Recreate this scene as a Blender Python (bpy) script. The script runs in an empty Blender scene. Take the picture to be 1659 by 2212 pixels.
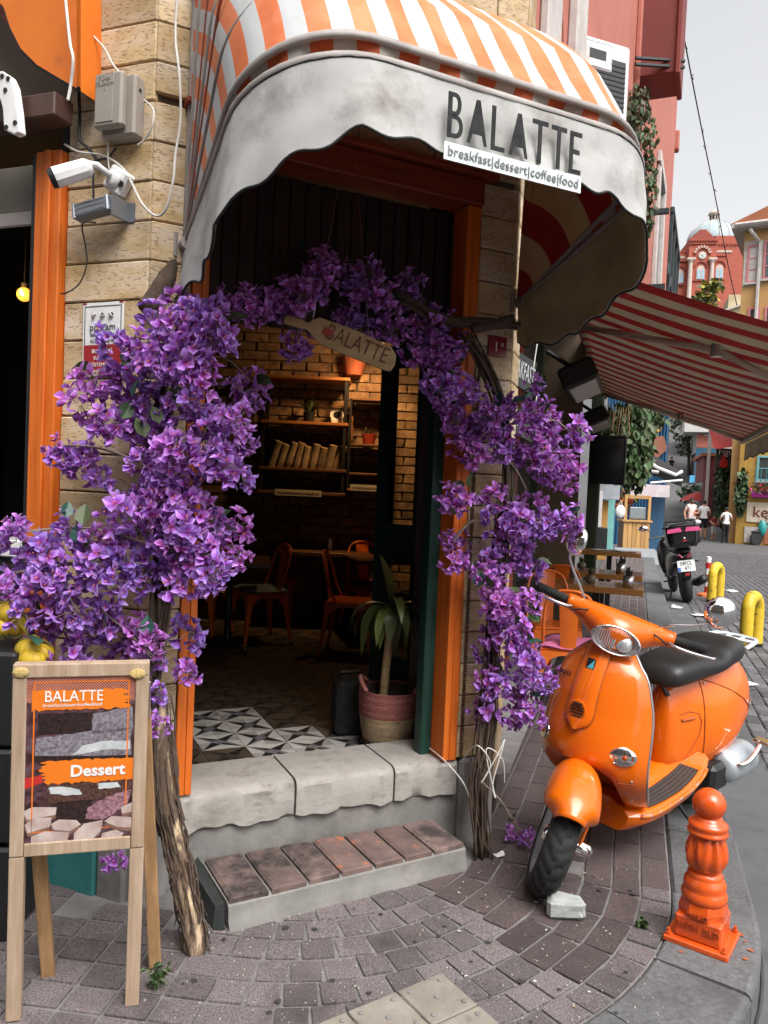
import bpy, math, random
from mathutils import Matrix, Vector, Euler
from math import sin, cos, pi, radians as rad
S = bpy.context.scene
COL = S.collection
R = random.Random(7)
V = Vector
# ---------------------------------------------------------------- camera, sky, sun, exposure
CAMH, FPX, CX, CY = 1.47, 1662.0, 829.5, 1106.0      # photo measured on a 1659 x 2212 grid
cam_d = bpy.data.cameras.new('camera'); cam = bpy.data.objects.new('camera', cam_d); COL.objects.link(cam)
cam_d.sensor_fit = 'VERTICAL'; cam_d.sensor_height = 24.0; cam_d.lens = 24.0*FPX/2212.0
cam_d.clip_start = 0.05; cam_d.clip_end = 3000
CR3 = Matrix.Rotation(pi/2+rad(-1.9), 3, 'X') @ Matrix.Rotation(rad(2.5), 3, 'Z')
cam.matrix_world = Matrix.Translation((0, 0, CAMH)) @ CR3.to_4x4()
S.camera = cam
wd = bpy.data.worlds.new('World'); S.world = wd; wd.use_nodes = True
_n = wd.node_tree.nodes; _l = wd.node_tree.links; _n.clear()
_sky = _n.new('ShaderNodeTexSky'); _sky.sky_type = 'NISHITA'; _sky.sun_disc = False
SUN_EL, SUN_AZ = rad(56), rad(150)                    # azimuth clockwise from +Y: behind the right shoulder, over the street
_sky.sun_elevation = SUN_EL; _sky.sun_rotation = SUN_AZ; _sky.air_density = 1.0; _sky.dust_density = 6.0; _sky.ozone_density = 1.0
_hs = _n.new('ShaderNodeHueSaturation'); _hs.inputs['Saturation'].default_value = 0.10
_bg = _n.new('ShaderNodeBackground'); _bg.inputs['Strength'].default_value = 0.15
_wo = _n.new('ShaderNodeOutputWorld')
_l.new(_sky.outputs[0], _hs.inputs['Color']); _l.new(_hs.outputs[0], _bg.inputs[0]); _l.new(_bg.outputs[0], _wo.inputs[0])
_sd = bpy.data.lights.new('sun', 'SUN'); _sd.energy = 1.3; _sd.angle = rad(40); _sd.color = (1.0, .95, .88)
sun = bpy.data.objects.new('sun', _sd); COL.objects.link(sun)
_sv = V((sin(SUN_AZ)*cos(SUN_EL), cos(SUN_AZ)*cos(SUN_EL), sin(SUN_EL)))
sun.rotation_euler = _sv.to_track_quat('Z', 'Y').to_euler()
S.view_settings.view_transform = 'Standard'; S.view_settings.look = 'None'
S.view_settings.exposure = 1.0; S.view_settings.gamma = 1.0; S.view_settings.use_curve_mapping = False
# ---------------------------------------------------------------- pixel -> point on a known plane
CAM = V((0, 0, CAMH))
def ray(u, v): return (CR3 @ V(((u-CX)/FPX, -(v-CY)/FPX, -1))).normalized()
def onz(u, v, z): d = ray(u, v); return CAM + d*((z-CAMH)/d.z)
def onp(u, v, p, nn): d = ray(u, v); return CAM + d*((p-CAM).dot(nn)/d.dot(nn))
def aty(u, v, y): d = ray(u, v); return CAM + d*(y/d.y)
# ---------------------------------------------------------------- place frames: X along a wall, Y into the building, Z up
def frame(o, x):
    x = V((x[0], x[1], 0)).normalized(); y = V((-x.y, x.x, 0))
    return Matrix(((x.x, y.x, 0, o[0]), (x.y, y.y, 0, o[1]), (0, 0, 1, 0), (0, 0, 0, 1)))
CL = V((-.833, 2.634, 0)); CRN = V((.515, 3.277, 0))
FC = frame(CL, (.902, .431))                                  # chamfered door wall
FL = frame(CL, (.9397, -.342))                                # left shop wall (s < 0)
SD = V((sin(rad(18.1)), cos(rad(18.1)), 0)); SO = V((SD.y, -SD.x, 0))
FS = frame(CRN, SD)                                           # wall along the street
I4 = Matrix.Identity(4)
def st(s, o, z=0): return CRN + SD*s + SO*o + V((0, 0, z))
# ---------------------------------------------------------------- materials
MATS = {}
def _ramp(nt, fac, a, b, p0=0.3, p1=0.7):
    r = nt.nodes.new('ShaderNodeValToRGB'); r.color_ramp.elements[0].position = p0; r.color_ramp.elements[1].position = p1
    r.color_ramp.elements[0].color = (*a, 1); r.color_ramp.elements[1].color = (*b, 1); nt.links.new(fac, r.inputs[0]); return r.outputs[0]
def mat(name, c, rough=.6, metal=0., c2=None, var=.12, scale=6., detail=6., bump=.0, bscale=60., stretch=(1, 1, 1), coat=0.,
        spec=.5, trans=0., ior=1.45, emit=None, pit=0., pscale=30., c3=None, s3=2., t3=(.55, .7), world=False, alpha=1., sss=0., rnd=.0, sheen=0., c3w=False):
    if name in MATS: return MATS[name]
    m = bpy.data.materials.new(name); m.use_nodes = True; nt = m.node_tree; N = nt.nodes; L = nt.links
    p = N['Principled BSDF']; p.inputs['Roughness'].default_value = rough; p.inputs['Metallic'].default_value = metal
    p.inputs['Specular IOR Level'].default_value = spec; p.inputs['IOR'].default_value = ior
    p.inputs['Coat Weight'].default_value = coat; p.inputs['Coat Roughness'].default_value = .04
    p.inputs['Transmission Weight'].default_value = trans; p.inputs['Alpha'].default_value = alpha
    if sheen: p.inputs['Sheen Weight'].default_value = sheen
    if emit: p.inputs['Emission Color'].default_value = (*emit[0], 1); p.inputs['Emission Strength'].default_value = emit[1]
    if c2 is None: c2 = tuple(min(1, x*(1-var*1.6)) for x in c); c = tuple(min(1, x*(1+var*.6)) for x in c)
    oi = N.new('ShaderNodeObjectInfo')
    if world: g = N.new('ShaderNodeNewGeometry'); co = g.outputs['Position']
    else:
        tc = N.new('ShaderNodeTexCoord'); ad = N.new('ShaderNodeVectorMath'); ad.operation = 'ADD'
        mu = N.new('ShaderNodeMath'); mu.operation = 'MULTIPLY'; mu.inputs[1].default_value = 37.
        L.new(oi.outputs['Random'], mu.inputs[0]); L.new(tc.outputs['Object'], ad.inputs[0]); L.new(mu.outputs[0], ad.inputs[1]); co = ad.outputs[0]
    mp = N.new('ShaderNodeMapping'); mp.inputs['Scale'].default_value = stretch; L.new(co, mp.inputs[0]); co = mp.outputs[0]
    t = N.new('ShaderNodeTexNoise'); t.inputs['Scale'].default_value = scale; t.inputs['Detail'].default_value = detail; t.inputs['Roughness'].default_value = .65
    L.new(co, t.inputs['Vector']); col = _ramp(nt, t.outputs['Fac'], c2, c)
    if c3 is not None:
        t3n = N.new('ShaderNodeTexNoise'); t3n.inputs['Scale'].default_value = s3; t3n.inputs['Detail'].default_value = 8; t3n.inputs['Roughness'].default_value = .7
        L.new(co if not c3w else N.new('ShaderNodeNewGeometry').outputs['Position'], t3n.inputs['Vector']); f3 = _ramp(nt, t3n.outputs['Fac'], (0, 0, 0), (1, 1, 1), *t3)
        mx = N.new('ShaderNodeMix'); mx.data_type = 'RGBA'; L.new(f3, mx.inputs[0]); L.new(col, mx.inputs[6]); mx.inputs[7].default_value = (*c3, 1); col = mx.outputs[2]
    if rnd:
        mr = N.new('ShaderNodeMapRange'); mr.inputs['To Min'].default_value = 1-rnd; mr.inputs['To Max'].default_value = 1+rnd; L.new(oi.outputs['Random'], mr.inputs[0])
        hv = N.new('ShaderNodeHueSaturation'); L.new(mr.outputs[0], hv.inputs['Value']); L.new(col, hv.inputs['Color']); col = hv.outputs[0]
    h = None
    if pit:
        vo = N.new('ShaderNodeTexNoise'); vo.inputs['Scale'].default_value = pscale; vo.inputs['Detail'].default_value = 3; L.new(co, vo.inputs['Vector'])
        pf = _ramp(nt, vo.outputs['Fac'], (0, 0, 0), (1, 1, 1), .36, .43)
        mx = N.new('ShaderNodeMix'); mx.data_type = 'RGBA'; mx.blend_type = 'MULTIPLY'; L.new(col, mx.inputs[6]); mx.inputs[0].default_value = pit
        L.new(pf, mx.inputs[7]); col = mx.outputs[2]; h = pf
    L.new(col, p.inputs['Base Color'])
    if bump or h:
        b = N.new('ShaderNodeBump'); b.inputs['Strength'].default_value = bump if bump else .6; b.inputs['Distance'].default_value = .006
        if h: L.new(h, b.inputs['Height'])
        else:
            tb = N.new('ShaderNodeTexNoise'); tb.inputs['Scale'].default_value = bscale; tb.inputs['Detail'].default_value = 5; L.new(co, tb.inputs['Vector']); L.new(tb.outputs['Fac'], b.inputs['Height'])
        L.new(b.outputs[0], p.inputs['Normal'])
    if not (emit or metal or trans):                                       # uneven sheen
        rr = N.new('ShaderNodeMapRange'); rr.inputs['To Min'].default_value = max(.02, rough-.08); rr.inputs['To Max'].default_value = min(1, rough+.12); L.new(t.outputs['Fac'], rr.inputs[0]); L.new(rr.outputs[0], p.inputs['Roughness'])
    MATS[name] = m; return m
def pixel_mat(name, build, rough=.5, **k):
    """material whose colour is built by build(nodetree, object-coords) -> socket"""
    if name in MATS: return MATS[name]
    m = bpy.data.materials.new(name); m.use_nodes = True; nt = m.node_tree; p = nt.nodes['Principled BSDF']; p.inputs['Roughness'].default_value = rough
    for a, b in k.items(): p.inputs[a].default_value = b
    tc = nt.nodes.new('ShaderNodeTexCoord'); nt.links.new(build(nt, tc), p.inputs['Base Color']); MATS[name] = m; return m
def mth(nt, op, a, b=None, c=None):
    n = nt.nodes.new('ShaderNodeMath'); n.operation = op
    for i, x in enumerate((a, b, c)):
        if x is None: continue
        if isinstance(x, (int, float)): n.inputs[i].default_value = x
        else: nt.links.new(x, n.inputs[i])
    return n.outputs[0]
def mixc(nt, f, a, b):
    n = nt.nodes.new('ShaderNodeMix'); n.data_type = 'RGBA'
    if isinstance(f, (int, float)): n.inputs[0].default_value = f
    else: nt.links.new(f, n.inputs[0])
    for i, x in ((6, a), (7, b)):
        if isinstance(x, tuple): n.inputs[i].default_value = (*x, 1)
        else: nt.links.new(x, n.inputs[i])
    return n.outputs[2]
def noise(nt, co, sc, det=5, stretch=None):
    if stretch: mp = nt.nodes.new('ShaderNodeMapping'); mp.inputs['Scale'].default_value = stretch; nt.links.new(co, mp.inputs[0]); co = mp.outputs[0]
    n = nt.nodes.new('ShaderNodeTexNoise'); n.inputs['Scale'].default_value = sc; n.inputs['Detail'].default_value = det; nt.links.new(co, n.inputs['Vector']); return n.outputs['Fac']
# ---------------------------------------------------------------- objects
W = {}                                                                     # object -> world matrix
def thing(name, label, cat, M=I4, group=None, parent=None):
    o = bpy.data.objects.new(name, None); COL.objects.link(o); o.empty_display_size = .1
    o.matrix_world = M; W[o] = M.copy()
    tag(o, label, cat, group); return o
def tag(o, label=None, cat=None, group=None, kind=None):
    if label: o['label'] = label
    if cat: o['category'] = cat
    if group: o['group'] = group
    if kind: o['kind'] = kind
    return o
def T(x=0, y=0, z=0, rz=0, rx=0, ry=0, s=1): return Matrix.Translation((x, y, z)) @ Euler((rx, ry, rz)).to_matrix().to_4x4() @ Matrix.Scale(s, 4)
def at(p, rz=0, s=1): return T(p[0], p[1], p[2], rz, s=s)
class G:
    """collects shapes, then links them as ONE mesh object"""
    def __init__(s, M=I4): s.v = []; s.f = []; s.m = []; s.M = M; s.mi = 0
    def add(s, vs, fs, mi=None):
        b = len(s.v); s.v += [s.M @ V(p) for p in vs]; s.f += [tuple(i+b for i in f) for f in fs]; s.m += [s.mi if mi is None else mi]*len(fs); return s
    def box(s, x0, x1, y0, y1, z0, z1, j=0, M=None):
        q = [(x, y, z) for z in (z0, z1) for x, y in ((x0, y0), (x1, y0), (x1, y1), (x0, y1))]
        if j: q = [(a+R.uniform(-j, j), b+R.uniform(-j, j), c+R.uniform(-j, j)) for a, b, c in q]
        if M: q = [M @ V(p) for p in q]
        return s.add(q, [(3, 2, 1, 0), (4, 5, 6, 7), (0, 1, 5, 4), (1, 2, 6, 5), (2, 3, 7, 6), (3, 0, 4, 7)])
    def bevbox(s, x0, x1, y0, y1, z0, z1, b=.004, j=0., M=None):            # 24-vert chamfered box
        o = len(s.v); vs = []; fs = []
        X = (x0, x1); Y = (y0, y1); Z = (z0, z1); idx = {}
        for i in (0, 1):
            for k in (0, 1):
                for l in (0, 1):
                    jj = (R.uniform(-j, j), R.uniform(-j, j), R.uniform(-j, j)); sx, sy, sz = 1-2*i, 1-2*k, 1-2*l
                    for a in range(3):
                        p = [X[i]+sx*b+jj[0], Y[k]+sy*b+jj[1], Z[l]+sz*b+jj[2]]; p[a] = (X[i], Y[k], Z[l])[a]+jj[a]
                        idx[i, k, l, a] = len(vs); vs.append(tuple(p))
        I = idx
        def q(*t): fs.append(t)
        for i in (0, 1): q(*[I[i, k, l, 0] for k, l in ((0, 0), (1, 0), (1, 1), (0, 1))][::(1 if i else -1)])
        for k in (0, 1): q(*[I[i, k, l, 1] for i, l in ((0, 0), (1, 0), (1, 1), (0, 1))][::(-1 if k else 1)])
        for l in (0, 1): q(*[I[i, k, l, 2] for i, k in ((0, 0), (1, 0), (1, 1), (0, 1))][::(1 if l else -1)])
        for i in (0, 1):
            for k in (0, 1): q(I[i, k, 0, 0], I[i, k, 1, 0], I[i, k, 1, 1], I[i, k, 0, 1])
            for l in (0, 1): q(I[i, 0, l, 0], I[i, 1, l, 0], I[i, 1, l, 2], I[i, 0, l, 2])
        for k in (0, 1):
            for l in (0, 1): q(I[0, k, l, 1], I[1, k, l, 1], I[1, k, l, 2], I[0, k, l, 2])
        for i in (0, 1):
            for k in (0, 1):
                for l in (0, 1): q(I[i, k, l, 0], I[i, k, l, 1], I[i, k, l, 2])
        if M: vs = [M @ V(p) for p in vs]
        return s.add(vs, fs)
    def tube(s, pts, r, n=8, cap=True, flat=1.):
        pts = [V(p) for p in pts]; rs = r if isinstance(r, (list, tuple)) else [r]*len(pts); vs = []; fs = []; up = None
        for i, p in enumerate(pts):
            d = (pts[min(i+1, len(pts)-1)]-pts[max(i-1, 0)])
            d = d.normalized() if d.length > 1e-9 else V((0, 0, 1))
            if up is None: up = V((0, 0, 1)) if abs(d.z) < .9 else V((1, 0, 0))
            x = up.cross(d); x = x.normalized() if x.length > 1e-6 else V((1, 0, 0)); y = d.cross(x).normalized(); up = y
            for k in range(n): a = 2*pi*k/n; vs.append(p+x*cos(a)*rs[i]+y*sin(a)*rs[i]*flat)
        for i in range(len(pts)-1):
            for k in range(n): a, b = i*n+k, i*n+(k+1) % n; fs.append((a, b, b+n, a+n))
        if cap: fs += [tuple(range(n))[::-1], tuple(range((len(pts)-1)*n, len(pts)*n))]
        return s.add(vs, fs)
    def lathe(s, prof, n=16, M=None, cap=True, sq=None):
        vs = []; fs = []
        for r, z in prof:
            for k in range(n): a = 2*pi*k/n; vs.append(V((r*cos(a), r*sin(a), z)))
        for i in range(len(prof)-1):
            for k in range(n): a, b = i*n+k, i*n+(k+1) % n; fs.append((a, b, b+n, a+n))
        if cap: fs += [tuple(range(n))[::-1], tuple(range((len(prof)-1)*n, len(prof)*n))]
        if M: vs = [M @ p for p in vs]
        return s.add(vs, fs)
    def loft(s, rings, closed=True, cap=True):
        n = len(rings[0]); vs = [p for r in rings for p in r]; fs = []
        for i in range(len(rings)-1):
            for k in range(n if closed else n-1): a, b = i*n+k, i*n+(k+1) % n; fs.append((a, b, b+n, a+n))
        if cap and closed: fs += [tuple(range(n))[::-1], tuple(range((len(rings)-1)*n, len(rings)*n))]
        return s.add(vs, fs)
    def prism(s, poly, d, M=I4):                                            # polygon in XZ, extruded in Y 0..d
        n = len(poly); vs = [M @ V((x, 0, z)) for x, z in poly]+[M @ V((x, d, z)) for x, z in poly]
        return s.add(vs, [tuple(range(n)), tuple(range(n, 2*n))[::-1]]+[(i, i+n, (i+1) % n+n, (i+1) % n) for i in range(n)])
    def grid(s, fn, nu, nv):
        vs = [fn(i/nu, j/nv) for j in range(nv+1) for i in range(nu+1)]
        return s.add(vs, [(j*(nu+1)+i, j*(nu+1)+i+1, (j+1)*(nu+1)+i+1, (j+1)*(nu+1)+i) for j in range(nv) for i in range(nu)])
    def ball(s, c, r, n=12, k=8, sc=(1, 1, 1), M=None):
        vs = []; fs = []; c = V(c)
        for i in range(k+1):
            t = pi*i/k
            for j in range(n): a = 2*pi*j/n; vs.append(c+V((sin(t)*cos(a)*r*sc[0], sin(t)*sin(a)*r*sc[1], cos(t)*r*sc[2])))
        for i in range(k):
            for j in range(n): a, b = i*n+j, i*n+(j+1) % n; fs.append((a, a+n, b+n, b))
        if M: vs = [M @ p for p in vs]
        return s.add(vs, fs)
    def mesh(s, name, mats, smooth=False):
        me = bpy.data.meshes.new(name); me.from_pydata([tuple(p) for p in s.v], [], s.f)
        for m in (mats if isinstance(mats, (list, tuple)) else [mats]): me.materials.append(m)
        if any(s.m): me.polygons.foreach_set('material_index', s.m)
        if smooth: me.polygons.foreach_set('use_smooth', [True]*len(me.polygons))
        me.update(); return me
    def build(s, name, mats, parent=None, smooth=False, local=True, bevel=0, sub=0, solid=0, auto=None):
        """local: vertices are in the parent's frame; otherwise in world coordinates"""
        if parent is not None and not local:
            inv = W[parent].inverted(); s.v = [inv @ p for p in s.v]
        return link(name, s.mesh(name, mats, smooth or auto is not None), parent, bevel, sub, solid, auto)
def link(name, me, parent=None, bevel=0, sub=0, solid=0, auto=None, M=None):
    o = bpy.data.objects.new(name, me); COL.objects.link(o)
    if parent is not None: o.parent = parent
    if M is not None: o.matrix_local = M
    W[o] = (W[parent] if parent is not None else I4) @ (M if M is not None else I4)
    if solid: md = o.modifiers.new('s', 'SOLIDIFY'); md.thickness = solid; md.offset = 0
    if bevel: md = o.modifiers.new('b', 'BEVEL'); md.width = bevel; md.segments = 2; md.limit_method = 'ANGLE'; md.angle_limit = rad(40)
    if sub: md = o.modifiers.new('d', 'SUBSURF'); md.levels = sub; md.render_levels = sub
    if auto is not None:
        try: me.set_sharp_from_angle(angle=rad(auto))
        except Exception: pass
    return o
def struct(o): o['kind'] = 'structure'; return o
_tc = {}
def text(txt, name, M, size, m, parent, depth=.0015, align='CENTER', xs=1., bold=0., sp=1.):
    """flat raised lettering: text in XZ plane of M, facing -Y; M and the result are in world coordinates"""
    cu = bpy.data.curves.new('t', 'FONT'); cu.body = txt; cu.size = size; cu.align_x = align; cu.align_y = 'CENTER'; cu.extrude = depth; cu.offset = bold; cu.space_character = sp; cu.resolution_u = 3
    ob = bpy.data.objects.new('t', cu); COL.objects.link(ob)
    me = bpy.data.meshes.new_from_object(ob); bpy.data.objects.remove(ob); bpy.data.curves.remove(cu)
    X = M @ Matrix.Rotation(pi/2, 4, 'X') @ Matrix.Diagonal((xs, 1, 1, 1)); me.transform(W[parent].inverted() @ X if parent is not None else X)
    me.materials.clear(); me.materials.append(m); me.name = name
    return link(name, me, parent)
def dup(root, M, label=None, group=None):
    r = root.copy(); COL.objects.link(r); r.matrix_world = M; W[r] = M.copy()
    if label: r['label'] = label
    if group: r['group'] = group
    for ch in list(root.children):
        c = ch.copy(); COL.objects.link(c); c.parent = r
        for g in list(ch.children): d = g.copy(); COL.objects.link(d); d.parent = c
    return r
def catmull(P, n=6, closed=False):
    P = [V(p) for p in P]; out = []; m = len(P)
    for i in range(m-1 if not closed else m):
        p0, p1, p2, p3 = (P[max(i-1, 0)], P[i], P[min(i+1, m-1)], P[min(i+2, m-1)]) if not closed else (P[i-1], P[i], P[(i+1) % m], P[(i+2) % m])
        for k in range(n):
            t = k/n; out.append(.5*((2*p1)+(p2-p0)*t+(2*p0-5*p1+4*p2-p3)*t*t+(3*p1-p0-3*p2+p3)*t**3))
    if not closed: out.append(P[-1])
    return out
def hstr(name, col, k): return col
# ================================================================ palette
ORANGE = (.78, .155, .012)
m_orange_paint = mat('orange_timber_paint', (.72, .17, .016), .5, c2=(.50, .095, .008), scale=5, stretch=(9, 9, .6), bump=.25, bscale=14, c3=(.14, .05, .02), s3=16, t3=(.66, .74))
m_trav = mat('travertine', (.58, .44, .27), .8, c2=(.38, .245, .10), scale=5, detail=12, stretch=(1, 1, 2.6), c3=(.60, .50, .40), s3=3.4, t3=(.45, .7), pit=.30, pscale=58, rnd=.22)
m_mortar = mat('grey_mortar', (.20, .19, .187), .92, c2=(.11, .103, .10), scale=9, bump=.5, bscale=90, world=True)
m_paver = mat('pinkish_aggregate_paver', (.205, .175, .177), .85, c2=(.034, .026, .027), scale=17, detail=5, c3=(.055, .045, .045), s3=3.2, t3=(.50, .72), c3w=True, bump=.5, bscale=22, rnd=.28)
m_slab = mat('dark_red_slab_paver', (.12, .09, .088), .8, c2=(.026, .018, .018), scale=20, detail=5, c3=(.045, .034, .034), s3=3.5, t3=(.48, .72), c3w=True, bump=.5, bscale=24, rnd=.25)
m_kerb = mat('grey_granite_kerb', (.135, .136, .14), .8, c2=(.062, .062, .065), scale=70, detail=6, c3=(.05, .048, .048), s3=3.5, t3=(.50, .75), bump=.4, bscale=120, rnd=.12)
m_road = mat('road_base', (.10, .098, .10), .9, c2=(.06, .058, .06), scale=8, bump=.6, bscale=80, world=True)
m_conc = mat('gutter_concrete', (.115, .116, .12), .85, c2=(.066, .066, .069), scale=5, detail=9, c3=(.06, .058, .058), s3=2.5, t3=(.52, .70), bump=.35, bscale=60, world=True)
m_sett = mat('grey_basalt_sett', (.135, .132, .14), .7, c2=(.062, .06, .066), scale=7, c3=(.07, .068, .07), s3=1.4, t3=(.5, .7), c3w=True, bump=.6, bscale=9, rnd=.38)
m_plast = mat('weathered_plaster', (.25, .24, .228), .9, c2=(.125, .118, .11), scale=5, detail=10, bump=.5, bscale=25, c3=(.16, .145, .13), s3=6, t3=(.58, .72), world=True)
m_black = mat('black_paint', (.012, .012, .013), .45)
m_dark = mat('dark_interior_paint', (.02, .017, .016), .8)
m_chrome = mat('chrome', (.85, .86, .87), .07, 1., var=.02)
m_steel = mat('brushed_steel', (.55, .55, .56), .28, 1., var=.05)
m_rubber = mat('black_rubber', (.018, .018, .018), .75, bump=.2, bscale=90)
m_white = mat('white_plastic', (.74, .74, .73), .4, c3=(.5, .47, .42), s3=5, t3=(.6, .8))
m_glass = mat('dark_glass', (.02, .025, .03), .06, spec=.8, var=.02)
m_cable_w = mat('white_cable', (.62, .60, .56), .6); m_cable_k = mat('black_cable', (.02, .02, .02), .6)
m_leaf = mat('green_leaf', (.055, .11, .035), .5, c2=(.025, .055, .018), scale=9, rnd=.45)
m_leaf2 = mat('dull_green_leaf', (.10, .135, .06), .55, c2=(.045, .06, .025), scale=9, rnd=.4)
m_bark = mat('brown_bark', (.10, .066, .046), .9, c2=(.03, .02, .015), scale=8, stretch=(6, 6, .7), bump=.8, bscale=20)
m_barklt = mat('peeled_pale_bark', (.46, .34, .22), .85, c2=(.20, .13, .08), scale=6, stretch=(6, 6, .7), bump=.5, bscale=20)

# ================================================================ ground, road, pavement
def gz(x, y):
    """height of the street: flat at the shop, dips, then climbs the hill"""
    s = (V((x, y, 0))-CRN).dot(SD)
    if s < 8: h = 0
    elif s < 30: h = -.12*(.5-.5*cos(pi*(s-8)/22))
    elif s < 36: h = -.12
    elif s < 70: h = -.12+(s-36)*.142
    elif s < 165: h = -.12+4.83+(s-70)*.21
    else: h = 24.5
    return h-.125
sv = [-60, -20, -5]+[0+i*2 for i in range(0, 20)]+[42, 48, 55, 62, 70, 90, 110, 135, 165, 220, 400, 900, 2500]
ov = [-2500, -800, -200, -60, -20, -8, -2, 0, 2, 5, 9, 14, 25, 60, 200, 800, 2500]
g = G(); vs = []
for s_ in sv:
    for o_ in ov: p = st(s_, o_); vs.append((p.x, p.y, gz(p.x, p.y)-.012))
n_ = len(ov); g.add(vs, [(i*n_+k, i*n_+k+1, (i+1)*n_+k+1, (i+1)*n_+k) for i in range(len(sv)-1) for k in range(n_-1)])
ground = struct(g.build('ground', m_road))
g = G(); sr = [-14+i for i in range(0, 46)]+[34, 36, 40, 46, 52, 60, 70]; orr = [-.4, 1.0, 1.5, 2, 3, 4, 6, 9, 14]
vs = []
for s_ in sr:
    for k, o_ in enumerate(orr):
        oo = o_ if s_ < 33 else o_*.8+(s_-33)*.04
        p = st(s_, oo); vs.append((p.x, p.y, gz(p.x, p.y)))
n_ = len(orr); g.add(vs, [(i*n_+k, i*n_+k+1, (i+1)*n_+k+1, (i+1)*n_+k) for i in range(len(sr)-1) for k in range(n_-1)])
road = struct(g.build('road', m_road))
# pavement: base sheet of mortar, rounded round the shop corner
CC = V((-.3, 3.3, 0)); RI, RO = 1.51, 1.80
def arc(r, a): return CC+V((cos(a), sin(a), 0))*r
A0, A1 = rad(-97), rad(-18.1)
TL = V((sin(A0)*1, -cos(A0)*1, 0))                            # direction of the rows leftwards past the arc
g = G(); inner = [V((-6, 4.8, 0)), V((-.3, 4.3, 0)), V((.4, 5, 0)), CRN+SD*3, CRN+SD*21]
edge = [arc(RI, A0)+TL*5.5]+[arc(RI, A0+(A1-A0)*i/20) for i in range(21)]+[arc(RI, A1)+SD*22]
poly = [(p.x, p.y, -.005) for p in edge]+[(p.x, p.y, -.005) for p in inner[::-1]]
g.add(poly+[(x, y, -.14) for x, y, z in poly], [tuple(range(len(poly)))]+[(i, (i+1) % len(poly), (i+1) % len(poly)+len(poly), i+len(poly)) for i in range(len(poly))])
pavement = struct(g.build('pavement', m_mortar))
pav_me = []
for k in range(5):
    g = G(); g.bevbox(-.5, .5, -.5, .5, -1, 0, .03, .012); g.v = [V((p.x, p.y, p.z*.02)) for p in g.v]; pav_me.append(g.mesh('paver', m_paver))
slab_me = []
for k in range(4):
    g = G(); g.bevbox(-.5, .5, -.5, .5, -1, 0, .02, .008); g.v = [V((p.x, p.y, p.z*.02)) for p in g.v]; slab_me.append(g.mesh('slab', m_slab))
def paver(p, ang, a, b, slab=False, dz=0):
    M = T(p.x, p.y, R.uniform(-.0015, .0035)+dz, ang+R.uniform(-.012, .012), R.uniform(-.006, .006), R.uniform(-.006, .006)) @ Matrix.Diagonal((a, b, 1, 1))
    link('slab' if slab else 'paver', R.choice(slab_me if slab else pav_me), pavement, M=M)
def free(p):                                                       # not under walls or steps
    q = FC.inverted() @ p; l = FL.inverted() @ p; s_ = FS.inverted() @ p
    if -.2 < q.x < 1.6 and q.y > -.02: return False
    if .1 < q.x < 1.4 and q.y > -.22: return False
    if q.x <= .2 and l.y > -.02: return False
    if q.x >= 1.4 and s_.y > .2: return False
    return True
r_ = RI-.055; row = 0
while r_ > .35:
    step = .106; n_ = int((A1-A0)*r_/step)
    a = A0
    while a < A1:
        big = a > rad(-50) and r_ < 1.42
        stp = (.205 if big else step)*(1 if big else R.uniform(.93, 1.07))
        a2 = a+stp/r_
        p = arc(r_, (a+a2)/2)
        if free(p): paver(p, (a+a2)/2+pi/2, stp-.011, .095, big)
        a = a2
    x = .0
    while x < 2.0:                                                     # straight rows to the left
        p = arc(r_, A0)+TL*(x+.06)
        if free(p) and p.x > -1.9: paver(p, A0+pi/2, .118, .095, False)
        x += .129
    x = 0
    while x < 4.6 and r_ > .62:                                        # slabs along the street
        p = arc(r_, A1)+SD*(x+.13+(.11 if row % 2 else 0))
        if free(p): paver(p, A1+pi/2, .245, .097, True)
        x += .256
    r_ -= .106; row += 1
g = G(); r_ = RI-.055
while r_ > .62:
    x = 4.8
    while x < 19:
        p = arc(r_, A1)+SD*(x+R.uniform(-.05, .05)); g.bevbox(-.125, .125, -.047, .047, -.02, 0, .003, .001, M=T(p.x, p.y, R.uniform(0, .002), A1+pi/2)); x += .27
    r_ -= .106
o = g.build('far_slabs', m_slab, pavement); o['kind'] = 'stuff'
# kerb stones
def wedge(r0, r1, a0, a1, z0, z1, n=3):
    g = G(); vs = []; gap = .004
    for i in range(n+1):
        a = a0+gap/r0+(a1-a0-2*gap/r0)*i/n
        for r, z in ((r0, z0), (r0, z1-.004), (r0+.008, z1), (r1-.02, z1), (r1-.006, z1-.006), (r1, z1-.02), (r1, z0)):
            p = arc(r, a); vs.append((p.x, p.y, z+R.uniform(-.0012, .0012)))
    g.add(vs, [(i*7+k, i*7+(k+1) % 7, (i+1)*7+(k+1) % 7, (i+1)*7+k) for i in range(n) for k in range(7)]+[tuple(range(7)), tuple(range(n*7, n*7+7))[::-1]]); return g
kerb = thing('kerb', None, None); kerb['kind'] = 'structure'
angs = [rad(a) for a in (-97, -84, -67.5, -49, -36, -18.1)]
for a, b in zip(angs[:-1], angs[1:]): wedge(RI+.005, RO, a, b, -.2, .002+R.uniform(-.003, .003), 4).build('kerb_stone', m_kerb, kerb)
x = 0
while x < 17:
    ln = R.uniform(.55, .8); MB_ = T(*(arc((RI+RO)/2, A1)+SD*(x+ln/2)), rz=A1+pi/2)
    G(MB_).bevbox(-ln/2+.004, ln/2-.004, -.142, .142, -.2, R.uniform(-.001, .004), .012, .002).build('kerb_stone', m_kerb, kerb); x += ln
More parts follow.
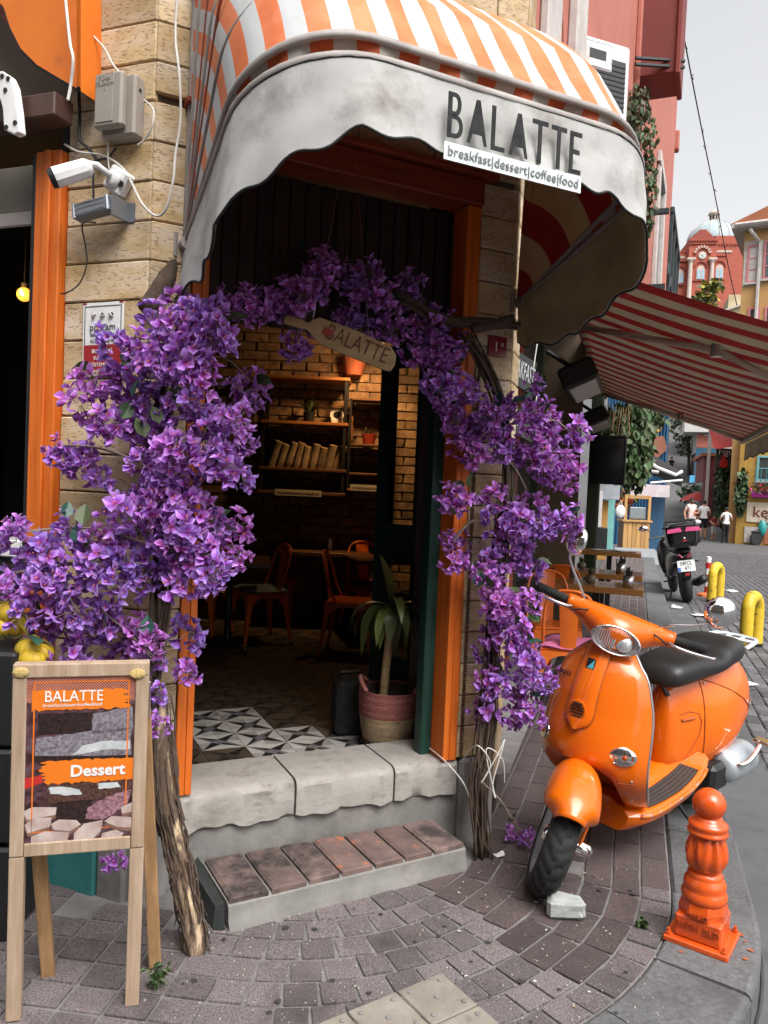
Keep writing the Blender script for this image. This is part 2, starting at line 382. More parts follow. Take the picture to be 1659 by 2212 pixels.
for x in (0, .75, 1.5, 2.3):
    p = arc((RI+RO)/2, A0)+TL*(x+.37); G(T(p.x, p.y, 0, A0+pi/2)).bevbox(-.36, .36, -.142, .142, -.2, .002, .012, .002).build('kerb_stone', m_kerb, kerb)
# concrete gutter strip beside the kerb, then basalt setts
gut = thing('gutter', None, None); gut['kind'] = 'structure'
def gut_piece(a, b): return None
for a, b in zip([rad(v) for v in (-97, -74, -52, -35)], [rad(v) for v in (-74, -52, -35, -18.1)]):
    wedge(RO+.006, RO+.33, a, b, -.2, -.112, 4).build('gutter_slab', m_conc, gut)
x = 0
while x < 15:
    ln = R.uniform(.8, 1.3); MB_ = T(*(arc(RO+.168, A1)+SD*(x+ln/2)), rz=A1+pi/2)
    G(MB_).bevbox(-ln/2+.003, ln/2-.003, -.16, .16, -.2, -.112+R.uniform(-.002, .002), .008, .002).build('gutter_slab', m_conc, gut); x += ln
sett_me = []
for k in range(6):
    g = G(); g.bevbox(-.5, .5, -.5, .5, -1, 0, .09, .05); g.v = [V((p.x, p.y, p.z*.05)) for p in g.v]; sett_me.append(g.mesh('sett', m_sett))
cells = []
oo = RO+.36+1.51-1.51
base_o = (arc(RO+.40, A1)-CRN).dot(SO)
for i in range(0, 34):
    o_ = base_o+i*.112; x = -.9+R.uniform(0, .1)
    while x < 24:
        ln = R.uniform(.13, .21); p = st(x+ln/2, o_); d = p.length
        # keep what the camera can see: right of the kerb, in front of the camera
        if p.y > 2.2 and (p.x/p.y) < .56: cells.append((d, p, ln))
        x += ln
cells.sort(key=lambda c: c[0])
for d, p, ln in cells[:300]:
    link('sett', R.choice(sett_me), road, M=T(p.x, p.y, gz(p.x, p.y)+.012+R.uniform(-.003, .004), A1+pi/2, R.uniform(-.03, .03), R.uniform(-.03, .03)) @ Matrix.Diagonal((ln-.014, .1, 1, 1)))
g = G()
for d, p, ln in cells[300:]:
    c0 = R.uniform(.008, .018); z = gz(p.x, p.y); MM = T(p.x, p.y, z, A1+pi/2)
    a, b = ln/2-.007, .05
    g.add([MM @ V(q) for q in ((-a, -b, 0), (a, -b, 0), (a, b, 0), (-a, b, 0), (-a+.015, -b+.015, c0), (a-.015, -b+.015, c0+R.uniform(-.004, .004)), (a-.015, b-.015, c0), (-a+.015, b-.015, c0+R.uniform(-.004, .004)))], [(4, 5, 6, 7), (0, 1, 5, 4), (1, 2, 6, 5), (2, 3, 7, 6), (3, 0, 4, 7)])
o = g.build('far_setts', m_sett, road); o['kind'] = 'stuff'
# beige tactile tiles with round studs
m_tact = mat('beige_tactile_tile', (.25, .225, .19), .8, c2=(.14, .122, .10), scale=7, detail=9, c3=(.12, .10, .08), s3=10, t3=(.56, .72), bump=.3, bscale=90, rnd=.08)
p0 = onz(954, 2105, 0); d1 = onz(852, 2147, 0)-p0; sd = d1.length; d1.normalize(); d2 = V((-d1.y, d1.x, 0))
if (onz(1033, 2181, 0)-p0).dot(d2) < 0: d2 = -d2
sd = .17
for i in range(3):
    for k in range(2):
        c = p0+d1*(sd*(i+.5))+d2*(sd*(k+.5)); ang = math.atan2(d1.y, d1.x)
        t = struct(G().bevbox(-sd/2+.003, sd/2-.003, -sd/2+.003, sd/2-.003, -.012, .006, .003).build('tactile_tile', m_tact)); t.matrix_world = T(c.x, c.y, .003, ang); W[t] = T(c.x, c.y, .003, ang)
        for a in (-1, 0, 1):
            for b in (-1, 0, 1):
                if (a+b) % 2 == 0: G().lathe([(.0085, .0055), (.0085, .009), (.006, .0105)], 10, T(a*.055, b*.055, 0)).build('stud', m_plast, t)
        t.parent = None
# ================================================================ corner cafe building
m_wallcore = mat('wall_core_render', (.16, .13, .10), .95, world=True)
m_teal = mat('teal_plinth_paint', (.035, .19, .185), .6, c2=(.02, .12, .12), scale=4, bump=.2, bscale=30, c3=(.12, .13, .12), s3=7, t3=(.62, .75))
m_marble = mat('worn_white_marble', (.42, .40, .375), .7, c2=(.21, .19, .165), scale=6, detail=12, stretch=(1, 1, 2.2), c3=(.15, .13, .11), s3=6, t3=(.52, .70), bump=.35, bscale=22)
m_stepbr = mat('red_step_brick', (.20, .135, .12), .85, c2=(.10, .07, .065), scale=9, detail=8, c3=(.035, .028, .026), s3=5, t3=(.46, .60), bump=.5, bscale=50, rnd=.25)
m_stepor = mat('step_brick_with_orange_paint', (.19, .125, .11), .85, c2=(.08, .055, .05), scale=9, c3=(.60, .15, .03), s3=7, t3=(.56, .66), bump=.5, bscale=50)
m_slate = mat('dark_slate', (.03, .036, .034), .7, c2=(.015, .018, .017), scale=9, bump=.3)
m_board = mat('dark_stained_board', (.035, .012, .012), .6, c2=(.012, .006, .006), scale=5, stretch=(8, 8, .5), rnd=.3)
m_lintel = mat('dark_orange_timber', (.30, .045, .012), .6, c2=(.14, .02, .008), scale=5, stretch=(.6, 8, 8), bump=.2, bscale=14)
m_floort = [mat('tile_white', (.62, .60, .56), .35, c3=(.3, .27, .23), s3=9), mat('tile_grey', (.20, .195, .20), .35), mat('tile_black', (.025, .023, .023), .35), mat('tile_pale_grey', (.42, .40, .385), .35, c3=(.25, .22, .19), s3=9)]
m_brick = mat('old_yellow_brick', (.34, .22, .12), .85, c2=(.16, .09, .05), scale=14, detail=8, c3=(.10, .055, .035), s3=11, t3=(.5, .7), bump=.8, bscale=45, rnd=.3)
FLZ = .24
cafe = thing('cafe_building', 'corner cafe of pitted travertine slabs with open doorway between orange jambs', 'building', FC)
def cbox(name, m, *a, b=.003, F=FC, parent=None): return G(cafe_inv @ F).bevbox(*a, b).build(name, m, parent or cafe)
cafe_inv = FC.inverted()
# wall cores
cbox('wall', m_wallcore, .0, .145, .025, .28, 0, 2.76); cbox('wall', m_wallcore, 1.306, 1.49, .025, .28, 0, 2.76)
cbox('wall', m_wallcore, 0, 1.49, .025, .28, 2.76, 6.5)
cbox('wall', m_wallcore, -.36, .0, .025, .27, 0, 6.5, F=FL); cbox('wall', m_wallcore, -4, -.36, .025, .27, 2.75, 6.5, F=FL)
# travertine slabs, course by course
panel_z0 = 2.869-.133*21
def panels(F, s0, s1, z0, z1, ln=None, off=0):
    k = 0; z = panel_z0
    while z < z1:
        a, b = max(z, z0), min(z+.133, z1)
        if b-a > .03:
            x = s0
            cuts = [s0, s1]
            if ln:
                cuts = [s0]; x = s0+ln*(.5 if k % 2 else 1)
                while x < s1-.08: cuts.append(x); x += ln*R.uniform(.85, 1.15)
                cuts.append(s1)
            for c0, c1 in zip(cuts[:-1], cuts[1:]):
                d = R.uniform(-.002, .003)
                G(cafe_inv @ F).bevbox(c0+.0015, c1-.0015, d, .024, a+.0025, b-.0025, .004, .0012).build('stone_panel', m_trav, cafe)
        z += .133; k += 1
panels(FL, -.358, -.001, .30, 4.9); panels(FC, .001, .143, .34, 2.76); panels(FC, 1.31, 1.493, .34, 2.76); panels(FC, 0.001, 1.493, 2.762, 4.3, .38)
panels(FS, .012, .20, .2, 3.9)
cbox('wall', m_wallcore, .0, .21, .025, .3, 0, 6.5, F=FS)
G(cafe_inv @ FC).bevbox(-.03, 1.54, -.06, .02, 3.72, 3.80, .01).build('cornice', m_trav, cafe)
# plinth, jambs, lintel
G(cafe_inv @ FL).bevbox(-4, -.12, -.035, .02, -.05, .30, .008, .003).build('plinth', m_teal, cafe)
G(cafe_inv @ FL).bevbox(-.118, .0, -.03, .02, -.05, .30, .01, .004).build('plinth', m_plast, cafe)
G(cafe_inv @ FC).bevbox(-.012, .125, -.02, .03, -.05, .335, .015, .006).build('plinth', m_plast, cafe)
G(cafe_inv @ FC).bevbox(1.325, 1.50, -.02, .03, -.05, .335, .015, .006).build('plinth', m_plast, cafe)
for a, b, gx in ((.146, .205, .18), (1.242, 1.306, 1.268)):
    j = G(cafe_inv @ FC).bevbox(a, b, -.004, .11, .337, 2.63, .003).build('door_jamb', m_orange_paint, cafe)
    G(cafe_inv @ FC).bevbox(min(gx, gx+.018 if a < 1 else gx), gx+.004, -.009, .0, .34, 2.625, .002).build('moulding', m_orange_paint, j)
G(cafe_inv @ FC).bevbox(.14, 1.31, -.02, .12, 2.632, 2.735, .006).build('lintel', m_lintel, cafe)
G(cafe_inv @ FC).bevbox(.10, 1.36, -.05, .10, 2.737, 2.758, .004).build('lintel_cap', m_lintel, cafe)
x = .21
while x < 1.24:
    w_ = min(.062, 1.24-x); G(cafe_inv @ FC).bevbox(x+.002, x+w_-.002, .13+R.uniform(-.002, .002), .15, 2.06, 2.63, .003).build('transom_board', m_board, cafe); x += .064
# interior shell: partition, back wall of brick, ceiling
BY = 6.75
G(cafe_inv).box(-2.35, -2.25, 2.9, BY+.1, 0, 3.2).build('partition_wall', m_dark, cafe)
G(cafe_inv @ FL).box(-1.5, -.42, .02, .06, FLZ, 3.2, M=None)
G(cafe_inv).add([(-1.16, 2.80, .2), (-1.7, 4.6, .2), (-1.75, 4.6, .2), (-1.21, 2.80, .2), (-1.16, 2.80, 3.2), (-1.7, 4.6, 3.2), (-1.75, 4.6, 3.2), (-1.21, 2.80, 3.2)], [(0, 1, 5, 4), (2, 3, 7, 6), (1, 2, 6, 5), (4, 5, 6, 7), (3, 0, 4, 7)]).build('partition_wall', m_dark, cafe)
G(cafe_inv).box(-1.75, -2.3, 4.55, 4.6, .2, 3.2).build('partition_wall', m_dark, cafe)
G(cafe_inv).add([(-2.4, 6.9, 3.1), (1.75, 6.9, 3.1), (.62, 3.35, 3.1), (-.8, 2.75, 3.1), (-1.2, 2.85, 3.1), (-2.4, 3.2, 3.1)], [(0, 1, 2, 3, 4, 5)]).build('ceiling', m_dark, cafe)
brickwall = struct(G().box(-2.3, 1.7, BY+.012, BY+.25, FLZ-.1, 3.15).build('brick_wall', mat('dark_brick_mortar', (.10, .07, .045), .95, scale=20, bump=.6)))
bm_ = []
for k in range(5):
    g = G(); g.bevbox(-.5, .5, 0, 1, -.5, .5, .045, .035); g.v = [V((p.x*.208, p.y*.03, p.z*.068)) for p in g.v]; bm_.append(g.mesh('brick', m_brick))
z = .52; row = 0
while z < 2.86:
    x = -1.62+(.11 if row % 2 else 0)
    while x < .42: link('brick', R.choice(bm_), brickwall, M=T(x, BY-.012+R.uniform(-.006, .006), z, 0, R.uniform(-.03, .03), R.uniform(-.015, .015)) @ Matrix.Diagonal((R.uniform(.93, 1.02), 1, R.uniform(.93, 1.05), 1))); x += .222
    z += .0785; row += 1
# tiled floor
floor = struct(G().add([(-2.4, 6.9, FLZ-.006), (1.7, 6.9, FLZ-.006), (.60, 3.35, FLZ-.006), (-.75, 2.75, FLZ-.006), (-1.2, 2.85, FLZ-.006), (-2.4, 3.0, FLZ-.006)], [(0, 1, 2, 3, 4, 5)]).build('tiled_floor', m_mortar))
g = G(); a = .0985; d = .036; zt = 0
Cn = [(a, a), (-a, a), (-a, -a), (a, -a)]; Mn = [(a, 0), (0, a), (-a, 0), (0, -a)]; Dn = [(d, 0), (0, d), (-d, 0), (0, -d)]
def t3(*p): return [(x, y, zt) for x, y in p]
g.add(t3(*Dn), [(0, 1, 2, 3)], 1)
for i in range(4):
    C0, D0, D1, M1, Cq = Cn[i], Dn[i], Dn[(i+1) % 4], Mn[(i+1) % 4], Cn[(i+1) % 4]
    mid = ((D0[0]+D1[0])/2, (D0[1]+D1[1])/2)
    g.add(t3(C0, mid, D0), [(0, 1, 2)], 2); g.add(t3(C0, D1, mid), [(0, 1, 2)], 1 if i % 2 else 2)
    g.add(t3(C0, M1, D1), [(0, 1, 2)], 0); g.add(t3(M1, Cq, D1), [(0, 1, 2)], 3 if i % 2 else 0)
g.box(-a, a, -a, a, -.005, -.0004); tile_me = g.mesh('floor_tile', m_floort); tile_dim = g.mesh('floor_tile', [mat('tile_brown_dim', (.115, .085, .06), .4, c3=(.06, .045, .032), s3=9), mat('tile_grey_dim', (.06, .055, .05), .4), mat('tile_black_dim', (.02, .017, .015), .4), mat('tile_umber_dim', (.085, .062, .045), .4)])  # interior dimness put into colour: darker copy of the tiles beyond the door
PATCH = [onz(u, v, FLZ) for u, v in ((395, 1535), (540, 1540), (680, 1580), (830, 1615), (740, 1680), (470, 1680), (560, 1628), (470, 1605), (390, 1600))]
def lit_patch(p):
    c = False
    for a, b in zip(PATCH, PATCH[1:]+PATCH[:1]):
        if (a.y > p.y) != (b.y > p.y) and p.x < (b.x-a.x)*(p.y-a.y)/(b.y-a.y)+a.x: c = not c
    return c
cnt = 0
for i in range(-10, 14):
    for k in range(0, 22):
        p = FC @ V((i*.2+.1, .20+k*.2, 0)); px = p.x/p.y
        if p.y < 6.7 and -.27 < px < .13 and p.y > 2.9: link('floor_tile', tile_me if lit_patch(p) else tile_dim, floor, M=T(p.x, p.y, FLZ+R.uniform(-.001, .0008), math.atan2(.431, .902)+pi/2*R.randint(0, 3))); cnt += 1
# threshold of worn marble and the plastered riser
thr = thing('marble_threshold', 'cracked worn white marble threshold under the open cafe door', 'threshold', FC @ T(.66, 0, 0)); ti = W[thr].inverted()
for a, b in ((.128, .60), (.605, 1.02), (1.025, 1.318)):
    g = G(ti @ FC); nx = 22; rings = []
    for i in range(nx+1):
        x = a+.002+(b-a-.004)*i/nx; e1 = .004*sin(x*31)+R.uniform(-.002, .003); e2 = .006*sin(x*23+1)+.004*sin(x*57)+R.uniform(-.002, .002); e3 = R.uniform(-.002, .002)
        rings.append([(x, .30, .188), (x, .30, .334+e3*.5), (x, .16, .336+e3*.4), (x, .03+e1, .336+e3*.5), (x, .010+e1*.6, .328+e3), (x, e2*.5, .312), (x, e3, .25), (x, e2*.8, .20+e2), (x, .03, .188)])
    g.loft(rings).build('marble_block', m_marble, thr, auto=35)
G(ti @ FC).bevbox(.125, 1.34, .022, .30, -.05, .19, .004, .003).build('riser', m_plast, thr)
step = thing('brick_doorstep', 'low doorstep topped with seven dark red bricks, edges grey with cement', 'step', T(-.04, 2.75, 0))
A = V((-.455, 2.476, 0)); B = V((.372, 2.955, 0)); Cc = V((-.600, 2.735, 0)); Dd = V((.256, 3.165, 0))
si = W[step].inverted()
def sq(u, v, z): p = (A*(1-u)+B*u)*(1-v)+(Cc*(1-u)+Dd*u)*v; return si @ V((p.x, p.y, z))
g = G(); rings = []
for i in range(25):
    u = i/24; e = R.uniform(-.012, .006); rings.append([sq(u, 1, -.03), sq(u, 1, .084), sq(u, .03, .084), sq(u, -.025+e*.3, .074), sq(u, -.04+e*.5, .03), sq(u, -.10+e, -.0), sq(u, -.10, -.03)])
g.loft(rings).build('step_body', m_plast, step, auto=40)
us = [0, .155, .30, .435, .575, .71, .845, 1.0]
for i, (u0, u1) in enumerate(zip(us[:-1], us[1:])):
    vs = []
    for z, ins in ((.074, 0), (.094, 0), (.100, .012)):
        for u, v in ((u0+.006+ins, .0+ins*1.5), (u1-.006-ins, .0+ins*1.5), (u1-.006-ins, .97-ins), (u0+.006+ins, .97-ins)): vs.append(sq(u, v, z)+V((R.uniform(-.002, .002), R.uniform(-.002, .002), R.uniform(-.0015, .0015))))
    fs = [(8, 9, 10, 11)]+[(k+4*l, (k+1) % 4+4*l, (k+1) % 4+4*l+4, k+4*l+4) for l in (0, 1) for k in range(4)]
    G().add(vs, fs).build('step_brick', m_stepor if i in (3, 4, 5) else m_stepbr, step)
G().add([sq(-.012, -.05, -.02), sq(-.012, 1.06, -.02), sq(-.012, 1.06, .10), sq(-.012, -.0, .085), sq(-.05, .02, -.02), sq(-.05, 1.0, -.02), sq(-.05, .95, .09), sq(-.04, .05, .075)], [(0, 1, 2, 3), (7, 6, 5, 4), (0, 4, 5, 1), (1, 5, 6, 2), (2, 6, 7, 3), (3, 7, 4, 0)]).build('end_slab', m_slate, step)
# green folding door, leaves swung inside
m_green = mat('dark_green_door_paint', (.012, .055, .040), .4, c2=(.006, .025, .02), scale=6, stretch=(6, 6, .5), bump=.15, bscale=20, c3=(.10, .14, .11), s3=22, t3=(.68, .74))
m_pane = mat('door_glass', (.9, .95, .95), .03, trans=1., ior=1.1, var=.01)
door = thing('folding_door', 'dark green panelled folding door swung inwards beside the potted plant', 'door', T(.27, 3.25, FLZ))
di = W[door].inverted()
def leaf(p, q, z0, z1, panes, th=.04):
    x = (q-p); ln = x.length; F = frame(p, x); g = G(di @ F); zs = sorted(z for pr in panes for z in pr); m = .075
    L = g.box(0, m, 0, th, z0, z1).box(ln-m, ln, 0, th, z0, z1)
    edges = [z0]+[z for pr in panes for z in pr]+[z1]
    for a, b in zip(edges[0::2], edges[1::2]): L.box(m+.001, ln-m-.001, .002, th-.002, a, b)
    lo = L.build('door_leaf', m_green, door, bevel=.003)
    for a, b in panes:
        G(di @ F).box(m-.004, ln-m+.004, .016, .020, a-.004, b+.004).build('pane', m_pane, lo)
        for y0 in (-.004, th-.006):
            gg = G(di @ F); gg.box(m, m+.012, y0, y0+.010, a, b).box(ln-m-.012, ln-m, y0, y0+.010, a, b).box(m+.012, ln-m-.012, y0, y0+.010, a, a+.012).box(m+.012, ln-m-.012, y0, y0+.010, b-.012, b).build('moulding', m_green, lo)
    return lo
z0, z1 = FLZ+.012, 2.18
l1 = leaf(V((.235, 3.62, 0)), V((.292, 3.255, 0)), z0, z1, [(z0+.3, z0+.55), (z0+.72, z0+.92), (z0+1.05, z1-.1)])
l2 = leaf(V((-.045, 3.95, 0)), V((.205, 3.70, 0)), z0, z1, [(z0+.36, z0+.56), (z0+.68, z0+.86), (z0+1.02, z1-.1)])
for zz in (.5, 1.14, 1.9): G(di).box(.205, .222, 3.655, 3.69, zz, zz+.09).build('hinge', m_steel, l2)
G(di @ FC).bevbox(1.19, 1.241, .10, .16, FLZ+.01, 2.2, .003).build('door_frame', m_green, door)
# ================================================================ striped hoop awning over the door
def fabric(name, c, c2, rough=.8, tr=.25, c3=None, t3=(.5, .75), s3=4, world=False, tint=None):
    m = mat(name, c, rough, c2=c2, scale=3.5, detail=9, c3=c3, s3=s3, t3=t3, bump=.25, bscale=7, world=world)
    nt = m.node_tree; p = nt.nodes['Principled BSDF']; out = nt.nodes['Material Output']; t = nt.nodes.new('ShaderNodeBsdfTranslucent'); mx = nt.nodes.new('ShaderNodeMixShader'); mx.inputs[0].default_value = tr
    nt.links.new(p.inputs['Base Color'].links[0].from_socket, t.inputs[0]); nt.links.new(p.outputs[0], mx.inputs[1]); nt.links.new(t.outputs[0], mx.inputs[2]); nt.links.new(mx.outputs[0], out.inputs[0]); return m
m_aw_o = fabric('orange_awning_cloth', (.72, .20, .075), (.55, .13, .04), c3=(.80, .32, .17), t3=(.45, .8), tr=.15)
m_aw_w = fabric('white_awning_cloth', (.56, .58, .59), (.44, .46, .465), c3=(.36, .35, .33), t3=(.55, .8), tr=.15)
m_val = fabric('grey_white_valance_cloth', (.50, .50, .49), (.38, .375, .365), c3=(.19, .17, .155), t3=(.50, .76), s3=4.2, tr=.10)
m_pipe = mat('black_piping', (.012, .014, .014), .6)
m_rail = mat('dusty_aluminium_rail', (.34, .315, .30), .65, .2, c2=(.20, .175, .165))
m_letter = mat('faded_black_lettering', (.022, .023, .025), .9, c2=(.05, .05, .052), scale=40, spec=.1)
S0, S1, ZP = .116, 1.509, 2.269
def ucurve(r, rc, n=10, m=20):
    """(s, t, arc length) along a U-shaped hoop"""
    P = [(S0, (r-rc)*i/m) for i in range(m)]+[(S0+rc-rc*cos(a), r-rc+rc*sin(a)) for a in [pi/2*i/n for i in range(n)]]
    P += [(S0+rc+(S1-S0-2*rc)*i/m, r) for i in range(m)]+[(S1-rc+rc*sin(a), r-rc+rc*cos(a)) for a in [pi/2*i/n for i in range(n)]]
    P += [(S1, (r-rc)*(1-i/m)) for i in range(m+1)]
    L = [0]
    for a, b in zip(P[:-1], P[1:]): L.append(L[-1]+math.hypot(a[0]-b[0], a[1]-b[1]))
    return P, L
def hoop_at(q, th, r, rc):
    """point at fraction q of the hoop length, hoop turned by th about the pivot line"""
    P, L = UC.setdefault((round(r, 4), round(rc, 4)), ucurve(r, rc)); d = q*L[-1]
    lo, hi = 0, len(L)-1
    while hi-lo > 1:
        k = (lo+hi)//2
        if L[k] <= d: lo = k
        else: hi = k
    f = (d-L[lo])/max(1e-9, L[hi]-L[lo]); s_ = P[lo][0]*(1-f)+P[hi][0]*f; t_ = P[lo][1]*(1-f)+P[hi][1]*f
    return V((s_, -t_*cos(th), ZP+t_*sin(th)))
UC = {}
aw = thing('striped_awning', 'orange and white striped hoop awning with grey scalloped valance over cafe door', 'awning', FC @ T(.81, 0, ZP))
ai = W[aw].inverted()
TH = [rad(a) for a in (18.4, 23.2, 42, 62, 80, 88)]; RR = [.941, .933, .925, .94, 1.0, 1.08]; RC = [.334, .325, .31, .27, .17, .08]
NQ = 96
def cloth(rings):
    g = G(ai @ FC); n = len(rings[0])
    vs = [p for r in rings for p in r]; g.v = [g.M @ p for p in vs]
    for i in range(len(rings)-1):
        for k in range(n-1): g.f.append((i*n+k, i*n+k+1, (i+1)*n+k+1, (i+1)*n+k)); g.m.append(1 if (k//2) % 2 else 0)
    return g
rings = []
for a in range(1, 5):
    for j in range(5 if a < 4 else 6):
        t = j/5; th = TH[a]*(1-t)+TH[a+1]*t; rr = RR[a]*(1-t)+RR[a+1]*t; sag = .018*sin(pi*t)
        rings.append([hoop_at(k/NQ, th, rr-sag*(.4+.6*sin(k*.9)**2)-.0, RC[a]*(1-t)+RC[a+1]*t) for k in range(NQ+1)])
cloth(rings).build('canopy_cloth', [m_aw_w, m_aw_o], aw, smooth=True)
m_in_r = fabric('red_shaded_cloth', (.36, .020, .012), (.26, .012, .008), tr=.12); m_in_c = fabric('cream_shaded_cloth', (.58, .46, .24), (.46, .35, .17), tr=.2)  # shaded underside tones of the striped cloth, painted as a second layer
rings2 = [[p+(V((.81, -.3, ZP))-p).normalized()*.009 for p in r] for r in rings]
gl = cloth(rings2); gl.m = [(1 if (k//4) % 2 else 0) for i in range(len(rings2)-1) for k in range(NQ)]
gl.build('canopy_shaded_inside', [m_in_c, m_in_r], aw, smooth=True)
rings = []
for j in range(7):
    t = j/6; th = TH[0]*(1-t)+TH[1]*t; dip = .055*sin(pi*t)
    rings.append([hoop_at(k/NQ, th+.006*sin(k*1.7)*sin(pi*t), (RR[0]*(1-t)+RR[1]*t)-dip*(.75+.35*sin(k*.8+1)), .33) for k in range(NQ+1)])
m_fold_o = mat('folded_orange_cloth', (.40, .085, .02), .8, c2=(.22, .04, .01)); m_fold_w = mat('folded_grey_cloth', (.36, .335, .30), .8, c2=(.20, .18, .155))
cloth(rings).build('folded_cloth', [m_fold_w, m_fold_o], aw, smooth=True)
for a, (th, r, rc) in enumerate(zip(TH, RR, RC)):
    ins = 0 if a < 2 else .012
    pts = [hoop_at(k/60, th, r-ins, rc) for k in range(61)]
    G(ai @ FC).tube(pts, .0095 if a < 2 else .008, 8, flat=1.4 if a < 2 else 1).build('front_rail' if a == 0 else 'hoop', m_rail, aw, smooth=True)
# raised seams on the left gusset
m_seam = mat('red_brown_cord', (.25, .06, .03), .6)
for th, q1 in ((rad(55), .42), (rad(70), .42)):
    pts = [hoop_at(k/40*q1, th, *((.985, .28) if th < 1.1 else (1.024, .22))) for k in range(41)]; G(ai @ FC).tube(pts, .005, 6).build('seam_cord', m_seam, aw, smooth=True)
# valance
def vdrop(q):
    e = min(q, 1-q); b = max(0, sin(pi*e/.36)) if e < .36 else 0
    return .200+.105*b-.03*max(0, 1-e/.05)+.011*sin(q*2*pi*18.5+1.0)
def vpt(q, t):
    p = hoop_at(q, TH[0], RR[0]+.006, RC[0]); d = vdrop(q)*t
    w_ = .012*sin(q*37)*t+.007*sin(q*83+2)*t*t+.004*sin(q*170+t*5)*t*(1-t)*2+.006*sin(q*23+t*9)*t*(1-t)*2
    ctr = V((.81, -.35, 0)); out = V((p.x-ctr.x, p.y-ctr.y, 0)).normalized()
    return p+out*(w_+.02*t)-V((0, 0, d))
val = G(ai @ FC).grid(lambda u, t: vpt(u, t), 180, 8).build('valance', m_val, aw, smooth=True)
G(ai @ FC).tube([vpt(k/180, 1.0) for k in range(181)], .0042, 6).build('piping', m_pipe, val, smooth=True)
G(ai @ FC).tube([vpt(k/180, .02)+V((0, 0, -.004)) for k in range(181)], .0035, 5).build('valance_rail', m_pipe, val, smooth=True)
m_tan = fabric('tan_backlit_valance', (.50, .40, .23), (.38, .29, .15), c3=(.20, .15, .08), t3=(.58, .75), s3=4, tr=.55)  # tan of the backlit cloth put into colour on its inner face
def vin(u, t): p = vpt(u, t*.985); ctr = V((.81, -.35, 0)); return p-V((p.x-ctr.x, p.y-ctr.y, 0)).normalized()*.006
G(ai @ FC).grid(vin, 180, 8).build('backlit_inside', m_tan, val, smooth=True)
# lettering on the valance
yv = -RR[0]*cos(TH[0])-.030
def vfront(u, v): return FC.inverted() @ onp(u, v, FC @ V((0, yv, 0)), (FC.to_3x3() @ V((0, 1, 0))))
def stroke_letter(ch, x, z, w, h, t):
    g = G(); b = lambda x0, x1, z0, z1: g.box(x0, x1, -.0012, .0012, z0, z1)
    if ch == 'B':
        b(0, t, 0, h); n = 8
        for z0, hh, ww in ((0, h*.52, w), (h*.48, h*.52, w*.85)):
            P = [(t, z0+hh-t)]+[(ww-hh*.3+hh*.3*sin(pi*i/n), z0+hh/2+(hh/2-t/2)*cos(pi*i/n)) for i in range(n+1)]+[(t, z0+t)]
            pp = [(t, z0+hh)]+[(ww*.55+ww*.45*sin(pi*i/n), z0+hh/2+hh/2*cos(pi*i/n)) for i in range(n+1)]+[(t, z0)]
            qq = [(t, z0+hh-t)]+[(ww*.5+(ww*.5-t)*sin(pi*i/n), z0+hh/2+(hh/2-t)*cos(pi*i/n)) for i in range(n+1)]+[(t, z0+t)]
            m = len(pp); g.add([(a, -.0012, c) for a, c in pp]+[(a, -.0012, c) for a, c in qq], [(i, i+1, i+1+m, i+m) for i in range(m-1)])
    if ch == 'A': g.add([(q[0], -.0012, q[1]) for q in ((0, 0), (w*.16, 0), (w*.28, h*.22), (w*.72, h*.22), (w*.84, 0), (w, 0), (w*.6, h), (w*.4, h))], [(0, 1, 2, 7), (2, 3, 6, 7), (3, 4, 5, 6)])
    if ch == 'L': b(0, t, 0, h); b(t, w, 0, t)
    if ch == 'T': b(w/2-t/2, w/2+t/2, 0, h-t); b(0, w, h-t, h)
    if ch == 'E': b(0, t, 0, h); b(t, w, 0, t); b(t, w, h-t, h); b(t, w*.85, h*.47, h*.47+t)
    g.v = [V((p.x+x, p.y, p.z+z)) for p in g.v]; return g
pB = vfront(960, 302); pE = vfront(1247, 386); LH = .118
tot = pE.x-pB.x; zB = pB.z; zE = pE.z
wds = dict(B=.85, A=1.15, L=.8, T=.95, E=.75); word = 'BALATTE'; gap = .22; un = tot/(sum(wds[c] for c in word)+gap*6); x = 0
for i, ch in enumerate(word):
    w_ = wds[ch]*un; q = FC @ T(pB.x, yv-.012, pB.z+.004)
    g = stroke_letter(ch, x, (zE-zB)*x/tot, w_, LH, .0125); g.M = I4
    o = g.build('letter', m_letter, val, local=True)
    o.data.transform(W[val].inverted() @ q); x += w_+gap*un
m_plate = mat('white_sign_strip', (.72, .78, .78), .5, var=.04); m_grey = mat('grey_print', (.18, .19, .20), .6)
pa = vfront(953, 328); pb = vfront(1247, 404); ang = math.atan2(pb.z-pa.z, pb.x-pa.x); ln = math.hypot(pb.x-pa.x, pb.z-pa.z)
PM = FC @ T(pa.x, yv-.014, pa.z, 0, 0, -ang)
pl = G(W[val].inverted() @ PM).box(0, ln, -.0015, .0015, -.023, .023).build('sign_strip', m_plate, val)
text('breakfast|dessert|coffee|food', 'lettering', PM @ T(ln/2, -.004, 0), .037, m_grey, val, .0008)
# pivots
for s_ in (S0, S1): G(ai @ FC).tube([(s_, .0, ZP), (s_, -.05, ZP)], .022, 10).tube([(s_-.03, .0, ZP-.04), (s_-.03, .0, ZP+.04)], .008, 6).build('pivot_bracket', m_rail, aw)

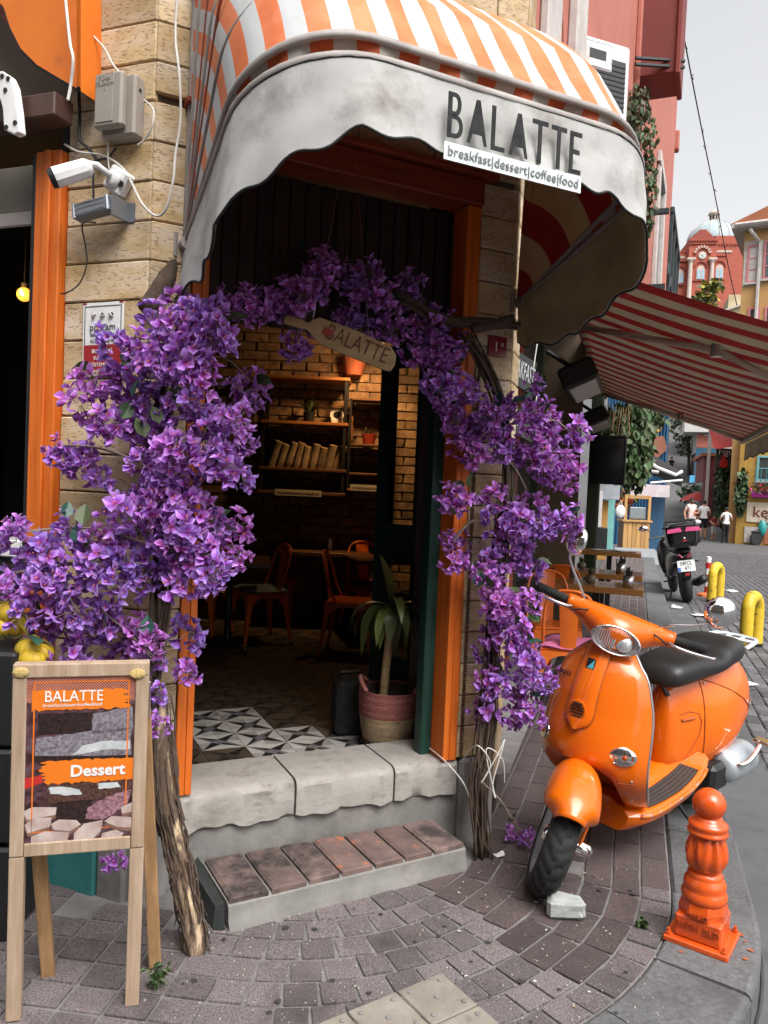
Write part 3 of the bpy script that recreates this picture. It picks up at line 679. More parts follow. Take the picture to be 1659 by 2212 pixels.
# ================================================================ neighbour's red and cream awning along the street
m_na_r = fabric('red_stripe_cloth', (.30, .013, .012), (.20, .008, .008), tr=.06); m_na_c = fabric('cream_stripe_cloth', (.42, .34, .24), (.30, .24, .16), tr=.06)
naw = thing('street_awning', 'long red and cream striped awning reaching over the outdoor cafe tables', 'awning', FS @ T(3.8, 0, 2.75)); ni = W[naw].inverted()
NS0, NS1, NZ, NO, ND = 1.02, 6.75, 2.77, 1.70, .56
def npt(s_, t): sg = .03*sin(pi*t)+.004*sin(s_*9+t*7)*sin(pi*t); return V((s_, -.06-(NO-.06)*t, NZ-ND*t-sg))
g = G(ni @ FS); k = 0; s_ = NS0; cuts = [NS0]
while s_ < NS1: s_ += (.155 if k % 2 == 0 else .165); cuts.append(min(s_, NS1)); k += 1
nt_ = 8; vs = [npt(s_, j/nt_) for s_ in cuts for j in range(nt_+1)]; g.v = [g.M @ p for p in vs]
for i in range(len(cuts)-1):
    for j in range(nt_): a = i*(nt_+1)+j; g.f.append((a, a+1, a+nt_+2, a+nt_+1)); g.m.append(i % 2)
g.build('canopy_cloth', [m_na_r, m_na_c], naw, smooth=True)
g = G(ni @ FS); n = 10; vs = []; 
for s_ in cuts:
    for j in range(n): a = 2*pi*j/n; vs.append(V((s_, -.05+.045*cos(a), NZ+.035+.045*sin(a))))
g.v = [g.M @ p for p in vs]
for i in range(len(cuts)-1):
    for j in range(n): g.f.append((i*n+j, i*n+(j+1) % n, (i+1)*n+(j+1) % n, (i+1)*n+j)); g.m.append(i % 2)
g.build('roller', [m_na_r, m_na_c], naw, smooth=True)
m_arm = mat('cream_lacquered_arm', (.55, .47, .38), .45, c2=(.42, .34, .26))
G(ni @ FS).bevbox(NS0, NS1, -NO-.02, -NO+.04, NZ-ND-.05, NZ-ND+.01, .01).build('front_bar', m_arm, naw)
g = G(ni @ FS).grid(lambda u, t: V((NS0+(NS1-NS0)*u, -NO-.02-.012*sin(u*60)*t, NZ-ND-.05-t*(.17+.022*abs(sin(u*52))))), 220, 2).build('valance', m_na_c, naw, smooth=True)
G(ni @ FS).tube([V((NS0+(NS1-NS0)*u/220, -NO-.02-.012*sin(u/220*60), NZ-ND-.05-(.17+.022*abs(sin(u/220*52))))) for u in range(221)], .006, 5).build('valance_edging', m_pipe, naw)
def arm(sa, sb, sc):
    a = V((sa, -.08, NZ-.06)); b = V((sb, -.95, NZ-.37)); c = V((sc, -NO+.01, NZ-ND-.03))
    o1 = G(ni @ FS).tube([a, b], .030, 8, flat=.75).build('arm', m_arm, naw, smooth=True); G(ni @ FS).tube([b, c], .026, 8, flat=.75).build('forearm', m_arm, naw, smooth=True)
    G(ni @ FS).tube([b+V((0, 0, -.04)), b+V((0, 0, .04))], .034, 10).build('elbow', m_steel, naw); return o1
arm(2.6, 1.9, 2.7); arm(6.5, 6.0, 6.62)
# ================================================================ wall along the street under the awning
m_brown = mat('dark_brown_shopfront', (.045, .03, .022), .6, c2=(.02, .013, .010), scale=4, stretch=(4, 4, .6))
m_gpost = mat('dark_green_timber', (.045, .06, .03), .6, c2=(.02, .028, .014), scale=5, stretch=(8, 8, .5), bump=.25, bscale=20)
m_win = mat('shop_window_glass', (.05, .06, .06), .05, spec=.9, var=.05)
cf = thing('shop_front', 'dark timber shop front behind the outdoor tables with tall window', 'shop front', FS @ T(3.5, .3, 0)); ci = W[cf].inverted() @ FS
G(ci).box(.21, 9, .36, .45, 0, 3.3).build('wall', m_brown, cf)
G(ci).box(.19, .25, .02, .36, 0, 3.3).build('wall', m_brown, cf); G(ci).box(.2, 9, -.02, .36, 2.95, 3.3).build('fascia', m_brown, cf)
for x in (.9, 2.2, 3.5, 4.8, 6.1, 7.4):
    G(ci).bevbox(x, x+.10, .29, .37, 0, 2.95, .005).build('mullion', m_lintel if x < 3 else m_gpost, cf); 
    w_ = G(ci).box(x+.101, x+1.199, .33, .345, .75, 2.7).build('window', m_win, cf); G(ci).bevbox(x+.101, x+1.199, .27, .35, .68, .75, .004).build('sill', m_brown, w_)
G(ci).bevbox(6.98, 7.14, -.06, .08, 0, 2.95, .006).build('post', m_gpost, cf)
for dx in (.03, .075, .12): G(ci).bevbox(6.98+dx-.012, 6.98+dx+.012, -.072, -.055, 0, 2.95, .003).build('post_moulding', m_gpost, cf)
G(ci).bevbox(.30, .36, .2, .26, 0, 2.95, .004).build('post', m_lintel, cf)
m_alu = mat('bare_aluminium', (.5, .45, .42), .4, .8)
for i, (s_, o_, z_, lb) in enumerate(((2.75, .12, 2.26, 'black patio heater under the striped street awning, beside the blackboard'), (5.6, .10, 2.24, 'black patio heater near the green timber post'))):
    h = thing('patio_heater', lb, 'heater', FS @ T(s_, -o_, z_), 'heaters under the street awning')
    G(Matrix.Rotation(rad(-25), 4, 'X')).bevbox(-.42, .42, -.13, .13, 0, .16, .02).build('housing', m_black, h); G(Matrix.Rotation(rad(-25), 4, 'X')).bevbox(-.38, .38, -.10, .10, -.012, .002, .004).build('reflector', m_alu, h)
    G().tube([(0, .05, .14), (0, .3, .3)], .02, 6).build('bracket', m_black, h)
h = thing('hanging_screen', 'black flat panel hung on the green timber post', 'panel', FS @ T(6.9, -.18, 1.62)); G().bevbox(-.04, .04, -.2, .2, 0, .62, .015).build('casing', m_black, h); G().box(-.046, -.041, -.17, .17, .04, .58).build('panel_face', m_glass, h)
# bamboo strips at the awning's far end
m_bamb = mat('dry_bamboo_strip', (.42, .28, .13), .7, c2=(.2, .11, .05), scale=6, rnd=.3); bb = thing('bamboo_blind', 'ragged dry bamboo strips hanging below the end of the striped roller', 'blind', FS @ T(6.9, -.1, 2.6))
for i in range(11):
    x = R.uniform(-.1, .5); y = -.03*i; l = R.uniform(.18, .42); G(T(x, y, 0, 0, R.uniform(-.25, .25), R.uniform(-.2, .2))).bevbox(-.02, .02, -.004, .004, -l, .03, .002).build('strip', m_bamb, bb)
# house number plaque and chalkboards by the door
m_plq = mat('dark_red_enamel', (.20, .012, .015), .3); m_chalk = mat('white_chalk', (.55, .57, .56), .9, c2=(.25, .26, .26), scale=60); m_slb = mat('chalkboard', (.03, .033, .034), .8, c3=(.07, .075, .075), s3=5)
q = FC.inverted() @ onp(1073, 749, FC @ V((0, 0, 0)), FC.to_3x3() @ V((0, 1, 0))); PM = FC @ T(q.x, -.004, q.z)
pq = thing('number_plaque', 'dark red enamel house number plaque reading 1 A beside the door', 'plaque', PM); G().bevbox(-.045, .045, -.004, .002, -.042, .042, .001).build('plate', m_plq, pq)
text('1', 'numeral', PM @ T(-.008, -.0055, -.004), .055, m_white, pq, .0005); text('A', 'numeral', PM @ T(.022, -.0055, .008), .026, m_white, pq, .0005)
def chalkboard(u0, v0, y0, u1, v1, y1, h, word, lb):
    a = aty(u0, v0, y0); b = aty(u1, v1, y1); x = b-a; F = frame(a, x); F = F.copy(); ang = math.atan2(b.z-a.z, V((x.x, x.y)).length); ln = x.length
    PM = Matrix.Translation((0, 0, a.z)) @ F @ T(0, 0, 0, 0, 0, -ang); t = thing('chalkboard_sign', lb, 'sign', PM @ T(ln/2, 0, 0), 'hanging chalkboard signs')
    i_ = W[t].inverted() @ PM; G(i_).bevbox(0, ln, 0, .012, -h, 0, .002).build('board', m_slb, t); (text(word, 'lettering', PM @ T(ln/2, -.002, -h/2), h*.75, m_chalk, t, .0005, xs=ln/(h*.75*len(word)*.62)) if word else [G(i_ @ T(ln*(.2+.12*k), -.002, -h*.5, 0, 0, R.uniform(-.3, .3))).box(-.004, .004, -.001, 0, -h*.2, h*.2).build('chalk_smudge', m_chalk, t) for k in range(6)])
    for xx in (.12*ln, .88*ln): G(i_).tube([(xx, -.003, -.03), (xx, -.006, .12)], .003, 5).build('string', m_cable_w, t)
chalkboard(1100, 745, 3.46, 1160, 785, 3.66, .155, 'BREAKFAST', 'chalkboard hung on string lettered BREAKFAST in white chalk'); chalkboard(1092, 862, 3.46, 1158, 905, 3.68, .12, '', 'smudged chalkboard half hidden by flowers, hung below the lettered one')

# ================================================================ salmon pink house above the street awning
m_pink = mat('salmon_plaster', (.42, .145, .108), .85, c2=(.34, .11, .08), scale=2, bump=.2, bscale=14, c3=(.30, .11, .085), s3=3, t3=(.6, .8))
m_dkred = mat('dark_red_boards', (.17, .022, .016), .6, c2=(.12, .014, .01), scale=2); m_trim = mat('dirty_white_trim', (.50, .47, .45), .8, c2=(.36, .32, .30), scale=6)
PA, PB = V((.9, 4.45, 0)), V((4.92, 14, 0)); FP = frame(PA, PB-PA)
pk = thing('pink_house', 'tall salmon pink house with dark red bay above the street awning', 'house', FP @ T(4, 1, 0)); pi_ = W[pk].inverted() @ FP
G(pi_).box(-.75, 10.36, 0, 4, 3.3, 15).build('wall', m_pink, pk)
G(pi_).bevbox(-.62, -.30, -.05, .0, 3.3, 14, .01).build('pilaster', m_trim, pk); G(pi_).bevbox(.10, .42, -.06, .0, 3.3, 14, .01).build('pilaster', m_trim, pk)
bay = G(pi_).bevbox(3.6, 4.1, -.40, .0, 5.62, 12, .01).build('bay', m_dkred, pk)
G(pi_).bevbox(3.57, 4.13, -.42, -.37, 5.59, 12, .01).build('corner_board', m_dkred, bay)
G(pi_).bevbox(3.5, 3.6, -.05, 0, 5.5, 12, .01).build('pilaster', m_pink, pk)
for z in (4.3, 6.0, 7.7, 9.4): G(pi_).bevbox(10.30, 10.48, -.07, .1, z, z+.35, .02).build('corner_quoin', m_pink, pk)
wn = G(pi_).box(6.9, 7.9, -.012, .0, 4.2, 6.05).build('window', m_win, pk)
for a in ((6.75, 6.9, 4.1, 6.05), (7.9, 8.05, 4.1, 6.05), (6.7, 8.1, 6.05, 6.2)): G(pi_).bevbox(a[0], a[1], -.06, -.0, a[2], a[3], .01).build('window_frame', m_trim, wn)
for z in (5.1, 5.16): G(pi_).tube([(3.4, -.02, z+.55), (3.7, -.45, z+.60)], .018, 5).build('iron_bracket', m_black, pk)
m_iron = mat('dark_teal_iron', (.02, .035, .04), .5)
bl = thing('iron_balcony', 'dark iron balcony with slanting panels and a diamond bar on pink house', 'balcony', FP @ T(6.0, -.4, 3.5)); bi = W[bl].inverted() @ FP
G(bi).bevbox(5.0, 7.0, -.36, 0, 3.42, 3.52, .01).build('slab', m_iron, bl); G(bi).bevbox(5.0, 7.0, -.36, -.31, 4.75, 4.82, .01).build('rail', m_iron, bl)
for x in (5.02, 5.6, 6.3, 6.93): 
    b_ = G(bi).bevbox(x, x+.05, -.35, -.31, 3.52, 4.75, .004).build('post', m_iron, bl)
    G(bi).prism([(x+.025, 3.85), (x+.10, 4.05), (x+.025, 4.25), (x-.05, 4.05)], .02, T(0, -.34, 0)).build('diamond', m_iron, b_)
G(bi).bevbox(5.0, 5.06, -.30, -.02, 4.75, 4.81, .004).build('rail', m_iron, bl); G(bi).box(5.02, 5.04, -.30, -.05, 3.5, 3.95).build('side_panel', m_iron, bl)
G(bi).tube([(5.03, -.32, 3.42), (5.03, -.0, 3.1)], .03, 6).build('bracket', m_iron, bl)
# air conditioner
m_acw = mat('white_lacquered_casing', (.62, .63, .64), .4, c3=(.45, .42, .38), s3=4); m_fin = mat('dark_fins', (.03, .035, .033), .6)
p = aty(1308, 200, 5.15); ac = thing('air_conditioner', 'white air conditioner unit with dark finned end standing beside pink wall', 'air conditioner', Matrix.Translation((0, 0, p.z)) @ frame(V((p.x, p.y, 0)), (.93, .36)))
G().bevbox(-.20, .19, 0, .8, -.34, .34, .02).build('casing', m_acw, ac)
G().box(-.10, .145, -.006, .01, -.31, .22).build('fin_panel', m_fin, ac)
for i in range(16): G().box(-.10, .145, -.010, -.005, -.30+i*.032, -.29+i*.032).build('fin', m_black, ac)
h = G().bevbox(-.19, .03, -.016, .0, .13, .30, .012).build('service_cover', m_acw, ac); G().box(-.15, -.02, -.018, -.012, .19, .25).build('hand_slot', m_black, h)
G().box(.19, .196, .1, .7, -.28, .28).build('grille', m_trim, ac)
for y in (.1, .65): G().bevbox(-.4, .2, y, y+.04, -.40, -.345, .005).build('bracket', m_black, ac)
# vine on the wall
def leafmesh(l=.05, w=.03):
    g = G(); g.add([(0, 0, 0), (w*.5, l*.3, .006), (w*.45, l*.65, .004), (0, l, -.006), (-w*.45, l*.65, .004), (-w*.5, l*.3, .006), (0, l*.5, -.004)], [(0, 1, 6), (1, 2, 6), (2, 3, 6), (3, 4, 6), (4, 5, 6), (5, 0, 6)]); return g
def leaf_cloud(name, label, cat, boxes, n, l, mats, stems=(), group=None, base=None, spread=.35, hang=False):
    """plant of leaf cards through several ellipsoid volumes (centre, radii)"""
    c0 = base or boxes[0][0]; t = thing(name, label, cat, at(c0), group); inv = W[t].inverted()
    per = [max(1, int(n*b[2] if len(b) > 2 else n/len(boxes))) for b in boxes]
    for k, (b, cnt) in enumerate(zip(boxes, per)):
        g = G(inv)
        for i in range(cnt):
            while True:
                q = V((R.uniform(-1, 1), R.uniform(-1, 1), R.uniform(-1, 1)))
                if q.length < 1 and (q.length > .45 or R.random() < .4): break
            p = V(b[0])+V((q.x*b[1][0], q.y*b[1][1], q.z*b[1][2])); ll = l*R.uniform(.6, 1.3)
            lm = leafmesh(ll, ll*.62); M = T(p.x, p.y, p.z, R.uniform(0, 6.28), R.uniform(-1.2, .5) if not hang else R.uniform(-1.6, -.6), R.uniform(-.6, .6))
            g.add([M @ v for v in lm.v], lm.f, R.randrange(len(mats)))
        o = g.build('foliage', mats, t)
    for sp in stems: G(inv).tube(sp[0], sp[1], 5).build('stem', m_bark, t)
    return t
p = aty(1382, 250, 7.6); leaf_cloud('wall_vine', 'leafy vine climbing the pink house between air conditioner and window', 'vine', [(aty(1372, 230, 7.4), (.13, .2, .22)), (aty(1385, 300, 7.4), (.16, .2, .25)), (aty(1395, 390, 7.4), (.10, .15, .3)), (aty(1390, 470, 7.4), (.1, .15, .2))], 700, .07, [m_leaf2, m_leaf, m_leaf2], [([aty(1362, 205, 7.6), aty(1380, 320, 7.6), aty(1395, 480, 7.6)], .015)], hang=True)
# cables on the facade
for k, (pts, r, m) in enumerate((([(1176, -5), (1180, 40), (1208, 85), (1205, 125)], .006, m_cable_k), ([(1211, -5), (1216, 60), (1216, 120)], .005, m_seam))):
    G().tube(catmull([aty(u, v, 4.3) for u, v in pts]), r, 5).build('facade_cable', m); tag(bpy.data.objects['facade_cable' if k == 0 else 'facade_cable.001'], ('black cable sagging down beside the white pilaster', 'red brown cable hanging straight beside the white pilaster')[k], 'cable', 'cables on the pink house')

# ================================================================ school on the hill
m_rb = mat('red_school_brick', (.38, .10, .065), .85, c2=(.29, .07, .045), scale=1.5, world=True); m_rb2 = mat('dark_red_brickwork', (.26, .062, .042), .85); m_rst = mat('pale_stone_trim', (.50, .42, .37), .8); m_dome = mat('grey_blue_lead', (.34, .42, .45), .5, c2=(.26, .33, .36), scale=1, stretch=(1, 1, 4)); m_pane_b = mat('sky_lit_pane', (.30, .42, .50), .15)
k_ = .01567; SC = T(59.15, 150, 48.6, rad(-8))
def X(u): return (u-848)*k_
def Z(v): return (962-v)*k_
sch = thing('domed_school', 'red brick castle-like school with clock and grey dome on the hill', 'school', SC @ T(0, 0, -30)); si_ = T(0, 0, 30)
G(si_).box(X(690), X(1015), 0, 9, -30, Z(760)).build('clock_tower', m_rb, sch)
G(si_).box(X(400), X(690), 1.2, 9, -30, Z(905)).build('wing', m_rb, sch); G(si_).box(X(1015), X(1420), 1.0, 10, -30, Z(700)).build('wing', m_rb, sch); G(si_).box(X(1060), X(1500), 4, 12, -30, Z(650)).build('wing', m_rb2, sch)
for i in range(6): G(si_).box(X(700+i*22), X(1000-i*22), .2, 3, Z(760-i*20), Z(740-i*20)).build('gable_step', m_rb2, sch)
for i in range(11): u = 690+i*31; G(si_).box(X(u), X(u+18), -.3, .3, Z(792), Z(770)).build('corbel', m_rb2, sch)
for i in range(9): u = 410+i*31; G(si_).box(X(u), X(u+17), 1.0, 1.6, Z(905), Z(882)).build('merlon', m_rb, sch)
for i in range(9): u = 1020+i*31; G(si_).box(X(u), X(u+17), .8, 1.4, Z(820), Z(795)).build('corbel', m_rb2, sch)
for u, v in ((925, 600), (1110, 590), (1225, 575), (1350, 590), (1450, 600), (850, 640)): G(si_).box(X(u), X(u+45), 3, 3.7, Z(690), Z(v)).build('turret', m_rb2, sch)
for u0, u1, v0, v1 in ((490, 665, 950, 975), (1030, 1210, 880, 905)): G(si_).box(X(u0), X(u1), .9 if u0 > 900 else 1.1, 1.3, Z(v1), Z(v0)).build('frieze', m_rst, sch)
for u0, u1, v in ((540, 690, 1005), (1010, 1150, 940), (750, 930, 1265), (540, 660, 1300), (1000, 1140, 1240), (690, 1010, 815)): G(si_).box(X(u0), X(u1), -.25 if 690 <= u0 < 1000 else .8, 1.2, Z(v+12), Z(v)).build('string_course', m_rb2, sch)
for u in (712, 965):
    c = G(si_).lathe([(.42, Z(1500)), (.36, Z(1060)), (.55, Z(1035)), (.62, Z(1025))], 10, T(X(u), -.35, 0)).build('column', m_rst, sch); G(si_).box(X(u)-.75, X(u)+.75, -.9, .1, Z(1025), Z(1000)).build('capital', m_rst, c)
# arch of alternating stones round the clock
for i in range(17):
    a0, a1 = pi*i/17, pi*(i+1)/17; r0, r1 = 72*k_, 105*k_
    G(si_).prism([(r0*cos(a0), r0*sin(a0)), (r1*cos(a0), r1*sin(a0)), (r1*cos(a1), r1*sin(a1)), (r0*cos(a1), r0*sin(a1))], .35, T(0, -.33, Z(945))).build('voussoir', m_rst if i % 2 else m_rb2, sch)
ck = G(si_).lathe([(.72, 0), (.72, .2)], 24, T(0, -.02, 0) @ Matrix.Rotation(pi/2, 4, 'X')).build('clock', m_trim, sch)
G(si_).lathe([(.58, .2), (.58, .23)], 24, T(0, -.02, 0) @ Matrix.Rotation(pi/2, 4, 'X')).build('dial', mat('clock_dial', (.5, .5, .46), .5), ck)
G(si_).box(-.03, .03, -.29, -.26, -.45, .05).build('hand', m_black, ck); G(si_).box(-.35, .05, -.29, -.26, .0, .06).build('hand', m_black, ck)
for u, v0, v1, yy in ((610, 1285, 1130, 1.2), (838, 1255, 1100, 0), (1072, 1225, 1070, 1.0)):
    w_ = G(si_).prism([(-.75, 0), (.75, 0), (.75, 1.9), (.55, 2.4), (0, 2.75), (-.55, 2.4), (-.75, 1.9)], .2, T(X(u), yy-.18, Z(v0))).build('window', m_rst, sch)
    for sx in (-1, 1): G(si_).prism([(sx*.37-.26, .1), (sx*.37+.26, .1), (sx*.37+.26, 1.7), (sx*.37, 2.0), (sx*.37-.26, 1.7)], .06, T(X(u), yy-.24, Z(v0))).build('pane', m_pane_b, w_)
    for i in range(9): a0, a1 = pi*i/9, pi*(i+1)/9; G(si_).prism([(1.0*cos(a0), 1.0*sin(a0)), (1.25*cos(a0), 1.25*sin(a0)), (1.25*cos(a1), 1.25*sin(a1)), (1.0*cos(a1), 1.0*sin(a1))], .2, T(X(u), yy-.22, Z(v0)+2.3)).build('arch_stone', m_rb2, w_)
dc = X(1065); rd = 4.95; zb = Z(690)
dm = G(si_ @ T(dc, 6.5, 0)).lathe([(rd*cos(a), zb+4.4*sin(a)) for a in [rad(i*9) for i in range(0, 10)]]+[(.7, zb+4.4)], 16).build('dome', m_dome, sch, auto=25)
for i in range(16): a = 2*pi*i/16; G(si_ @ T(dc, 6.5, 0)).tube([(rd*1.01*cos(b)*cos(a), rd*1.01*cos(b)*sin(a), zb+4.44*sin(b)) for b in [rad(j*10) for j in range(0, 9)]], .07, 4).build('rib', m_rst, dm)
ln_ = G(si_ @ T(dc, 6.5, 0)).lathe([(1.1, zb+4.25), (1.1, zb+4.5), (.82, zb+4.55), (.82, zb+5.6), (1.2, zb+5.7)], 8).build('lantern', m_rst, sch)
for i in range(8): a = 2*pi*(i+.5)/8; G(si_ @ T(dc, 6.5, 0) @ Matrix.Rotation(a, 4, 'Z')).box(.74, .82, -.16, .16, zb+4.7, zb+5.45).build('lantern_opening', m_black, ln_)
G(si_ @ T(dc, 6.5, 0)).lathe([(1.15, zb+5.7), (.95, zb+6.2), (.55, zb+6.6), (.12, zb+6.9), (.06, zb+7.6), (.01, zb+8.0)], 10).build('lantern_cap', m_rst, ln_, smooth=True)
# ================================================================ houses along the hill street
m_ywall = mat('ochre_plaster', (.50, .30, .12), .85, c2=(.38, .21, .075), scale=1.2, c3=(.36, .22, .11), s3=1.5, t3=(.55, .75), bump=.2, bscale=6); m_tile = mat('terracotta_roof', (.35, .12, .06), .8); m_pinkfr = mat('pink_window_frame', (.50, .17, .19), .6); m_yel2 = mat('strong_yellow_plaster', (.38, .22, .045), .8)
def F_at(p): return frame(V((p.x, p.y, 0)), SO)
def window(hs, M, x0, x1, z0, z1, fm, y=0., bars=1, sill=True, fw=.08):
    w_ = G(M).box(x0, x1, y-.02, y+.01, z0, z1).build('window', m_win, hs)
    for a in ((x0-fw, x0, z0-fw, z1+fw), (x1, x1+fw, z0-fw, z1+fw), (x0, x1, z1, z1+fw), (x0, x1, z0-fw, z0)): G(M).box(a[0], a[1], y-.06, y, a[2], a[3]).build('window_frame', fm, w_)
    for i in range(bars): z = z0+(z1-z0)*(i+1)/(bars+1); G(M).box(x0, x1, y-.045, y-.021, z-.02, z+.02).build('glazing_bar', fm, w_)
    if sill: G(M).box(x0-fw*1.8, x1+fw*1.8, y-.14, y, z0-fw-.07, z0-fw-.001).build('sill', m_trim, w_)
    return w_
p = aty(1597, 700, 32); yh = thing('yellow_house', 'ochre yellow house with pink framed windows and white drainpipe across the street', 'house', frame(V((p.x, p.y, 0)), (.86, -.51))); 
G().box(0, 6, 0, 6, -.4, 12.6).build('wall', m_ywall, yh); G().box(-.45, 6.3, -.5, 6.2, 12.6, 12.78).build('eaves', m_trim, yh); G().prism([(-.5, 12.78), (6.3, 12.78), (3, 14.2)], 6.6, T(0, -.5, 0)).build('roof', m_tile, yh)
g = G(); g.tube([(-.3, -.5, 12.72), (6.3, -.5, 12.72)], .09, 6); g.build('gutter', m_trim, yh)
def yx(u, v): q = W[yh].inverted() @ onp(u, v, W[yh].translation, (W[yh].to_3x3() @ V((0, 1, 0)))); return q
a, b = yx(1616, 608), yx(1638, 533); window(yh, I4, a.x, b.x, a.z, b.z, m_pinkfr, bars=2); G().box(a.x-.2, b.x+.2, -.03, 0, a.z-.2, b.z+.25).build('window_surround', m_trim, yh)
a2, b2 = yx(1652, 600), yx(1676, 522); window(yh, I4, a2.x, b2.x, a2.z, b2.z, m_pinkfr, bars=2)
a, b = yx(1616, 760), yx(1638, 668); window(yh, I4, a.x, b.x, a.z, b.z, m_pinkfr, bars=2); a, b = yx(1652, 760), yx(1676, 665); window(yh, I4, a.x, b.x, a.z, b.z, m_pinkfr, bars=2)
a = yx(1622, 502); b = yx(1643, 525); c = yx(1636, 680); G().tube([(a.x, -.45, a.z), (a.x+.1, -.4, a.z-.15), (b.x, -.12, b.z), (b.x, -.12, b.z-1), (b.x, -.12, 3.4)], .07, 6).build('drainpipe', m_trim, yh)
G().tube([(0, -.06, 8.35), (1, -.08, 8.25), (6, -.06, 8.45)], .03, 4).build('wall_cable', m_cable_k, yh)
# its lower storey: yellow paint, window with blue grille and flower boxes
G().box(.35, 5.5, -.35, 0, -.4, 4.4).build('lower_storey', m_yel2, yh)
a, b = yx(1640, 1035), yx(1668, 990); window(yh, T(0, -.35, 0), a.x, b.x+.8, a.z, b.z, mat('blue_green_frame', (.16, .36, .38), .6), bars=1); 
for i in range(9): G().tube([(a.x-.1+i*.2, -.55, a.z-.3), (a.x-.1+i*.2, -.55, a.z+.45)], .018, 4).build('grille_bar', m_teal, yh)
fb = G().bevbox(a.x-.2, a.x+1.6, -.65, -.4, a.z-.75, a.z-.5, .02).build('flower_box', mat('magenta_plastic', (.42, .03, .30), .5), yh)
sg = G().box(a.x-.35, a.x+1.7, -.40, -.36, a.z-1.75, a.z-.95).build('name_board', mat('cream_board', (.6, .52, .40), .7), yh)
text('kemh', 'lettering', W[yh] @ T(a.x+.55, -.42, a.z-1.35), .62, m_dkred, sg, .004)
for i in range(3): G().box(a.x-.4+i*.75, a.x+.15+i*.75, -.40, -.36, a.z-2.6, a.z-1.95).build('framed_notice', m_tile if i % 2 else m_trim, yh)
# small house and bush in front of the school
p = aty(1535, 690, 60); sh = thing('small_house', 'small cream house with white gutter below the school', 'house', F_at(p)); zt = aty(1585, 640, 60).z
G().box(1.2, 5, 0, 6, 5, zt).build('wall', mat('cream_plaster', (.55, .47, .30), .85, c2=(.4, .33, .2), scale=1.5), sh); G().add([(-.3, -.4, zt-1.6), (5.2, -.4, zt+.3), (5.2, 6, zt+.3), (-.3, 6, zt-1.6), (-.3, -.4, zt-1.75), (5.2, -.4, zt+.15), (5.2, 6, zt+.15), (-.3, 6, zt-1.75)], [(0, 1, 2, 3), (7, 6, 5, 4), (0, 4, 5, 1), (1, 5, 6, 2), (3, 7, 4, 0), (2, 6, 7, 3)]).build('roof', m_trim, sh)
G().box(-.4, 1.2, .5, 6, 5, zt-1.9).build('lean_to', m_tile, sh)
leaf_cloud('roof_bush', 'sunlit yellow green bush on a roof below the school', 'bush', [(aty(1512, 645, 62), (.8, .8, .55)), (aty(1528, 625, 62), (.8, .8, .8)), (aty(1545, 618, 62), (.7, .7, .6)), (aty(1522, 650, 62), (1.3, .8, .5))], 500, .4, [mat('yellow_green_leaf', (.38, .34, .04), .5, c2=(.22, .22, .03), rnd=.3), m_leaf2], [([aty(1525, 700, 62), aty(1525, 640, 62)], .1)])
# row on the right of the rising street
def gp(u, v, y): p = aty(u, v, y); return p
def hut(name, lb, u, y, w, d, top, m, wins=(), roof=None, cat='house'):
    p = aty(u, 1100, y); t = thing(name, lb, cat, F_at(p)); z0 = gz(p.x, p.y)-.6; zt = aty(u, top, y).z
    G().box(0, w, 0, d, z0, zt).build('wall', m, t); G().box(-.2, w, -.2, d+.1, zt, zt+.15).build('roof', roof or m_tile, t)
    G().box(-.02, 0.0, d*.1, d*.9, z0+1.2, z0+2.9).build('shop_window', m_win, t)
    for (x0, x1, za, zb, fm) in wins: window(t, I4, x0, x1, z0+za, z0+zb, fm)
    return t, z0
m_maroon = mat('maroon_shutter', (.20, .05, .055), .7); m_gst = mat('grey_plaster_house', (.40, .38, .36), .85); m_blk = mat('dark_weathered_wood', (.06, .045, .035), .8, c2=(.03, .022, .018))
h1, z0 = hut('maroon_shop', 'maroon boarded shop beside the vines at the foot of the hill', 1517, 39, 4, 6, 985, m_maroon, [(.5, 1.4, 1.0, 2.8, m_blk)])
for i in range(9): G().box(-.04, 0, .2+i*.6, .7+i*.6, z0+2.9, z0+4.2).build('shutter_slat', m_maroon, h1)
G().tube([(.15, -.15, z0), (.15, -.15, z0+7)], .09, 6).build('white_pipe', m_trim, h1)
h2, z0 = hut('grey_bay_house', 'grey plaster house with blue doors and overhanging bay up the hill', 1497, 55, 5, 8, 905, m_gst, [(.6, 1.5, 4.2, 5.6, m_trim)])
G().box(-.03, 1.8, -.04, -.01, z0+.3, z0+3.2).build('blue_gate', mat('dark_blue_paint', (.02, .10, .17), .5), h2); G().box(-.9, 2.5, -.6, 3, z0+4.3, z0+8).build('bay', mat('pale_grey_plaster', (.5, .49, .47), .8), h2); G().box(0, 1.8, -.05, -.01, z0+3.25, z0+4.2).build('pink_panel', m_pink, h2)
h3, z0 = hut('wooden_house', 'weathered dark wooden house far up the rising street', 1484, 72, 6, 9, 880, m_blk, [(.5, 1.5, 3, 4.6, m_trim), (.5, 1.5, 6, 7.6, m_trim)])
h4, z0 = hut('pink_upper_house', 'small pink upper storey house behind the wooden one', 1470, 95, 7, 9, 880, m_pink, [(.5, 1.8, 5, 7, m_trim)])
h5, z0 = hut('pale_blue_house', 'pale blue house at the top of the rising street', 1425, 105, 6.5, 9, 870, mat('pale_blue_plaster', (.42, .52, .58), .85), [(1, 2.4, 5, 7.2, m_trim)])
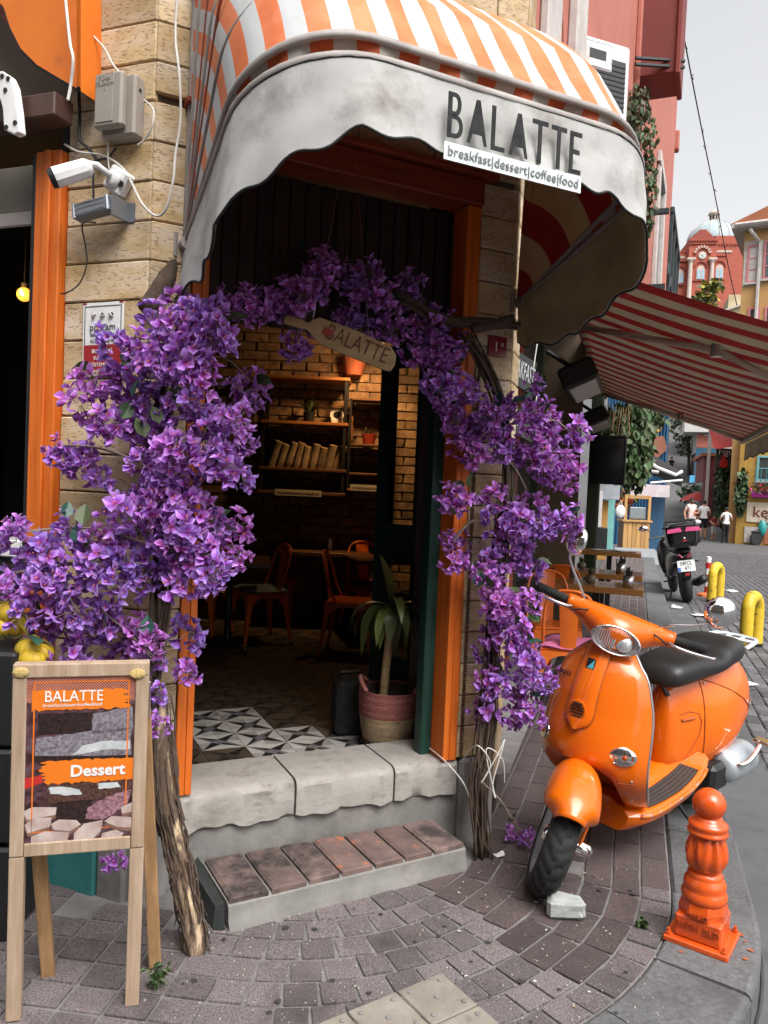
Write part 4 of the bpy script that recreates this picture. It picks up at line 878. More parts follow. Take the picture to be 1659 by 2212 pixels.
# left of the rising street: blue corrugated wall with painted figure
m_blue = mat('blue_corrugated_paint', (.025, .09, .18), .55, c2=(.014, .06, .13), scale=2, stretch=(3, 3, .3)); p = aty(1436, 1100, 27)
bw = thing('blue_wall', 'tall blue corrugated metal wall with brown painted shapes', 'wall', F_at(p)); z0 = gz(p.x, p.y)-.1
for i in range(3):
    g = G(); x1 = -.02-i*.7; pts = []
    for j in range(15): pts.append((x1-.7*j/14, -.03 if j % 2 else .03))
    g.add([(x, y, z0) for x, y in pts]+[(x, y, 5.4) for x, y in pts], [(j, j+1, j+16, j+15) for j in range(14)]); g.build('corrugated_sheet', m_blue, bw)
G().box(-2.1, 0, .05, 4, z0, 5.35).build('core', m_dark, bw)
m_mur = mat('brown_mural_paint', (.30, .12, .07), .7, c2=(.2, .07, .045), scale=6); m_mury = mat('yellow_mural_paint', (.55, .36, .06), .7)
def blob(u, v, r, m, n=14, sx=1., sz=1.):
    q = W[bw].inverted() @ onp(u, v, W[bw].translation, W[bw].to_3x3() @ V((0, 1, 0))); rr = [r*R.uniform(.85, 1.1) for _ in range(n)]
    G().prism([(q.x+rr[i]*sx*cos(2*pi*i/n), q.z+rr[i]*sz*sin(2*pi*i/n)) for i in range(n)], .01, T(0, -.05-R.uniform(0, .008), 0)).build('painted_shape', m, bw)
blob(1415, 915, .26, m_mur, sz=1.5); blob(1420, 965, .3, m_mur, sz=1.2); blob(1400, 968, .2, m_mur); blob(1428, 955, .15, m_mur, sz=1.4); blob(1418, 925, .1, m_mury, sz=2.2); blob(1414, 950, .09, m_mury, sz=1.8)
# big leafy climber hanging from the shop corner
leaf_cloud('hanging_climber', 'big leafy climber hanging beside the black screen under the awning', 'climber', [(aty(1330, 945, 11), (.32, .4, .38), .3), (aty(1352, 930, 11.3), (.4, .4, .45), .3), (aty(1378, 925, 11.5), (.28, .3, .5), .2), (aty(1355, 990, 11.3), (.35, .3, .35), .3), (aty(1372, 1010, 11.3), (.18, .2, .3), .12), (aty(1395, 900, 12), (.3, .3, .25), .1)], 1900, .12, [m_leaf, m_leaf2, m_leaf2], [([aty(1340, 905, 11.2), aty(1352, 960, 11.2), aty(1370, 1040, 11.2)], .02)], hang=True)
leaf_cloud('dark_climber', 'dark green climber covering the wall left of the yellow house', 'climber', [(aty(1575, 1040, 35), (.7, .4, 1.3)), (aty(1578, 1090, 35), (.7, .4, 1.2)), (aty(1590, 1120, 35), (.7, .4, 1.1)), (aty(1580, 1010, 35), (.7, .4, .8)), (aty(1602, 1060, 31.4), (.25, .15, 1.0), .2)], 2400, .2, [m_leaf, mat('deep_green_leaf', (.03, .05, .02), .6, rnd=.3)], [([aty(1590, 1160, 35.2), aty(1590, 1030, 35.2)], .08)], hang=True)
leaf_cloud('window_flowers', 'pink geraniums in the flower box of the yellow house', 'flowers', [(W[yh] @ V((yx(1640, 1035).x+.6, -.55, yx(1640, 1035).z-.35)), (1.0, .15, .3))], 260, .14, [m_leaf, m_leaf2, mat('pink_petal', (.6, .06, .16), .5)])
leaf_cloud('slope_bush', 'low green bush on the bank beside the rising street', 'bush', [(aty(1497, 1066, 44), (.9, .9, .5)), (aty(1508, 1060, 46), (.9, .9, .6))], 400, .25, [m_leaf, m_leaf2])
leaf_cloud('street_tree', 'thin leafy vine tree over the rising street beside the wooden house', 'tree', [(aty(1478, 930, 60), (1.2, 1, 1.0)), (aty(1488, 960, 60), (1.0, 1, .9)), (aty(1470, 905, 60), (1.4, 1, .7))], 500, .35, [m_leaf2, m_leaf], [([aty(1487, 1040, 60), aty(1488, 960, 60), aty(1475, 910, 60)], .12)])
# ================================================================ bougainvillea arch round the door
def petal_mat(name, base, mid, edge):
    m = bpy.data.materials.new(name); m.use_nodes = True; nt = m.node_tree; p = nt.nodes['Principled BSDF']; p.inputs['Roughness'].default_value = .55; p.inputs['Sheen Weight'].default_value = .25; p.inputs['Specular IOR Level'].default_value = .35
    at_ = nt.nodes.new('ShaderNodeAttribute'); at_.attribute_name = 't'
    r = nt.nodes.new('ShaderNodeValToRGB'); e = r.color_ramp.elements; e[0].position = .12; e[0].color = (*base, 1); e[1].position = 1; e[1].color = (*edge, 1); k = e.new(.42); k.color = (*mid, 1)
    nt.links.new(at_.outputs['Fac'], r.inputs[0]); g = nt.nodes.new('ShaderNodeNewGeometry'); oi = nt.nodes.new('ShaderNodeObjectInfo')
    hs = nt.nodes.new('ShaderNodeHueSaturation'); nt.links.new(r.outputs[0], hs.inputs['Color'])
    mr = nt.nodes.new('ShaderNodeMapRange'); mr.inputs['To Min'].default_value = .478; mr.inputs['To Max'].default_value = .528; nt.links.new(oi.outputs['Random'], mr.inputs[0]); nt.links.new(mr.outputs[0], hs.inputs['Hue'])
    mv = nt.nodes.new('ShaderNodeMapRange'); mv.inputs['To Min'].default_value = .6; mv.inputs['To Max'].default_value = 1.4; nt.links.new(g.outputs['Random Per Island'], mv.inputs[0]); nt.links.new(mv.outputs[0], hs.inputs['Value'])
    nt.links.new(hs.outputs[0], p.inputs['Base Color']); t = nt.nodes.new('ShaderNodeBsdfTranslucent'); nt.links.new(hs.outputs[0], t.inputs[0]); mx = nt.nodes.new('ShaderNodeMixShader'); mx.inputs[0].default_value = .28
    nt.links.new(p.outputs[0], mx.inputs[1]); nt.links.new(t.outputs[0], mx.inputs[2]); nt.links.new(mx.outputs[0], nt.nodes['Material Output'].inputs[0]); return m
m_pet = [petal_mat('violet_bract', (.22, .010, .17), (.30, .085, .48), (.46, .28, .72)), petal_mat('magenta_bract', (.26, .008, .16), (.33, .065, .44), (.50, .26, .68))]
m_stam = mat('orange_stamen', (.75, .25, .05), .6); m_twig = mat('grey_brown_twig', (.30, .24, .20), .85, c2=(.14, .10, .08))
def cluster_mesh(mp, nf, rad_):
    g = G(); tv = []
    def petal(M, l, w):
        pts = [(0, 0, 0, 0), (-.36, .25, .12, .35), (0, .3, -.03, .3), (.36, .25, .12, .35), (-.5, .58, .20, .75), (0, .62, .0, .62), (.5, .58, .20, .75), (-.24, .88, .12, .95), (.24, .88, .12, .95), (0, 1.06, .02, 1.)]
        vs = [M @ V((x*w, y*l, z*l+R.uniform(-.0015, .0015))) for x, y, z, t in pts]; tv.extend(t for *_, t in pts)
        g.add(vs, [(0, 2, 1), (0, 3, 2), (1, 2, 5, 4), (2, 3, 6, 5), (4, 5, 9, 7), (5, 6, 8, 9)], 0)
    for i in range(nf):
        d = V((R.gauss(0, 1), R.gauss(0, 1)-.25, R.gauss(0, 1)-.1)).normalized(); c = d*rad_*R.uniform(.45, 1.05)
        B = d.to_track_quat('Z', 'Y').to_matrix().to_4x4(); roll = R.uniform(0, 6.28); s_ = R.uniform(.8, 1.2)
        for k in range(3):
            M = Matrix.Translation(c) @ B @ Matrix.Rotation(roll+k*2.094+R.uniform(-.25, .25), 4, 'Z') @ Matrix.Rotation(R.uniform(-.1, 1.3), 4, 'X') @ Matrix.Rotation(R.uniform(-.5, .5), 4, 'Y'); petal(M, .035*s_*R.uniform(.75, 1.2), .029*s_*R.uniform(.8, 1.1))
        for k in range(2):
            q = c+d*.016+V((R.uniform(-.005, .005),)*3); n0 = len(g.v); g.ball(q, .0026, 4, 2); g.m[-8:] = [1]*8; tv.extend([0]*(len(g.v)-n0))
        n0 = len(g.v); g.tube([c*.2, c], .0011, 3, cap=False); g.m[-3:] = [2]*3; tv.extend([0]*(len(g.v)-n0))
    me = g.mesh('flower_cluster', [mp, m_stam, m_twig]); a = me.attributes.new('t', 'FLOAT', 'POINT'); a.data.foreach_set('value', tv); return me
CM = [[cluster_mesh(m_pet[k], 19, .064) for _ in range(7)] for k in (0, 1)]
LB = [(345,670,30),(400,700,50),(470,690,45),(360,720,40),(300,770,45),(250,755,25),(350,800,50),(400,770,45),(450,720,40),(300,840,50),(210,840,40),(190,870,30),(260,890,40),(240,920,25),(170,970,35),(112,960,16),(150,1010,35),(210,1000,36),(350,870,45),(440,850,40),(475,890,45),(430,930,45),(480,960,40),(530,970,28),(520,1030,35),(460,1010,45),(400,980,40),(330,970,50),(290,1010,40),(340,1040,50),(400,1070,50),(440,1100,35),(370,1110,50),(310,1090,36),(260,1110,20),(300,1180,50),(360,1170,50),(420,1180,45),(480,1130,40),(510,1160,28),(522,1205,12),(460,1190,36),(440,1240,36),(380,1250,45),(320,1240,36),(240,1200,40),(180,1200,40),(130,1150,35),(30,1130,14),(35,1170,25),(100,1200,45),(60,1230,45),(15,1250,35),(110,1260,50),(170,1270,45),(230,1280,40),(80,1310,40),(140,1330,45),(210,1340,40),(260,1340,34),(100,1380,35),(170,1390,40),(240,1400,35),(300,1390,36),(350,1370,40),(400,1380,32),(415,1430,25),(330,1420,30),(345,1490,10),(342,1560,8),(347,1745,10),(236,1856,16)]
AB = [(520,640,30),(560,655,35),(600,640,40),(650,610,40),(642,735,20),(690,590,40),(760,600,40),(705,562,20),(820,620,40),(870,640,35),(770,690,30),(830,720,36),(900,725,36),(880,600,20),(535,835,32),(545,870,14),(930,690,24),(900,690,28),(950,742,34),(985,772,34),(915,765,26)]
RB = [(940,770,46),(980,820,46),(990,890,42),(1005,950,42),(960,705,30),(1050,930,40),(1080,900,40),(1130,890,46),(1185,890,22),(1165,835,14),(1250,945,22),(1160,960,50),(1100,1000,46),(1200,1010,42),(1232,1040,22),(1090,1060,36),(1000,1085,38),(1150,1130,56),(1218,1115,32),(1090,1130,36),(975,1160,16),(1060,1180,38),(985,1215,26),(1010,1165,24),(1070,1240,42),(1130,1215,45),(1060,1300,36),(1100,1330,46),(1150,1290,20),(1050,1380,36),(1115,1400,52),(1160,1450,42),(1060,1450,36),(1100,1500,42),(1050,1520,30),(1160,1530,26),(1110,1560,30),(1118,1795,8),(1138,1812,8)]
ar = thing('bougainvillea_arch', 'arch of violet bougainvillea blossom framing the cafe doorway', 'flowering climber', T(-.45, 2.45, 0)); arI = W[ar].inverted()
def ydoor(u): return 2.72+(u-412)*(.49/575)
tips = []; clus = []
def put(blobs, yf, dy, mag, den=1.12):
    for u, v, r in blobs:
        n = max(1, round((r/31)**2*den)); pts = []
        for _ in range(60):
            a = R.uniform(0, 6.28); q = r*.82*math.sqrt(R.random()); P = (u+q*cos(a), v+q*sin(a))
            if all(math.hypot(P[0]-x, P[1]-y) > r*.42 for x, y in pts): pts.append(P)
            if len(pts) >= n: break
        for x, y in pts:
            yy = yf(x, y)+R.uniform(-dy, dy*.6); clus.append((aty(x, y, yy), .55 if r < 17 else R.uniform(.68, 1.0), mag(x, y)))
put(LB, lambda u, v: 2.50 if v < 1500 else (2.42 if v < 1700 else 2.5), .13, lambda x, y: .5 if y < 1150 else .22)  # more violet low down: bluish light there put into the blossom colour
put(AB, lambda u, v: ydoor(u)-.07, .09, lambda x, y: .85, 1.75); put(RB, lambda u, v: ydoor(u)-.10 if u < 1020 else 3.08+(u-1020)*.0004, .12, lambda x, y: .85 if y < 1150 else .45, 1.5)
print('clusters', len(clus))
R.shuffle(clus)
for i, (p, s_, mg) in enumerate(clus):
    me = R.choice(CM[1 if R.random() < mg else 0]); q = arI @ p
    if i < 300: link('flower_cluster', me, ar, M=Matrix.Translation(q) @ Euler((R.uniform(-.5, .5), R.uniform(-.5, .5), R.uniform(-.6, .6))).to_matrix().to_4x4() @ Matrix.Scale(s_, 4))
# woody stems
stems = []
def branch(px, y, r, n=1, jit=.0, name='branch', m=None, seg=5):
    for k in range(n):
        j = lambda: R.uniform(-jit, jit); P = [aty(u, v, yy)+V((j(), j()*.6, j()*.6)) for (u, v), yy in zip(px, y if isinstance(y, (list, tuple)) else [y]*len(px))]
        pts = catmull(P, 5); G(arI).tube(pts, [r*(1-.45*i/len(pts))*R.uniform(.85, 1.15) for i in range(len(pts))], seg).build(name, m or m_bark, ar, smooth=True)
branch([(1042, 1852), (1040, 1700), (1052, 1560), (1075, 1300), (1100, 1050), (1075, 850), (1010, 730)], [3.05, 3.1, 3.14, 3.15, 3.12, 3.12, 3.1], .010, 12, .028)
branch([(1040, 1850), (1030, 1700), (1050, 1550), (1065, 1400)], [3.05, 3.08, 3.13, 3.14], .014, 6, .02)
branch([(1110, 700), (1060, 700), (960, 690), (880, 650), (760, 610), (640, 620), (520, 660), (430, 700), (370, 780)], [3.12, 3.1, 3.06, 3.0, 2.95, 2.86, 2.78, 2.7, 2.6], .008, 9, .03)
branch([(330, 1450), (345, 1300), (350, 1100), (360, 900), (380, 720)], [2.5, 2.55, 2.57, 2.57, 2.6], .010, 9, .035)
branch([(350, 1800), (335, 1600), (345, 1400), (370, 1250)], [2.42, 2.46, 2.5, 2.52], .009, 7, .02)
branch([(1045, 1850), (1035, 1700), (1050, 1580), (1072, 1300), (1095, 1060)], [3.03, 3.05, 3.10, 3.12, 3.1], .0035, 26, .04)
def logtube(P, rs, m, name, n=10):
    pts = catmull(P, 6); k = len(pts); rr = [rs[0]+(rs[1]-rs[0])*i/(k-1)+R.uniform(-.002, .002) for i in range(k)]; return G(arI).tube(pts, rr, n).build(name, m, ar, smooth=True)
pole = [onz(428, 2052, 0)+V((0, 0, -.02)), aty(405, 1940, 2.36), aty(383, 1830, 2.40), aty(358, 1700, 2.44), aty(345, 1500, 2.5)]
logtube(pole, (.032, .024), mat('shaggy_bark_trunk', (.16, .105, .07), .9, c2=(.05, .032, .022), scale=6, stretch=(6, 6, .7), bump=.8, bscale=20, c3=(.50, .37, .24), s3=3.2, t3=(.5, .58)), 'trunk')
for k in range(60):
    t0 = R.uniform(0, .75); i0 = int(t0*24); pts = catmull(pole, 6); seg = pts[i0:i0+R.randint(4, 8)]; o = V((R.uniform(-1, 1), R.uniform(-1, .1), 0)).normalized()*.031
    if len(seg) > 2: G(arI).tube([p+o*(1+R.uniform(0, .5)) for p in seg], R.uniform(.002, .0045), 4).build('loose_bark', m_bark, ar)
for v_ in (1848, 1950, 1985): 
    c = aty(386+(v_-1848)*.22, v_, 2.385); 
    for k in range(14): a = R.uniform(0, 6.28); G(arI).tube([c+V((.033*cos(a), .033*sin(a), 0)), c+V((.045*cos(a)+R.uniform(-.02, .02), .045*sin(a), -R.uniform(.03, .09)))], .0016, 3).build('loose_bark', m_bark, ar)
logtube([aty(385, 545, 2.72), aty(355, 610, 2.66), aty(318, 668, 2.6)], (.03, .036), m_bark, 'cut_branch'); logtube([aty(1108, 690, 3.12), aty(1070, 700, 3.1), aty(1020, 712, 3.08)], (.024, .018), m_bark, 'cut_branch')
# thin pale side shoots to the outlying sprigs
for a, b, yy in (((360, 1190), (35, 1150), 2.45), ((300, 1000), (115, 965), 2.45), ((430, 780), (535, 820), 2.75), ((1150, 920), (1245, 945), 3.1), ((1100, 900), (1160, 840), 3.12), ((470, 1180), (525, 1200), 2.6), ((1050, 1120), (980, 1170), 3.05), ((300, 1220), (20, 1235), 2.45), ((1060, 980), (1140, 1060), 3.1), ((380, 960), (300, 930), 2.5), ((1045, 1690), (1130, 1805), 3.0), ((200, 1300), (330, 1420), 2.45), ((690, 600), (640, 730), 2.85), ((860, 690), (820, 610), 2.95)):
    m1 = (a[0]*.5+b[0]*.5, a[1]*.5+b[1]*.5-R.uniform(5, 30)); branch([a, m1, b], yy, .0032, 2, .012, 'shoot', m_twig, 4)
leaf_me = []
for k in range(3):
    lm = leafmesh(.06, .042); leaf_me.append(lm.mesh('leaf', (m_leaf, m_leaf2, mat('blue_green_leaf', (.025, .085, .06), .45))[k]))
for k in range(70):
    p, s_, mg = R.choice(clus); link('leaf', R.choice(leaf_me), ar, M=Matrix.Translation(arI @ (p+V((R.uniform(-.07, .07), R.uniform(-.02, .06), R.uniform(-.07, .07))))) @ Euler((R.uniform(-.3, 1.5), R.uniform(-1, 1), R.uniform(0, 6.28))).to_matrix().to_4x4() @ Matrix.Scale(R.uniform(.8, 1.4), 4))
for u, v, yy in ((140, 1118, 2.38), (178, 1135, 2.38), (165, 1172, 2.38), (185, 1190, 2.4), (285, 860, 2.42), (262, 905, 2.42), (345, 915, 2.42), (315, 945, 2.42), (1070, 1350, 3.0), (1030, 1270, 3.0), (1080, 880, 3.0), (265, 790, 2.42)):
    link('leaf', R.choice(leaf_me), ar, M=Matrix.Translation(arI @ aty(u, v, yy)) @ Euler((R.uniform(.9, 1.5), R.uniform(-.5, .5), R.uniform(-1, 1))).to_matrix().to_4x4() @ Matrix.Scale(R.uniform(.9, 1.3), 4))
# white light-string cable at the foot of the right stem
g = G().tube(catmull([aty(u, v, y) for u, v, y in ((1000, 1640, 3.1), (1030, 1610, 2.98), (1060, 1650, 2.98), (1040, 1690, 2.98), (1075, 1630, 2.98), (1090, 1600, 3.0), (1065, 1690, 2.98), (1070, 1720, 2.98), (1050, 1620, 2.98), (1085, 1640, 3.0), (1090, 1690, 3.02))], 8), .0022, 5); tag(g.build('light_string', m_cable_w), 'tangled white fairy light cable at the foot of the flowering stem', 'cable')
g = G().tube(catmull([aty(u, v, y) for u, v, y in ((905, 1602, 3.35), (930, 1618, 3.25), (965, 1648, 3.13), (1000, 1690, 3.1), (1020, 1735, 3.05))], 8), .003, 5); tag(g.build('extension_lead', m_cable_w), 'white extension lead with plug running over the threshold corner', 'cable')
# sprung conduit beside the orange jamb
g = G(FC); P = [(1.325+.004*cos(i*2.1), -.012-.004*sin(i*2.1), .36+i*.0042) for i in range(400)]; g.tube(P, .006, 4); tag(g.build('spiral_conduit', mat('brown_conduit', (.10, .06, .035), .6)), 'brown ribbed conduit running up beside the right door jamb', 'conduit')
# ================================================================ orange scooter on the pavement corner
m_vp = mat('glossy_orange_paint', (.66, .125, .002), .38, c2=(.60, .105, .002), scale=2, coat=.8, spec=.2)
m_vpw = mat('scuffed_orange_edge', (.66, .14, .01), .45, c3=(.30, .27, .25), s3=26, t3=(.52, .6))
m_seat = mat('black_seat_vinyl', (.014, .014, .014), .42, bump=.15, bscale=160); m_mat = mat('dark_brown_rubber_mat', (.035, .026, .023), .7, bump=.4, bscale=40)
m_rim = mat('silver_rim_paint', (.42, .46, .50), .35, .5); m_rack = mat('pale_grey_rack', (.52, .58, .60), .35); m_lens = mat('clear_lens', (.95, .97, .98), .02, trans=1., ior=1.25, var=.01); m_refl = mat('mirror_reflector', (.82, .85, .87), .38, .7, c2=(.5, .52, .55), scale=40, detail=2); m_amber = mat('amber_bulb', (.55, .09, .01), .3); m_lip = mat('grey_edge_trim', (.35, .35, .36), .4, .6)
a_, ln_ = rad(46.5), rad(3.0)
f_ = V((-sin(a_), -cos(a_), 0)); l_ = V((-f_.y, f_.x, 0)); z_ = V((0, 0, 1)); l2 = l_*cos(ln_)-z_*sin(ln_); z2 = z_*cos(ln_)+l_*sin(ln_)
B0 = V((.662, 2.862, .004))
MS = Matrix(((-f_.x, l2.x, z2.x, B0.x), (-f_.y, l2.y, z2.y, B0.y), (-f_.z, l2.z, z2.z, B0.z), (0, 0, 0, 1)))   # local x = backwards, y = left, z = up
vs_ = thing('orange_scooter', 'glossy orange motor scooter parked on the pavement with black seat', 'scooter', MS)
RK = rad(26); T0 = V((.345, 0, .93)); kax = V((sin(RK), 0, cos(RK)))
ST = Matrix.Translation(T0) @ Matrix.Rotation(rad(-35), 4, V((sin(RK), 0, cos(RK)))) @ Matrix.Translation(-T0)
# x is backwards here, so the frame is left-handed: turning the bars to the left is a negative angle
def interp(tab, x):
    """smooth (monotone-ish Hermite) interpolation in a table"""
    n = len(tab)
    if x <= tab[0][0]: return list(tab[0][1:])
    if x >= tab[-1][0]: return list(tab[-1][1:])
    i = 0
    while tab[i+1][0] < x: i += 1
    x0, x1 = tab[i][0], tab[i+1][0]; h = x1-x0; t = (x-x0)/h; out = []
    for k in range(1, len(tab[0])):
        y0, y1 = tab[i][k], tab[i+1][k]
        m0 = (y1-tab[i-1][k])/(x1-tab[i-1][0]) if i > 0 else (y1-y0)/h
        m1 = (tab[i+2][k]-y0)/(tab[i+2][0]-x0) if i+2 < n else (y1-y0)/h
        out.append((2*t**3-3*t*t+1)*y0+(t**3-2*t*t+t)*h*m0+(-2*t**3+3*t*t)*y1+(t**3-t*t)*h*m1)
    return out
# --- leg shield
SH = [(.205, .40, .10), (.24, .34, .160), (.30, .25, .195), (.38, .150, .226), (.46, .112, .234), (.55, .118, .232), (.64, .144, .222), (.72, .168, .204), (.79, .200, .176), (.84, .228, .130), (.87, .246, .098), (.89, .262, .055)]
def shield(u, t, off=0.):
    z = .205+(.89-.205)*t; bc, w = interp(SH, z); y = (u*2-1); k = abs(y)
    well = .14*max(0, 1-(k/.66)**2)*max(0, min(1, (.455-z)/.09))
    cv = .065+.072*max(0, 1-((z-.52)/.30)**2)
    return V((bc+cv*k**2.3+well+off+.012*(k > .97), y*w*(1-.0*off), z))
g = G(); nu, nv = 28, 30
g.grid(lambda u, t: shield(u, t), nu, nv); n0 = len(g.v); g.grid(lambda u, t: shield(u, t, .02), nu, nv)
bd = [(i, 0) for i in range(nu)]+[(nu, j) for j in range(nv)]+[(i, nv) for i in range(nu, 0, -1)]+[(0, j) for j in range(nv, 0, -1)]; ix = [j*(nu+1)+i for i, j in bd]
for p, q in zip(ix, ix[1:]+ix[:1]): g.f.append((p, q, q+n0, p+n0)); g.m.append(0)
sh_ = g.build('leg_shield', m_vp, vs_, auto=50)
edge = [shield(1, j/30, .008) for j in range(2, 31)]; G().tube(edge, .006, 6).build('edge_trim', m_lip, sh_, smooth=True); G().tube([shield(0, j/30, .008) for j in range(2, 31)], .006, 6).build('edge_trim', m_lip, sh_, smooth=True)
# --- horn cover with grille and badge
def horn(u, t):
    z = .885-.31*t; bc, w = interp(SH, z); hw = .052+.012*t; 
    if t > .8: hw *= math.sqrt(max(0.02, 1-((t-.8)/.2)**2*.95))
    y = (u*2-1)*hw; return V((bc-.004-.022*(1-abs(u*2-1)**3)*(1-.25*t), y, z))
hc = G().grid(horn, 14, 24).build('horn_cover', m_vp, vs_, smooth=True)
G().tube([horn(0, j/24)+V((.001, 0, 0)) for j in range(25)]+[horn(u/14, 1) for u in range(1, 14)]+[horn(1, 1-j/24)+V((.001, 0, 0)) for j in range(25)], .0022, 5).build('panel_seam', mat('seam_shadow_line', (.22, .04, .003), .6), hc)
gc = horn(.5, .77)
G().lathe([(.036, -.004), (.038, .002), (.034, .004)], 24, T(gc.x-.001, 0, gc.z) @ Matrix.Rotation(rad(-86), 4, 'Y')).build('grille_ring', m_vp, hc)
for i in range(5):
    dz = (i-2)*.0125; hw = math.sqrt(max(.0004, .03**2-dz**2)); G().tube([V((gc.x-.0065, -hw, gc.z+dz)), V((gc.x-.0065, hw, gc.z+dz))], .0032, 6).build('grille_slot', m_black, hc)
bc_ = horn(.5, .22); bg_ = G(T(bc_.x-.003, 0, bc_.z, 0, 0, rad(12))).box(-.003, .002, -.017, .017, -.021, .021).build('badge', m_black, hc)
G(T(bc_.x-.003, 0, bc_.z, 0, 0, rad(12))).add([(-.0042, .015, -.018), (-.0042, .015, .017), (-.0042, -.014, -.018)], [(0, 1, 2)]).build('badge_field', mat('badge_cyan', (.10, .45, .55), .4), bg_)
# --- indicators
for sy in (-1, 1):
    c = shield(.5+sy*.375, .44); M = T(c.x-.004, c.y, c.z, rad(sy*-38)) @ Matrix.Rotation(rad(-90), 4, 'Y')
    i_ = G(M).lathe([(.040, -.008), (.045, .0), (.041, .005)], 20).build('indicator', m_chrome, vs_, smooth=True); i_.data.transform(Matrix.Translation(c) @ Matrix.Diagonal((1, 1.25, .8, 1)) @ Matrix.Translation(-c))
    G(M).ball((0, 0, .002), .037, 14, 8, (1, 1, .4)).build('lens', m_lens, i_, smooth=True); G(M).ball((0, .006, .004), .011, 10, 6).build('bulb', m_amber, i_, smooth=True); G(M).lathe([(.038, .0), (.03, -.004), (0, -.005)], 16, cap=False).build('reflector', m_refl, i_)
# --- steered parts: wheel, mudguard, handlebar
WC = V((-.05, .035, .217))
def tyre(r0, w, parent, M, nt=132, ms=17, name='tyre'):
    g = G(M); vs = []
    for i in range(nt):
        th = 2*pi*i/nt
        for j in range(ms):
            s_ = -1+2*j/(ms-1); y = w*sin(s_*1.75)*.98 if abs(s_) < .9 else w*(.9 if s_ > 0 else -.9)*.98; rr = r0-.062*(1-cos(s_*1.6)) if abs(s_) < .98 else r0-.066
            ph = (th*24/(2*pi)+abs(s_)*1.6+(0 if s_ > 0 else .5)) % 1.0
            if abs(s_) < .62 and ph < .22 and abs(s_) > .05: rr -= .008
            vs.append(WC+V((rr*cos(th), y, rr*sin(th))))
    g.add(vs, [(i*ms+j, i*ms+j+1, ((i+1) % nt)*ms+j+1, ((i+1) % nt)*ms+j) for i in range(nt) for j in range(ms-1)]); return g
fw = tyre(.217, .056, None, ST).build('front_wheel', m_rubber, vs_, auto=35)
RY = Matrix.Translation(WC) @ Matrix.Rotation(-pi/2, 4, 'X')
rm = G(ST @ RY).lathe([(.154, .047), (.146, .050), (.140, .040), (.128, .022), (.08, .016), (.06, .03), (.035, .034), (.0, .036)], 32, cap=False).lathe([(.154, -.047), (.146, -.050), (.140, -.040), (.128, -.018), (.08, -.012), (.06, -.026), (.035, -.03), (.0, -.032)], 32, cap=False).lathe([(.15, -.047), (.15, .047)], 32, cap=False).build('rim', m_rim, fw, smooth=True)
for k in range(5):
    a = 2*pi*k/5; 
    for sy in (-1, 1): G(ST @ RY @ Matrix.Rotation(a, 4, 'Z')).ball((.1, 0, sy*.016), .022, 10, 6, (1, .7, .35)).build('rim_hole', m_black if sy < 0 else m_rim, fw, smooth=True)
G(ST @ RY).lathe([(.034, -.036), (.03, -.05), (.012, -.056), (0, -.057)], 16, cap=False).build('hub_cap', m_chrome, fw, smooth=True)
def fend(u, t):
    ph = rad(46)+rad(118)*t; psi = (u-.5)*pi*.98; top = .276+.018*sin(pi*t); rin = .15+.05*max(0, (.3-t)/.3)+.05*max(0, (t-.7)/.3)
    hw = .074+.026*min(1, sin(pi*min(1, t*.9+.22))); cs = abs(cos(psi))**.78; r_ = rin+(top-rin)*cs
    y = hw*(1 if psi > 0 else -1)*abs(sin(psi))**.92
    if t < .12: y *= math.sqrt(max(.35, t/.12))
    return ST @ (WC+V((-r_*cos(ph)*1.06, y, r_*sin(ph)*.98)))
G().grid(fend, 26, 40).build('mudguard', m_vp, vs_, smooth=True, solid=.004)
lk = G(ST).bevbox(-.075, -.015, .108, .124, .19, .42, .008).build('fork_link', m_vp, vs_); G(ST @ RY).lathe([(.028, .06), (.03, .09), (.024, .12), (.01, .135), (0, .136)], 14, cap=False).build('axle_cap', m_chrome, lk, smooth=True)
G(ST).tube([T0+kax*(-.12), T0+kax*(-.46)], .020, 10).build('steering_column', m_vp, vs_)
# handlebar cover
def hb(y):
    k = min(1, abs(y)/.215); s_ = k*k*(3-2*k)
    return V((.300+.045*s_, y, .945+.035*s_)), .095*(1-s_)+.034*s_, .080*(1-s_)+.031*s_
rings = []
for i in range(41):
    y = -.215+.43*i/40; c, rx_, rz_ = hb(y); rings.append([ST @ (c+V((rx_*cos(a)*(1 if cos(a) < 0 else .8), 0, rz_*sin(a)*(1.0 if sin(a) > 0 else 1.05)))) for a in [2*pi*j/20 for j in range(20)]])
G().loft(rings).build('handlebar_cover', m_vp, vs_, smooth=True)
HM = ST @ T(.212, 0, .928, 0, 0, rad(10))
hl = G(HM @ Matrix.Rotation(rad(-90), 4, 'Y') @ Matrix.Diagonal((.56, 1, 1, 1))).lathe([(.096, -.02), (.098, .0), (.094, .010), (.088, .008)], 36, cap=False).build('headlight', m_chrome, vs_, smooth=True)
G(HM @ Matrix.Rotation(rad(-90), 4, 'Y') @ Matrix.Diagonal((.56, 1, 1, 1))).lathe([(.089, .004), (.07, -.02), (.03, -.04), (.0, -.045)], 30, cap=False).build('reflector', m_refl, hl)
G(HM).ball((.006, .034, -.002), .030, 16, 10, (.45, 1, 1)).build('bulb_cup', m_refl, hl, smooth=True)
for k in range(9): G(HM).tube([(-.004, -.075+k*.009, -.03), (-.004, -.075+k*.009, .03)], .0022, 4).build('lens_flute', m_refl, hl)
G(HM).box(-.004, .0, -.012, -.006, -.045, .045).build('lens_divider', m_chrome, hl)
